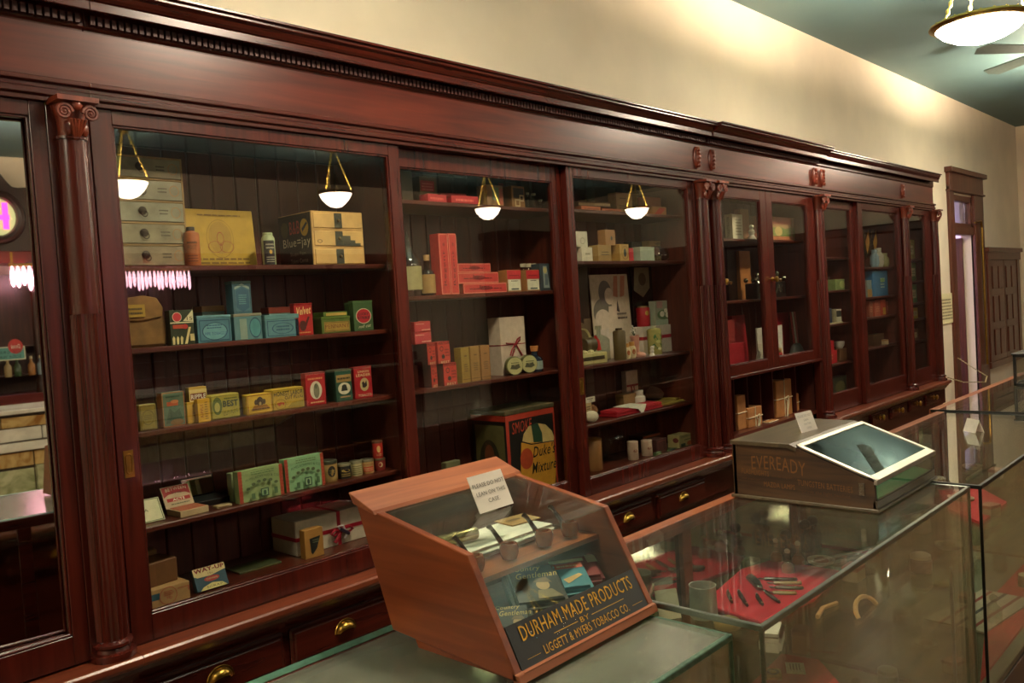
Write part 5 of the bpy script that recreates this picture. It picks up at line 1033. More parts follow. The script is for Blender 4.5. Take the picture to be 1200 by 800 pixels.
for i, xa in enumerate((1009, 1018)):
    p = MB().lathe([(.06, 0), (.055, .008), (.012, .015), (.012, .06), (.045, .1), (.06, .2), (.07, .3), (.066, .3), (.056, .2), (.04, .105), (.004, .09)], 18, cap=False)
    t = thing('goblet', ['amber and clear glass goblet, left of two', 'amber and clear glass goblet, right of two'][i], 'goblet', (Xof(xa+4, .24, z+.1), .25, z), 0, 'tall goblets in the end cabinet'); p.build('glass', BOTTLEG, t, smooth=True)
    q = MB()
    for k in range(6): a0 = 2*pi*k/6; q.add([(.05*cos(a0), .05*sin(a0), .11), (.061*cos(a0+.35), .061*sin(a0+.35), .2), (.072*cos(a0), .072*sin(a0), .295), (.061*cos(a0-.35), .061*sin(a0-.35), .2)], [(0, 1, 2, 3)])
    q.build('amber_panels', M('#b5863c', .3), t)
for i, (xa, xb, yy, c) in enumerate([(1028, 1032, 292, '#7d94a0'), (1033, 1038, 290, '#b5b09c'), (1040, 1044, 296, '#8a8a5c')]): can('porcelain_pot', ['blue grey porcelain pot beside the goblets', 'white porcelain pot beside the goblets', 'olive porcelain pot beside the goblets'][i], 'pot', (xa, yy, xb), z, .09, c, lid=(c, .2, 0, .6), prof=[(.7, 0), (1, .2), (1, .6), (.6, .78)])
z = SC2[1]
carton('blue_box', 'large bright blue lettered box in the end cabinet', 'box', (1023, 317, 1040), z, .10, .09, '#2f6a94', dec=[('l', '#b9c7b0', .5, .3, .8, .75, 4), ('e', '#8aa86a', .65, .62, .16, .08)])
carton('grey_box', 'grey green box right of the blue lettered box', 'box', (1041, 318, 1045.5), z, .12, .07, '#3c4a3a')
carton('pink_box', 'small pale blue and gold box left of the blue lettered box', 'box', (1016.5, 328, 1022), z, .11, .06, '#7d8a84', dec=[('r', '#a8803c', 0, 0, 1, .45)])
z = SC2[2]
for i, (xa, xb, yy, c) in enumerate([(1019, 1023, 353, '#8a4a34'), (1025, 1032, 353, '#a8503c'), (1033, 1038, 351, '#b8442c'), (1039, 1041, 353, '#7a2c20')]): carton('standing_packet', ['brown-red packet at the left below the blue box', 'salmon packet below the blue box', 'orange and yellow packet below the blue box', 'dark red packet at the right below the blue box'][i], 'package', (xa, yy, xb), z, .11, .05, c, dec=[('r', '#c9a03c', .3, .05, .95, .5)] if i == 2 else [('l', '#c98a6a', .2, .3, .8, .7, 3)])
z = SC2[3]
carton('brown_carton', 'brown carton on the lowest shelf of the end cabinet', 'carton', (1024, 391, 1036), z, .14, .06, '#4c3620', lid=('#5c4428', .012))
can('small_pot', 'tiny pale pot beside the brown carton, lowest shelf', 'pot', (1039, 397.5, 1043), z, .1, '#c9b58c', lid=('#b58a5c', .3))
_g = [SC3[i-1]-SC3[i] for i in range(1, 5)]
for j, (zz, cs, hh) in enumerate([(SC3[0], ['#a89c54', '#8f8a4c'], .16), (SC3[1], ['#5c7a3c', '#6a8444', '#52703a'], .17), (SC3[2], ['#4c8a4c', '#7aa06a', '#447c48'], .19), (SC3[3], ['#a8922c', '#94802a', '#b09a34'], .09), (SC3[4], ['#6a4a2a', '#5c4024'], .1)]):
    hh = min(hh, (_g[j-1] if j else .3)-.03)
    for i, c in enumerate(cs):
        w_ = .56/len(cs); x = 7.03+w_*(i+.5)
        t = thing('stock_carton', '%s carton %s on %s shelf behind the narrow end door' % (['yellow', 'olive green', 'bright green', 'gold', 'brown'][j], ['at the left', 'in second place', 'at the right'][i], ['the top', 'the second', 'the third', 'the fourth', 'the lowest'][j]), 'carton', (x, .16, zz), 0, 'cartons behind the narrow end door')
        MB().box(-w_*.45, -.05, 0, w_*.45, .05, hh).build('body', M(c), t, bev=.002)
        decals(t, (-w_*.45, -.05, 0), (w_*.9, 0, 0), (0, 0, hh), [('r', '#c9c29a', .15, .25, .85, .7), ('l', '#5a5a34', .2, .35, .8, .6, 2)])
# ================================================================== glass showcases
CREAMB = M('#8f8a68', .7); 
def showcase(name, label, x0, x1, y0, y1, zt, topmat, trim, shelfz, extra_frame=True, mull=()):
    """y0 = customer side (front), y1 = clerk side"""
    t = thing(name, label, 'showcase', ((x0+x1)/2, (y0+y1)/2, 0)); cx, cy = (x0+x1)/2, (y0+y1)/2
    a, b, c, d = x0-cx, x1-cx, y0-cy, y1-cy
    BZ = .42
    m = MB(); m.box(a, c, 0, b, d, BZ); m.box(a, c-.012, 0, b, d+.012, .09); m.box(a, c-.004, BZ-.03, b, d+.004, BZ)
    m.build('wooden_base', MAHOG, t, bev=.002)
    MB().box(a+.012, c+.012, BZ, b-.012, d-.03, BZ+.006).build('floor_cloth', M('#6f7464', .85), t)
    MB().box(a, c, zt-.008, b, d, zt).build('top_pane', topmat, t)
    MB().box(a+.002, c, BZ, b-.002, c+.006, zt-.008).build('front_pane', COUNTERG, t)
    MB().box(a, c+.006, BZ, a+.006, d-.02, zt-.008).build('end_pane', COUNTERG, t)
    MB().box(b-.006, c+.006, BZ, b, d-.02, zt-.008).build('end_pane', COUNTERG, t)
    e = .0055
    for q in (a, b): MB().box(q-e*.5, c-e*.5, BZ, q+e*.5, c+e, zt-.002).build('corner_post', trim, t, bev=.001)
    f = MB(); f.box(a-.001, c-.004, zt-.011, b+.001, c+.007, zt+.001); f.box(a-.003, c, zt-.011, a+.006, d, zt+.001); f.box(b-.006, c, zt-.011, b+.001, d, zt+.001)
    f.build('top_edge', trim, t, bev=.0015)
    # clerk side: wooden frame with aged mirror doors
    w = MB(); w.box(a, d-.022, BZ, b, d, BZ+.05); w.box(a, d-.03, zt-.035, b, d+.006, zt+.001); w.box(a, d-.022, BZ, a+.035, d, zt); w.box(b-.035, d-.022, BZ, b, d, zt)
    for k in mull: w.box(k-cx-.022, d-.03, BZ, k-cx+.022, d, zt)
    w.build('back_frame', CASEWX if trim is not GREENTRIM else MAHOG, t, bev=.002)
    xs = [x0+.035]+[q for k in mull for q in (k-.022, k+.022)]+[x1-.035]
    for i in range(0, len(xs), 2): MB().box(xs[i]-cx, d-.016, BZ+.05, xs[i+1]-cx, d-.008, zt-.035).build('mirror_door', OLDMIRROR, t)
    s = MB().box(a+.014, c+.03, shelfz-.006, b-.014, d-.035, shelfz).build('glass_shelf', glassmat('shelf_glass', tint=(.86, .93, .88), f0=.04), t)
    for q in (a+.03, b-.03):
        for y in (c+.05, d-.05): MB().box(q-.004, y-.004, BZ+.006, q+.004, y+.004, shelfz-.006).build('shelf_bracket', STEEL, t)
    return t
T1 = 1.03; T2 = 1.05; T3 = 1.053
sc1 = showcase('glass_showcase', 'near glass showcase with dusty green top under the slanted wooden case', .30, 1.372, -1.515, -.945, T1, SHEENT, GREENTRIM, .80, mull=(.84,))
sc2 = showcase('glass_showcase', 'glass showcase holding razors on red cloth under the dark wooden box', 1.392, 2.676, -1.568, -1.02, T2, COUNTERT, STEEL, .82, mull=(1.98,))
sc3 = showcase('glass_showcase', 'glass showcase with a leaning white card on its top pane', 2.688, 4.16, -1.595, -1.045, T3, COUNTERT, DARKMETAL, .82, mull=(3.4,))
sc4 = showcase('glass_showcase', 'farthest glass showcase carrying the black framed box', 4.172, 5.9, -1.595, -1.01, T3+.006, COUNTERT, DARKMETAL, .82, mull=(5.0,))
MB().box(.30-.836, .262, T1-.006, 1.372-.836, .287, T1+.002).build('green_edge_strip', M('#4f7a66', .4, .3, .4, 50), sc1)
# red cloth boards
def cloth(name, label, pts, z, th=.012, mat=None):
    P = [atZ(x, y, z+th) for x, y in pts]; cx = sum(p.x for p in P)/len(P); cy = sum(p.y for p in P)/len(P)
    return tag(MB().prism([(p.x-cx, p.y-cy) for p in P], 'Z', 0, th).build(name, mat or REDFELT, loc=(cx, cy, z), bev=.003), label, 'cloth')
SH2 = .82
cloth('felt_board', 'red felt board carrying razors inside the showcase', [(822, 706), (868, 666), (905, 655), (985, 668), (955, 700), (892, 728)], SH2)
cloth('felt_board', 'red felt board with knives near the left end of the showcase', [(760, 672), (800, 648), (826, 668), (822, 690), (782, 692)], SH2)
def inbox(pts, z, x0, x1, y0, y1):
    P = [atZ(x, y, z) for x, y in pts]; return [(min(max(p.x, x0), x1), min(max(p.y, y0), y1)) for p in P]
def cloth2(label, pts, z, b):
    P = inbox(pts, z+.01, *b); cx = sum(p[0] for p in P)/len(P); cy = sum(p[1] for p in P)/len(P)
    return tag(MB().prism([(p[0]-cx, p[1]-cy) for p in P], 'Z', 0, .01).build('felt_board', REDFELT, loc=(cx, cy, z)), label, 'cloth')
B3 = (2.75, 4.1, -1.55, -1.1); B2 = (1.43, 2.63, -1.53, -1.08)
cloth2('red felt board with trinkets at the near corner of the card-topped showcase', [(1098, 571), (1145, 569), (1180, 588), (1150, 612), (1112, 596)], .82, B3)
cloth2('red cloth at the far end of the razor showcase', [(1040, 590), (1095, 565), (1135, 575), (1060, 620)], .82, B2)
cloth2('red cloth spread over the floor of the card-topped showcase', [(1157, 705), (1200, 660), (1290, 690), (1220, 790), (1165, 800)], .428, B3)
def lay(px0, px1, z):
    a = atZ(px0[0], px0[1], z); b = atZ(px1[0], px1[1], z); return a, b
def razor(p0, p1, lb, col, z=SH2+.012, w=.009):
    a, b = lay(p0, p1, z+.004); c = (a+b)/2; L = (b-a).length; ang = math.atan2((b-a).y, (b-a).x)
    t = thing('razor', lb, 'razor', (c.x, c.y, z), ang, 'razors on red felt')
    MB().prism([(-L/2, -w*.5), (-L*.2, -w*.9), (L*.3, -w*.7), (L/2, -w*.3), (L/2, w*.4), (L*.1, w*.55), (-L/2, w*.5)], 'Z', 0, .009).build('handle', M(col, .25), t, bev=.003)
    MB().prism([(-L/2-.012, -w*.2), (-L*.35, -w*.2), (-L*.35, w*.3), (-L/2-.016, w*.4)], 'Z', .003, .006).build('tang', STEEL, t)
    MB().lathe([(.0025, .009), (.003, .0105), (.001, .011)], 8, (L*.42, 0, 0)).build('rivet', BRASS, t)
razor((853, 693), (858, 706), 'short brown folding knife on red felt', '#3a2c1c', w=.008)
razor((866, 693), (876, 710), 'black razor lying left of the centre of the felt', '#1c1a16')
razor((887, 697), (894, 709), 'dark stubby razor at the middle of the felt', '#26241c')
razor((897, 693), (914, 706), 'slim black razor at the right of the felt', '#14120f')
for i, (p0, p1, c) in enumerate([((895, 678), (935, 679), '#2c2a1c'), ((906, 683), (940, 683), '#8d7a44'), ((908, 688), (942, 689), '#3c3a24'), ((905, 694), (934, 695), '#a08a50')]):
    razor(p0, p1, ['topmost dark razor in the row at the felt edge', 'tan razor second in the row at the felt edge', 'dark razor third in the row at the felt edge', 'tan razor nearest in the row at the felt edge'][i], c)
t = thing('clasp_knife', 'large silver clasp knife on red felt', 'knife', tuple(atZ(884, 684, SH2+.014)), .75); MB().prism([(-.05, -.01), (0, -.016), (.05, -.012), (.06, 0), (.04, .012), (-.05, .008)], 'Z', 0, .012).build('handle', M('#6a6c60', .3, .8), t, bev=.003); MB().ball((-.045, 0, .008), .012, .01, .006).build('bolster', NICKEL, t, smooth=True)
for i, (p0, p1, c) in enumerate([((765, 664), (790, 663), '#241f18'), ((770, 670), (800, 665), '#3a3226'), ((778, 674), (805, 672), '#2c281e'), ((786, 655), (796, 662), '#8a887c')]):
    razor(p0, p1, ['dark knife at the left end of the small felt board', 'brown knife in the middle of the small felt board', 'dark knife nearest on the small felt board', 'pale knife at the top of the small felt board'][i], c)
# shaving mug
P = atZ(825, 722, SH2); a = .021
t = thing('shaving_mug', 'grey pewter shaving mug inside the showcase', 'mug', (P.x, P.y, SH2)); MB().lathe([(.034, 0), (.036, .004), (.034, .08), (.0355, .083), (.033, .083), (.031, .008), (.002, .006)], 24, cap=False).build('cup', M('#bcbcae', .5, .2), t, smooth=True)
MB().tube([(.034, .0, .065), (.056, 0, .062), (.058, 0, .035), (.035, 0, .02)], .0035, 8).build('handle', M('#bcbcae', .5, .2), t, smooth=True)
P = atZ(852, 727, SH2+.015); tag(MB().lathe([(.033, 0), (.034, .004), (.034, .014), (.031, .018), (.002, .02)], 24).build('round_soap_tin', M('#8a7440', .4), loc=(P.x, P.y, SH2), smooth=True), 'round tan soap tin beside the pewter mug', 'tin')
P = atZ(785, 712, SH2+.03); tag(MB().box(-.03, -.002, 0, .03, .002, .075).build('price_ticket', M('#c9c2a4'), loc=(P.x, P.y, SH2), rot=(-.35, 0, -.6)), 'small white ticket card near the showcase left end', 'card')
# scent bottles with pink contents, at the back of the razor showcase
for i, (x, y) in enumerate([(914, 664), (928, 678), (940, 668)]):
    P = atZ(x, y, SH2); t = thing('scent_bottle', ['pink filled scent bottle, left of three', 'pink filled scent bottle, nearest of three', 'pink filled scent bottle, right of three'][i], 'bottle', (P.x+.02, P.y+.02, SH2), 0, 'pink filled scent bottles')
    MB().lathe([(.017, 0), (.02, .004), (.02, .03), (.012, .042), (.006, .046), (.006, .062), (.009, .064), (.009, .068)], 16).build('glass_body', BOTTLEG, t, smooth=True)
    MB().lathe([(.016, .003), (.018, .005), (.018, .028), (.01, .038)], 16).build('scent', M('#c8785c', .3), t, smooth=True)
    MB().lathe([(.007, .068), (.009, .074), (.004, .08)], 10).build('stopper', M('#cfc8b4', .2), t, smooth=True)
for i, (x, y) in enumerate([(884, 652), (898, 632), (872, 634)]):
    P = atZ(x, y, SH2); P.y = min(P.y, -1.12); t = thing('atomizer', ['black atomizer bottle, nearest of three', 'black atomizer bottle, right of three at the back', 'black atomizer bottle, left of three at the back'][i], 'atomizer', (P.x, P.y, SH2), 0, 'black atomizers')
    MB().lathe([(.02, 0), (.022, .004), (.022, .05), (.01, .06), (.008, .07)], 16).build('bottle', M('#20261f', .2), t, smooth=True); MB().ball((-.012, 0, .088), .02, .017, .016).build('bulb', M('#14120f', .6), t, smooth=True)
# wooden cabinet pieces and goods lower down in the razor showcase
FZ = .426
P = atZ(905, 757, SH2); t = thing('china_box', 'white china box with domed lid before the red felt', 'box', (P.x, P.y, SH2), .35); MB().box(-.045, -.025, 0, .045, .025, .03).build('box', M('#d6d3c2', .3), t, bev=.006, seg=2, smooth=True); MB().box(-.047, -.027, .03, .047, .027, .045).build('lid', M('#dedbca', .3), t, bev=.01, seg=2, smooth=True)
LS = .62
MB().box(-.60, -.24, LS-.006, .60, .21, LS).build('glass_shelf', glassmat('shelf_glass'), sc2)
cloth('felt_board', 'red felt board on the lower shelf under the price cards', [(880, 800), (915, 765), (960, 772), (985, 800), (960, 830), (890, 830)], LS, .008)
for i, (x, y, c) in enumerate([(905, 791, '#b8862c'), (932, 784, '#d4ccb8')]):
    P = atZ(x, y, LS+.009); t = thing('price_card', ['small yellow printed card on the low red felt', 'small white printed card on the low red felt'][i], 'card', (P.x, P.y, LS+.009), .5); t.scale = (1.5, 1.5, 1.5)
    MB().box(-.02, -.016, .0, .02, .016, .004).build('card', M(c), t); decals(t, (-.02, -.016, .004), (.04, 0, 0), (0, .032, 0), [('l', '#4a4238', .15, .2, .85, .85, 4)] if i else [('e', '#2a2018', .6, .45, .3, .35), ('e', '#b8862c', .6, .45, .18, .2)])
# spectacles and manicure pieces
def wires(name, lb, cat, paths, r, col, loc): 
    m = MB()
    for p in paths: m.tube(p, r, 6)
    return tag(m.build(name, col, loc=loc, smooth=True), lb, cat)
GOLDW = M('#c8963c', .25, 1.0)
wires('spectacles', 'gold wire spectacles folded inside the showcase', 'spectacles', [[(.02*cos(2*pi*k/16)+s*.026, .015*sin(2*pi*k/16), .016) for k in range(17)] for s in (-1, 1)]+[[(-.006, 0, .018), (0, 0, .022), (.006, 0, .018)], [(-.046, 0, .016), (-.05, .06, .01), (-.05, .1, .002)], [(.046, 0, .016), (.05, .06, .01), (.05, .1, .002)]], .0022, GOLDW, tuple(atZ(985, 765, LS)))
P = atZ(940, 772, LS); t = thing('card_box', 'tan card box on the lower shelf beside the spectacles', 'box', (P.x+.06, P.y+.03, LS), .3); MB().box(-.03, -.02, 0, .03, .02, .05).build('box', M('#a8744c'), t, bev=.002); MB().box(-.031, -.021, .05, .031, .021, .062).build('lid', M('#8a5234'), t, bev=.002)
for i, (x, y) in enumerate([(2.50, -1.30), (2.57, -1.42)]): tag(MB().lathe([(.03, 0), (.034, .006), (.034, .07), (.02, .085), (.018, .1), (.022, .1)], 16).build('apothecary_jar', BOTTLEG, loc=(x, y, LS), smooth=True), ['clear apothecary jar, left of the pair low in the showcase', 'clear apothecary jar, right of the pair low in the showcase'][i], 'jar')
random.seed(11)
lowcols = ['#a89a78', '#8d6a4a', '#b5a890', '#9c8a64', '#7d6a54', '#a5785c']
k = 0
for sx0, sx1, sc in ((1.45, 2.62, 'razor showcase'), (2.75, 4.1, 'card-topped showcase')):
    for lev, zz in (('floor', FZ+.006), ('glass shelf', .82)):
        n = 9
        if lev == 'glass shelf' and sc == 'razor showcase': xs_ = [2.3, 2.38, 2.46, 2.54, 2.61]
        elif sc == 'razor showcase': xs_ = [2.28, 2.36, 2.45, 2.54, 2.6]
        else: xs_ = [sx0+.05+(sx1-sx0-.1)*i/(n-1) for i in range(n)]
        for i, x in enumerate(xs_):
            y = -1.47+.13*(i % 3); kind = (i+k) % 4; c = lowcols[(i*5+k) % 6]
            desc = '%s %s from the left on the %s of the %s' % (['cream pot', 'glass scent jar', 'pasteboard box', 'china powder dish'][kind], ['first', 'second', 'third', 'fourth', 'fifth', 'sixth', 'seventh', 'eighth', 'ninth'][i], lev, sc)
            if kind == 0:
                t = thing('cream_pot', desc, 'pot', (x, y, zz), 0, 'toilet goods in the showcases'); MB().lathe([(.026, 0), (.03, .004), (.03, .035), (.026, .04)], 16).build('pot', M(c, .3), t, smooth=True); MB().lathe([(.028, .04), (.028, .05), (.02, .055)], 16).build('lid', M('#b9ad8c', .3), t, smooth=True)
            elif kind == 1:
                t = thing('scent_jar', desc, 'jar', (x, y, zz), 0, 'toilet goods in the showcases'); MB().lathe([(.022, 0), (.026, .004), (.026, .06), (.01, .075), (.01, .085)], 16).build('glass_body', BOTTLEG, t, smooth=True); MB().ball((0, 0, .096), .014, seg=10, rings=6).build('stopper', BOTTLEG, t, smooth=True)
            elif kind == 2:
                t = thing('pasteboard_box', desc, 'box', (x, y, zz), .3*(i % 3-1), 'toilet goods in the showcases'); MB().box(-.03, -.022, 0, .03, .022, .03).build('box', M(c), t, bev=.002); MB().box(-.031, -.023, .03, .031, .023, .042).build('lid', M('#a3624c'), t, bev=.002)
            else:
                t = thing('powder_dish', desc, 'dish', (x, y, zz), 0, 'toilet goods in the showcases'); MB().lathe([(.018, 0), (.036, .008), (.04, .018), (.038, .018), (.03, .009), (.003, .005)], 20, cap=False).build('dish', M('#bfb59c', .3), t, smooth=True); MB().ball((0, 0, .012), .022, .022, .012, seg=12, rings=6).build('powder_puff', M(c, .9), t, smooth=True)
        k += 1
def lining(x0, x1, y0, y1, z, lb): tag(MB().box(x0, y0, z, x1, y1, z+.004).build('felt_lining', REDFELT), lb, 'cloth')
t = MB().prism([(0, 0), (.42, -.06), (.44, .12), (.02, .2)], 'Z', 0, .006).build('striped_towel', M('#b8b0a0', .8), loc=(3.15, -1.47, .44)); 
P0 = atZ(1180, 790, .44)
tag(t, 'striped white towel laid low in the card-topped showcase', 'towel')
for i, c in enumerate(('#8d1c2a', '#2c2c3c', '#8d1c2a')): MB().prism([(0.0, .04+.05*i), (.43, -.02+.05*i), (.43, -.008+.05*i), (.002, .052+.05*i)], 'Z', .006, .0068).build('stripe', M(c, .8), t)
# comb and mirror leaning against the glass (curved tortoiseshell)
wires('hair_comb', 'curved pale celluloid comb near the front glass', 'comb', [[(.06*cos(pi*k/10), .02*sin(pi*k/10), .03*sin(pi*k/10)) for k in range(11)]], .006, M('#c8a06a', .3), (2.16, -1.46, .82))
wires('shoe_horn', 'pale horn lying beside the celluloid comb', 'shoe horn', [[(-.06, 0, .006), (0, .012, .008), (.06, 0, .006)]], .006, M('#c49a64', .3), (2.10, -1.38, .82))
# ---------------- leaning card and black frame on the far showcases
P = atZ(1141, 506, T3); t = thing('tent_card', 'small white folded card standing on the far glass top', 'card', (P.x, P.y, T3+.001), .9)
mb = MB(); mb.add([(-.035, -.02, 0), (.035, -.02, 0), (.035, .0, .05), (-.035, .0, .05), (.035, .02, 0), (-.035, .02, 0)], [(0, 1, 2, 3), (3, 2, 4, 5)]); o_ = mb.build('card', M('#ddd6c6'), t); s_ = o_.modifiers.new('thick', 'SOLIDIFY'); s_.thickness = .0015
decals(t, (-.035, -.0205, .0), (.07, 0, 0), (0, .02, .05), [('l', '#6a6458', .15, .2, .85, .8, 4)], off=.001)
x0 = Xof(1188, -1.35, 1.2); t = thing('framed_box', 'black framed glass display box at the right edge on the far counter', 'box', (4.95+.2, -1.3, T3+.007))
A_ = atZ(1188, 452, T3+.007)
t.location = (A_.x+.16, A_.y-.12, T3+.007); f = MB(); W, D, H = .32, .24, .17
for x in (-W/2, W/2-.014):
    for y in (-D/2, D/2-.014): f.box(x, y, 0, x+.014, y+.014, H)
for zz in (0, H-.016):
    f.box(-W/2, -D/2, zz, W/2, -D/2+.014, zz+.016); f.box(-W/2, D/2-.014, zz, W/2, D/2, zz+.016); f.box(-W/2, -D/2, zz, -W/2+.014, D/2, zz+.016); f.box(W/2-.014, -D/2, zz, W/2, D/2, zz+.016)
f.box(-W/2-.006, -D/2-.006, H-.004, W/2+.006, D/2+.006, H+.006); f.build('black_frame', M('#141412', .35), t, bev=.0015)
for y in (-D/2+.005, D/2-.009): MB().box(-W/2+.014, y, .016, W/2-.014, y+.004, H-.016).build('pane', GLASS, t)
MB().box(-W/2+.005, -D/2+.014, .016, -W/2+.009, D/2-.014, H-.016).build('pane', GLASS, t)
MB().lathe([(.03, .016), (.05, .05), (.03, .1), (.05, .13)], 16).build('silver_cup', M('#8a887c', .3, .9), t, smooth=True)
mb = MB(); P = [(7.74, -.06, .83), (7.95, -.12, .77), (8.3, -.2, .735), (8.75, -.1, .74), (9.1, .1, .78), (9.36, .31, .86)]
for i in range(len(P)-1):
    for k in range(6):
        q = Vector(P[i]).lerp(Vector(P[i+1]), k/6); mb.ball(tuple(q), .009, .009, .006, seg=6, rings=4)
mb.tube(P, .004, 6); tag(mb.build('barrier_chain', M('#b5a680', .4, .5), smooth=True), 'pale barrier chain hanging from the cabinet ledge to the doorway', 'chain')
# ================================================================== slanted wooden case with tobacco goods
X0, X1 = .98, 1.383
sd = [(-.940, 1.290), (-1.004, 1.279), (-1.245, 1.235), (-1.348, 1.040), (-1.027, 1.060)]
oc = (.985, -1.16, T1); t = thing('countertop_display_case', 'slanted wooden countertop case with glass front and gold lettered sign', 'display case', ((X0+X1)/2, -1.15, T1))
LX = (X1-X0)/2; OY, OZ = -1.15, T1
lp = [(y-OY, zz-OZ) for y, zz in sd]
MB().prism(lp, 'X', -LX, -LX+.016).build('side_panel', CASEW, t, bev=.0015); MB().prism(lp, 'X', LX-.016, LX).build('side_panel', CASEW, t, bev=.0015)
MB().prism([(-.925-OY, 1.312-OZ), (-.998-OY, 1.284-OZ), (-1.004-OY, 1.276-OZ), (-.938-OY, 1.290-OZ)], 'X', -LX-.006, LX+.006).build('top_board', CASEWX, t, bev=.001)
def lerp(p, q, k): return (p[0]+(q[0]-p[0])*k, p[1]+(q[1]-p[1])*k)
def strip(p, q, th, x0, x1, inner=True):
    d = Vector((q[0]-p[0], q[1]-p[1])).normalized(); n = Vector((-d.y, d.x))
    c = Vector((-1.13-OY, 1.15-OZ)); mid = Vector(((p[0]+q[0])/2, (p[1]+q[1])/2))
    if (c-mid).dot(n) < 0: n = -n
    return [(p[0], p[1]), (q[0], q[1]), (q[0]+n.x*th, q[1]+n.y*th), (p[0]+n.x*th, p[1]+n.y*th)]
gl = glassmat('case_glass', tint=(.93, .97, .93), dust_haze=.02, dust_haze_col=(.4, .38, .3), f0=.03)
MB().prism(strip(lp[1], lp[2], .004, 0, 0), 'X', -LX+.016, LX-.016).build('top_glass', gl, t)
MB().prism(strip(lp[2], lp[3], .004, 0, 0), 'X', -LX+.016, LX-.016).build('front_glass', gl, t)
MB().prism(strip(lp[0], lp[4], .01, 0, 0), 'X', -LX+.016, LX-.016).build('back_board', wood('case_inside', '#4a2c1a', '#6d4a30', axis='X'), t)
MB().prism(strip(lp[3], lp[4], .012, 0, 0), 'X', -LX+.016, LX-.016).build('bottom_board', CASEWX, t)
q0 = lerp(lp[3], lp[2], .06); MB().prism([(lp[3][0]-.006, lp[3][1]-.003), (q0[0]-.006, q0[1]), (q0[0]+.01, q0[1]+.002), (lp[3][0]+.012, lp[3][1]-.003)], 'X', -LX, LX).build('front_rail', CASEWX, t, bev=.0015)
MB().box(-LX+.03, -1.31-OY, 0.0, LX-.03, -1.075-OY, .02).build('foot', CASEWX, t) if False else MB().prism([(-1.31-OY, 0), (-1.075-OY, 0), (-1.06-OY, .032), (-1.30-OY, .018)], 'X', -LX+.02, LX-.02).build('foot', CASEW, t)
# gilt sign inside the front glass
f0 = Vector((0, lp[3][0], lp[3][1])); f1 = Vector((0, lp[2][0], lp[2][1])); up_ = (f1-f0); 
sg = MB().prism(strip(lerp(lp[3], lp[2], .06), lerp(lp[3], lp[2], .40), .0055, 0, 0), 'X', -LX+.018, LX-.018).build('black_sign_band', M('#0d0d0c', .3), t)
GILT = M('#c9962e', .35, .6, .2)
nrm = Vector((0, -up_.z, up_.y)).normalized(); nrm = nrm if nrm.y < 0 else -nrm
O_ = f0+up_*.06+Vector((-LX+.018, 0, 0))+nrm*.0008; A_ = Vector((2*LX-.036, 0, 0)); B_ = up_*.34
decals(t, O_, A_, B_, [('t', GILT, 'DURHAM MADE PRODUCTS', .07, .56, .94, .90), ('t', GILT, 'BY', .47, .37, .54, .49), ('r', GILT, .27, .42, .45, .435), ('r', GILT, .56, .42, .83, .435), ('t', GILT, 'LIGGETT & MYERS TOBACCO CO.', .17, .10, .84, .30), ('r', GILT, .05, .17, .14, .18), ('r', GILT, .87, .17, .96, .18)], off=.0004, name='gilt_rules')
# inside: upper shelf with white cloth, pipes
MB().box(-LX+.017, -1.228-OY, 1.168-OZ, LX-.017, -1.0-OY, 1.178-OZ).build('inner_shelf', CASEWX, t)
zs = 1.179
tag(MB().box(-.155, -.055, 0, .155, .07, .02).build('white_pad', M('#efeade', .8), loc=(1.175, -1.10, zs), bev=.01, seg=3, smooth=True), 'white padded cloth under the pipes in the slanted case', 'pad')
zp = zs+.021
p = MB().lathe([(.011, -.05), (.013, -.048), (.013, -.03), (.0115, -.028), (.0115, -.01), (.0135, -.008), (.0135, .0), (.0115, .002), (.0115, .04), (.013, .045), (.012, .05)], 18); p.xf(Matrix.Rotation(pi/2, 4, 'Y')); tag(p.build('nickel_tube', M('#a89a70', .25, .9), loc=(1.10, -1.085, zp+.0135), rot=(0, 0, -.15), smooth=True), 'nickel cylinder lighter lying on the white pad', 'lighter')
t2 = thing('tan_card', 'tan stamped card lying on the white pad', 'card', (1.30, -1.065, zp), -.12); MB().box(-.04, -.03, 0, .04, .03, .003).build('card', M('#b58f5c', .7), t2, bev=.001); decals(t2, (-.04, -.03, .003), (.08, 0, 0), (0, .06, 0), [('e', '#8d6a3c', .35, .5, .25, .14), ('l', '#6a4a28', .15, .4, .6, .62, 1)])
t2 = tag(MB().box(-.035, -.022, 0, .035, .022, .003).build('tan_card', M('#b08a58', .7), loc=(1.035, -1.09, zp), rot=(0, 0, .2), bev=.001), 'plain tan card at the left end of the white pad', 'card')
for i, (x, c) in enumerate([(1.045, '#8a4a2c'), (1.135, '#7a3c24'), (1.235, '#8a482c'), (1.315, '#7d4028')]):
    y = -1.195; t2 = thing('tobacco_pipe', ['briar pipe at the left end of the inner shelf', 'glossy briar pipe second from the left, stem upward', 'briar pipe third from the left on the inner shelf', 'briar pipe at the right end of the inner shelf'][i], 'pipe', (x, y, zs), .0, 'briar pipes in the slanted case'); t2.scale = (1.0, 1.0, .85)
    b = MB(); b.lathe([(.004, 0), (.014, .004), (.018, .016), (.018, .03), (.0155, .038), (.011, .038), (.010, .014)], 16, cap=False); b.tube([(.012, .004, .008), (.014, .018, .016), (.012, .03, .028)], [.009, .007, .0055], 10); b.build('bowl', M(c, .22, 0, .3, 60, .4), t2, smooth=True)
    MB().tube([(.012, .03, .028), (.008, .038, .045), (.0, .042, .062), (-.006, .045, .07)], [.0058, .005, .0045, .006], 8).build('stem', M('#17130f', .2), t2, smooth=True)
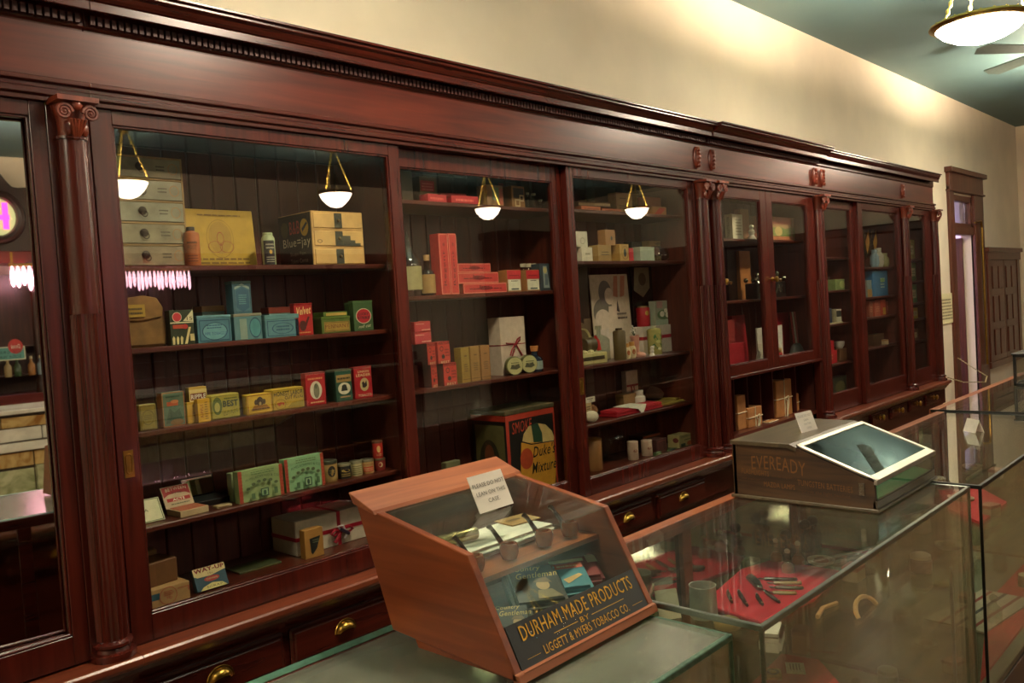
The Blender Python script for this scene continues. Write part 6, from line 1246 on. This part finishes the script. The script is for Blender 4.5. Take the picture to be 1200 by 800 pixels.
# pocket tins lying on the case floor
def lyingtin(x, y, zz, w, h, th, col, lb, dec, rz, tilt=.28, yell=None):
    t2 = thing('tobacco_tin', lb, 'tin', (x, y, zz), rz); t2.rotation_euler = (tilt, 0, rz)
    MB().box(-w/2, -h/2, 0, w/2, h/2, th).build('body', M(col, .35), t2, bev=min(th*.45, .01), seg=3, smooth=True)
    if yell: MB().box(-w/2-.0005, -h/2-.001, -.0005, w/2+.0005, -h/2+.02, th+.0005).build('base_band', M(yell, .4), t2, bev=min(th*.45, .01), seg=3, smooth=True)
    decals(t2, (-w/2, -h/2, th), (w, 0, 0), (0, h, 0), dec)
bz = 1.085
man = [('t', '#c9a85a', 'Country', .12, .78, .7, .92, {'shear': .3}), ('t', '#c9a85a', 'Gentleman', .2, .62, .95, .76, {'shear': .3}), ('e', '#b08a5c', .62, .42, .12, .12), ('p', '#6a5236', [(.46, .5), (.8, .46), (.72, .6), (.54, .6)]), ('p', '#7d6a48', [(.45, .1), (.5, .3), (.75, .3), (.9, .1)])]
lyingtin(1.058, -1.268, bz, .075, .10, .022, '#15161a', 'black pocket tin with a capped man, left in the slanted case', man, -.75, yell='#3c7a8c')
lyingtin(1.165, -1.225, bz+.012, .105, .13, .04, '#131312', 'large black tin with a capped man in the slanted case', man, -.62, yell=None)
lyingtin(1.262, -1.235, bz+.012, .07, .10, .03, '#3c8296', 'blue tin with a pointing hand in the slanted case', [('r', '#b8482c', .1, .7, .9, .88), ('l', '#d8b48a', .15, .74, .85, .84, 1), ('p', '#c49a5c', [(.2, .35), (.7, .5), (.8, .44), (.5, .3), (.3, .2)]), ('r', '#cfc8a4', 0, .9, 1, 1)], -.62)
lyingtin(1.332, -1.215, bz+.012, .06, .09, .025, '#7d1c20', 'dark red pocket tin at the right of the slanted case', [('r', '#c9c0a0', .6, .6, .95, .9)], -.62)
# notice on top glass
c0 = atY(0, 0, 0)
def onslope(px, py):   # hit the upper glass plane
    n = Vector((0, lp[1][1]-lp[2][1], -(lp[1][0]-lp[2][0]))); n = Vector((0, -(lp[1][1]-lp[2][1]), (lp[1][0]-lp[2][0]))); p0 = Vector((0, lp[1][0]+OY, lp[1][1]+OZ)); d = ray(px, py); k = (p0-CAM).dot(n)/d.dot(n); return CAM+d*k
B0 = onslope(563, 604); B1 = onslope(602, 591)
cw = (B1-B0); wdt = cw.length
t2 = thing('notice_card', 'white notice card asking people not to lean, on the slanted case', 'notice', tuple((B0+B1)/2+Vector((0, 0, .003))), math.atan2(cw.y, cw.x)); t2.rotation_euler = (-.42, .0, math.atan2(cw.y, cw.x))
hh = .074
MB().box(-wdt/2, 0, 0, wdt/2, .0015, hh).build('card', M('#d6cdbf', .6, 0, .03), t2)
decals(t2, (-wdt/2, 0, 0), (wdt, 0, 0), (0, 0, hh), [('t', '#4a443e', 'PLEASE DO NOT', .05, .66, .97, .77), ('t', '#4a443e', 'LEAN ON THIS', .08, .43, .92, .54), ('t', '#4a443e', 'CASE.', .34, .21, .68, .32)], off=.0002)
MB().box(-.006, .001, 0, .006, .03, .05).build('easel_back', M('#bdb4a4', .6), t2)
# ================================================================== dark lettered box
BX = 2.257; BX2 = 2.73; OYb = -1.25
t = thing('lettered_wooden_box', 'dark wooden slant-front box with faded stencil lettering and glass lid', 'display case', ((BX+BX2)/2, OYb, T2+.003))
L2 = (BX2-BX)/2
pr = [(-1.048, T2), (-1.048, 1.213), (-1.232, 1.213), (-1.455, 1.130), (-1.458, T2)]; lq = [(y-OYb, zz-T2) for y, zz in pr]
MB().prism(lq, 'X', -L2, -L2+.012).build('side_board', OLDW, t, bev=.001); MB().prism(lq, 'X', L2-.012, L2).build('side_board', OLDW, t, bev=.001)
MB().box(-L2-.008, -1.466-OYb, 0, L2+.008, -1.04-OYb, .008).build('base_board', OLDWX, t, bev=.001)
MB().box(-L2, -1.058-OYb, .008, L2, -1.046-OYb, 1.213-T2).build('back_board', OLDW, t)
MB().box(-L2-.003, -1.225-OYb, 1.205-T2, L2+.003, -1.042-OYb, 1.217-T2).build('top_board', OLDWX, t, bev=.001)
MB().prism([(-1.222-OYb, 1.217-T2), (-1.245-OYb, 1.2085-T2), (-1.245-OYb, 1.198-T2), (-1.222-OYb, 1.203-T2)], 'X', -L2-.003, L2+.003).build('hinge_rail', OLDWX, t)
# metal framed glass lid
pA = (-1.245-OYb, 1.212-T2); pB = (-1.462-OYb, 1.131-T2); d2 = Vector((pB[0]-pA[0], pB[1]-pA[1])); n2 = Vector((d2.y, -d2.x)).normalized(); n2 = n2 if n2.y > 0 else -n2
def lidq(k0, k1, x0, x1, th): 
    a_ = Vector(pA)+d2*k0; b_ = Vector(pA)+d2*k1; return MB().prism([tuple(a_), tuple(b_), tuple(b_+n2*th), tuple(a_+n2*th)], 'X', x0, x1)
fr = lidq(0, .06, -L2-.002, L2+.002, .005)
for m2 in (lidq(.9, 1.0, -L2-.002, L2+.002, .005), lidq(0, 1, -L2-.002, -L2+.014, .005), lidq(0, 1, L2-.014, L2+.002, .005)): fr.add(m2.v, m2.f)
fr.box(-L2-.003, -1.464-OYb, 1.123-T2, L2+.003, -1.455-OYb, 1.135-T2); fr.build('metal_frame', M('#b5b0a0', .35, .8), t, bev=.0005)
lidq(.05, .92, -L2+.012, L2-.012, .003).build('lid_glass', glassmat('lid_glass', tint=(.4, .44, .44), f0=.03), t)
MB().box(-L2+.012, -1.458-OYb, .03, L2-.012, -1.454-OYb, .072).build('front_glass', glassmat('case_glass'), t); MB().box(-L2, -1.46-OYb, .008, L2, -1.45-OYb, .028).build('front_rail', OLDWX, t)
MB().prism([(-1.448-OYb, .012), (-1.07-OYb, .012), (-1.07-OYb, .1), (-1.448-OYb, .028)], 'X', -L2+.013, L2-.013).build('felt_bed', M('#3f8a50', .9, 0, .2), t)
MB().box(-L2-.004, -1.43-OYb, .042, -L2+.001, -1.416-OYb, .075).build('metal_clip', NICKEL, t)
ft = M('#70491f', .7); A_ = Vector((0, -.4, 0)); 
decals(t, (-L2, -1.05-OYb, 0), (0, -.405, 0), (0, 0, .163), [('t', ft, 'EVEREADY', .14, .52, .54, .76, {'arc': .05, 'rise': -.05}), ('t', ft, 'FLASHLIGHTS', .06, .44, .27, .53, {'rise': -.02}), ('t', M('#553618', .7), 'with the tungsten', .29, .41, .44, .47, {'rise': -.01}), ('t', ft, 'TUNGSTEN BATTERIES', .48, .32, .86, .42, {'rise': -.04}), ('t', M('#553618', .7), 'and superior', .06, .33, .2, .38, {'rise': -.01}), ('t', ft, 'MAZDA LAMPS', .23, .24, .46, .33, {'rise': -.01}), ('t', M('#553618', .7), 'improve the light twofold', .48, .19, .84, .27, {'rise': -.03})], off=.0004, name='stencil')
# torch inside
t2 = thing('flashlight', 'chromed flashlight lying on green felt inside the dark box', 'flashlight', (2.50, -1.36, T2+.066), -.25)
p = MB().lathe([(.014, -.08), (.015, -.078), (.015, .04), (.017, .042), (.017, .05), (.024, .07), (.025, .085), (.022, .085)], 18); p.xf(Matrix.Translation((0, 0, .018)) @ Matrix.Rotation(pi/2, 4, 'Y')); p.build('torch_body', M('#d0d0c0', .25, .5), t2, smooth=True)
MB().box(-.02, -.018, .02, .01, -.013, .028).build('switch', DARKMETAL, t2)
t2 = thing('flashlight', 'short nickel flashlight beside the chromed one in the dark box', 'flashlight', (2.60, -1.30, T2+.075), .15)
p = MB().lathe([(.012, -.05), (.013, -.048), (.013, .02), (.02, .04), (.02, .052)], 16); p.xf(Matrix.Translation((0, 0, .014)) @ Matrix.Rotation(pi/2, 4, 'Y')); p.build('torch_body', M('#b0b0a0', .25, .5), t2, smooth=True)
p = MB().lathe([(.013, 0), (.014, .002), (.014, .034), (.012, .036)], 16); tag(p.build('battery_cell', M('#c9c2a8', .4), loc=(2.30, -1.425, T2+.034), smooth=True), 'pale battery cell behind the low front glass of the dark box', 'battery')
# notice on its top
a_ = atZ(940, 508, 1.218); b_ = atZ(958.5, 503, 1.218); cw = b_-a_; wdt = cw.length
t2 = thing('notice_card', 'white notice card standing on the dark wooden box', 'notice', tuple((a_+b_)/2+Vector((0, 0, .001))), math.atan2(cw.y, cw.x)); t2.rotation_euler = (-.35, 0, math.atan2(cw.y, cw.x))
MB().box(-wdt/2, 0, 0, wdt/2, .0015, .062).build('card', M('#d9d0c4', .6, 0, .03), t2)
decals(t2, (-wdt/2, 0, 0), (wdt, 0, 0), (0, 0, .062), [('t', '#8a8278', 'PLEASE DO NOT', .08, .74, .92, .86), ('t', '#8a8278', 'LEAN', .36, .54, .64, .64), ('t', '#8a8278', 'ON THIS', .3, .34, .72, .44), ('t', '#8a8278', 'CASE', .38, .14, .66, .24)], off=.0002)
MB().box(-.006, .001, 0, .006, .025, .03).build('easel_back', M('#bdb4a4', .6), t2)
# ================================================================== the far side of the room (seen in the mirror and as reflections)
def vm(x, y, Y):
    P = atY(x, y, Y); return Vector((P.x, -Y, P.z))
def vr(x, y, Y):      # the same through the askew mirror
    n = Vector((-sin(MPHI), -cos(MPHI), 0))
    def f(q): V = atY(x, y, q); return V-n*(2*(V-MPIV).dot(n))
    a, b = Y, Y+.5
    for i in range(4):
        fa, fb = f(a).y+Y, f(b).y+Y
        if abs(fb-fa) < 1e-9: break
        a, b = b, b-fb*(b-a)/(fb-fa)
    return f(b)
DARKW = wood('back_bar_wood', '#2a120c', '#45200f', axis='Z', rough=.4)
MARB_T = marble('tan_onyx', '#9a6a34', '#cfae72'); MARB_G = marble('green_onyx', '#8f9468', '#c9c59a'); MARB_W = marble('white_marble', '#cfc6b4', '#ece4d4', scale=4)
# soda fountain counter
FY = 4.6
zb = lambda y: vr(40, y, FY).z
ft = thing('fountain_counter', 'onyx soda fountain counter reflected in the left mirror', 'counter', (2.6, -FY, 0))
x0, x1 = -4.2, 1.9
zt = zb(478)
MB().box(x0, -.62, zt-.03, x1, .02, zt).build('counter_top', MARB_W, ft, bev=.004)
MB().box(x0, -.6, .0, x1, -.03, zt-.03).build('counter_core', M('#4a3a2c'), ft)
def row(y0, y1, mat, w, out, nm, gap=.004, off=0):
    z1, z0 = zb(y0), zb(y1); x = x0+off*w
    while x < x1-.01:
        MB().box(x+gap, -.03, z0+gap, min(x+w, x1)-gap, out, z1-gap).build(nm, mat, ft, bev=.003); x += w
row(486, 499, MARB_T, .42, -.004, 'onyx_block'); row(499, 515, MARB_W, .8, -.012, 'marble_band')
MB().box(x0, -.03, zb(526), x1, .03, zb(516)).build('marble_ledge', MARB_W, ft, bev=.006)
row(527, 545, MARB_T, .36, -.004, 'onyx_block', off=-.3); row(547, 592, MARB_G, .36, -.008, 'onyx_panel', off=-.3)
MB().box(x0, -.03, 0.02, x1, .0, zb(592)).build('marble_base', MARB_W, ft, bev=.004)
for k in range(5): MB().box(x0+.72*k+.26, -.03, zb(592), x0+.72*k+.37, .018, zb(545)).build('pilaster', MARB_G, ft, bev=.004)
# fountain back bar with crest
BY = 6.9
bb = thing('fountain_back_bar', 'dark carved back bar with a stained glass oval behind the soda fountain', 'back bar', (3.0, -BY-.3, 0))
def zz(y): return vr(30, y, BY).z
MB().box(-4.6, -.25, 0, 5.0, .3, zz(480)).build('lower_cabinet', DARKW, bb)
MB().box(-4.6, -.25, zz(480), 5.0, .33, zz(476)).build('worktop', MARB_W, bb)
MB().box(-4.6, -.28, zz(476), 5.0, -.2, 2.3).build('back_panel', DARKW, bb)
MB().box(-4.6, -.28, zz(306), 5.0, .12, zz(292)).build('cornice', wood('back_bar_cornice', '#5a1c16', '#7a2a20', axis='X'), bb, bev=.006)
MB().box(-4.6, -.28, zz(476), 5.0, .2, zz(462)).build('base_rail', wood('back_bar_cornice', '#5a1c16', '#7a2a20', axis='X'), bb, bev=.004)
for y in (405, 440): MB().box(-4.6, -.2, zz(y)-.01, 5.0, .1, zz(y)).build('shelf', DARKW, bb)
for k in range(9): MB().lathe([(.05, zz(462)), (.05, zz(450)), (.04, zz(445)), (.038, zz(320)), (.05, zz(312)), (.06, zz(306))], 14, (-4.3+k*1.13, .12, 0)).build('column', DARKW, bb, smooth=True)
cz_ = vr(3, 250, BY); crx, crz = .26, .36
cr = MB(); n = 24; P = []
for i in range(n+1):
    a = pi*i/n; r_ = 1+.08*cos(a*8); P.append((cz_.x-3.0+.42*cos(a)*r_, zz(292)+.0+(cz_.z-zz(292)+.40)*sin(a)**.8*r_))
cr.prism([(-.75+cz_.x-3.0, zz(292))]+P[::-1]+[(.75+cz_.x-3.0, zz(292))], 'Y', -.1, .02)
crest = cr.build('crest', DARKW, bb, bev=.01)
m_, n_, l_, b_ = newmat('stained_glass'); tcn = n_.new('ShaderNodeTexCoord'); vo = n_.new('ShaderNodeTexVoronoi'); vo.inputs['Scale'].default_value = 14; l_.new(tcn.outputs['Object'], vo.inputs['Vector'])
rp = n_.new('ShaderNodeValToRGB'); l_.new(vo.outputs['Color'], rp.inputs[0]); rp.color_ramp.elements[0].color = (.25, .3, .12, 1); rp.color_ramp.elements[1].color = (.5, .42, .2, 1)
l_.new(rp.outputs[0], b_.inputs['Base Color']); l_.new(rp.outputs[0], b_.inputs['Emission Color']); b_.inputs['Emission Strength'].default_value = .9; STAIN = m_
g = MB().lathe([(.001, 0), (.165, 0)], 28, cap=False); g.xf(Matrix.Translation((cz_.x-3.0, .03, cz_.z)) @ Matrix.Diagonal((1, 1, 1.15, 1)) @ Matrix.Rotation(pi/2, 4, 'X')); g.build('stained_glass_oval', STAIN, crest)
g = MB(); g.tube([(cz_.x-3.0+.2*cos(2*pi*k/32), .03, cz_.z+.225*sin(2*pi*k/32)) for k in range(32)], .045, 8, closed=True); g.build('oval_moulding', DARKW, crest, smooth=True)
PINK = emit('pink_stained_glass', (1, .03, .25), 2.5)
MB().box(cz_.x-3.0-.02+.06, .035, cz_.z-.12, cz_.x-3.0+.03+.06, .045, cz_.z+.14).build('pink_bar', PINK, crest); MB().box(cz_.x-3.0-.1, .035, cz_.z-.03, cz_.x-3.0+.1, .043, cz_.z+.02).build('pink_bar', PINK, crest)
# sign on the back bar
s0 = vr(-14, 424, BY-.22); s1 = vr(29, 405, BY-.22)
sg = thing('fountain_sign', 'small teal and cream sign with red disc on the back bar', 'sign', ((s0.x+s1.x)/2, -BY+.22, 0)); W = s1.x-s0.x; H = s1.z-s0.z
MB().box(-W/2, -.02, s0.z, W/2, 0, s1.z).build('sign_board', M('#5f9a90', .5), sg, bev=.004)
decals(sg, (W/2, 0, s0.z), (-W, 0, 0), (0, 0, H), [('b', '#d8d0b0', 0, 0, 1, 1, .03), ('e', '#b8302c', .25, 1.0, .2, .55), ('t', '#e8dcc8', 'Drink', .12, .85, .38, 1.15, {'shear': .3}), ('t', '#1f3a38', 'ICE CREAM', .12, .5, .9, .7), ('t', '#1f3a38', 'SODA WATER', .12, .15, .9, .36)])
for i in range(5):
    x = vr(10, 440, BY).x-.12+.1*i+.02*(i % 2); c = ['#8a3a2c', '#b59a6c', '#4a5c3a', '#a8703c', '#7d8a8c'][i % 5]
    t = thing('syrup_bottle', '%s syrup bottle on the back bar seen in the mirror' % ['brick red', 'tan', 'dark green', 'amber', 'blue-grey'][i], 'bottle', (x, -BY-.0, zz(440)), 0, 'syrup bottles on the back bar')
    MB().lathe([(.03, 0), (.032, .01), (.032, .1), (.012, .13), (.012, .16)], 12).build('bottle', M(c, .25), t, smooth=True); MB().lathe([(.014, .16), (.012, .185)], 10).build('cap', M('#c9b58c', .4), t, smooth=True)
# pink lit glass fringes hung from the back bar cornice
def fringe(px0, px1, y0, y1, Y, lb, st, fn):
    a = fn(px0, (y0+y1)/2, Y); b = fn(px1, (y0+y1)/2, Y); z1 = fn((px0+px1)/2, y0, Y).z; z0 = fn((px0+px1)/2, y1, Y).z; W = b.x-a.x
    t = thing('fringed_lamp', lb, 'lamp', ((a.x+b.x)/2, -Y, z0)); H = z1-z0
    m = MB(); n = max(5, round(W/.045)); rs = random.Random(4)
    for k in range(n):
        l_ = H*rs.uniform(.75, 1.0); x = -W/2+W*(k+.5)/n
        m.lathe([(.004, H-l_), (.016, H-l_*.85), (.02, H-l_*.5), (.015, H-l_*.2), (.005, H)], 6, (x, rs.uniform(-.01, .01), 0))
    m.build('glass_strands', emit('pink_lit_glass', (1, .5, .58), st), t, kind='stuff')
    MB().box(-W/2-.01, -.02, H, W/2+.01, .02, H+.03).build('brass_bar', BRASS, t, bev=.004)
    for x in (-W*.4, W*.4): MB().box(x-.01, -.01, H+.03, x+.01, .01, H+.14).build('hanger', BRASS, t)
fringe(146, 224, 317, 341, 6.95, 'long pink lit glass fringe reflected under the top shelf', 9, vm)
fringe(12, 45, 312, 341, 6.95, 'short pink lit glass fringe seen in the left mirror', 9, vr)
# tall dark cabinets filling the far corner and the end of the room
def darkcab(name, lb, x0, x1, y0, y1, h, axis):
    t = thing(name, lb, 'cabinet', ((x0+x1)/2, (y0+y1)/2, 0)); a, b, c, d = -(x1-x0)/2, (x1-x0)/2, -(y1-y0)/2, (y1-y0)/2
    MB().box(a, c, 0, b, d, h-.12).build('carcass', DARKW, t); MB().box(a-.05, c-.05, h-.12, b+.05, d+.05, h).build('cornice', DARKW, t, bev=.02)
    n = max(2, round(max(x1-x0, y1-y0)/.8))
    for k in range(n):
        for z0, z1 in ((.15, .85), (1.0, h-.25)):
            if axis == 'X': w_ = (x1-x0)/n; MB().box(a+w_*k+.06, d, z0, a+w_*(k+1)-.06, d+.02, z1).build('door', DARKW, t, bev=.008)
            else: w_ = (y1-y0)/n; MB().box(a-.02, c+w_*k+.06, z0, a, c+w_*(k+1)-.06, z1).build('door', DARKW, t, bev=.008)
darkcab('corner_cabinet', 'tall dark cabinet in the far corner across the room', 10.0, 11.7, -7.53, -7.05, 2.9, 'X')
darkcab('end_cabinet', 'dark cabinet row along the end wall of the room', 11.8, 12.26, -6.85, -.5, 2.45, 'Y')
# ceiling fan past the near lamp
P = atZ(1235, 62, 3.3); t = thing('ceiling_fan', 'dark ceiling fan partly hidden behind the bright pendant lamp', 'fan', (P.x, P.y, 3.28))
MB().lathe([(.03, 0), (.09, .02), (.1, .08), (.05, .12), (.018, .14), (.018, .22), (.07, .24)], 20).build('motor', M('#3a3c38', .4, .5), t, smooth=True)
for k in range(4):
    a = k*pi/2+.95; b_ = MB(); b_.prism([(.1, -.03), (.2, -.06), (.62, -.075), (.66, 0), (.62, .075), (.2, .06), (.1, .03)], 'Z', -.004, .004); b_.xf(Matrix.Rotation(a, 4, 'Z') @ Matrix.Translation((0, 0, .05)) @ Matrix.Rotation(.18, 4, 'X')); b_.build('blade', M('#66766f', .5), t)
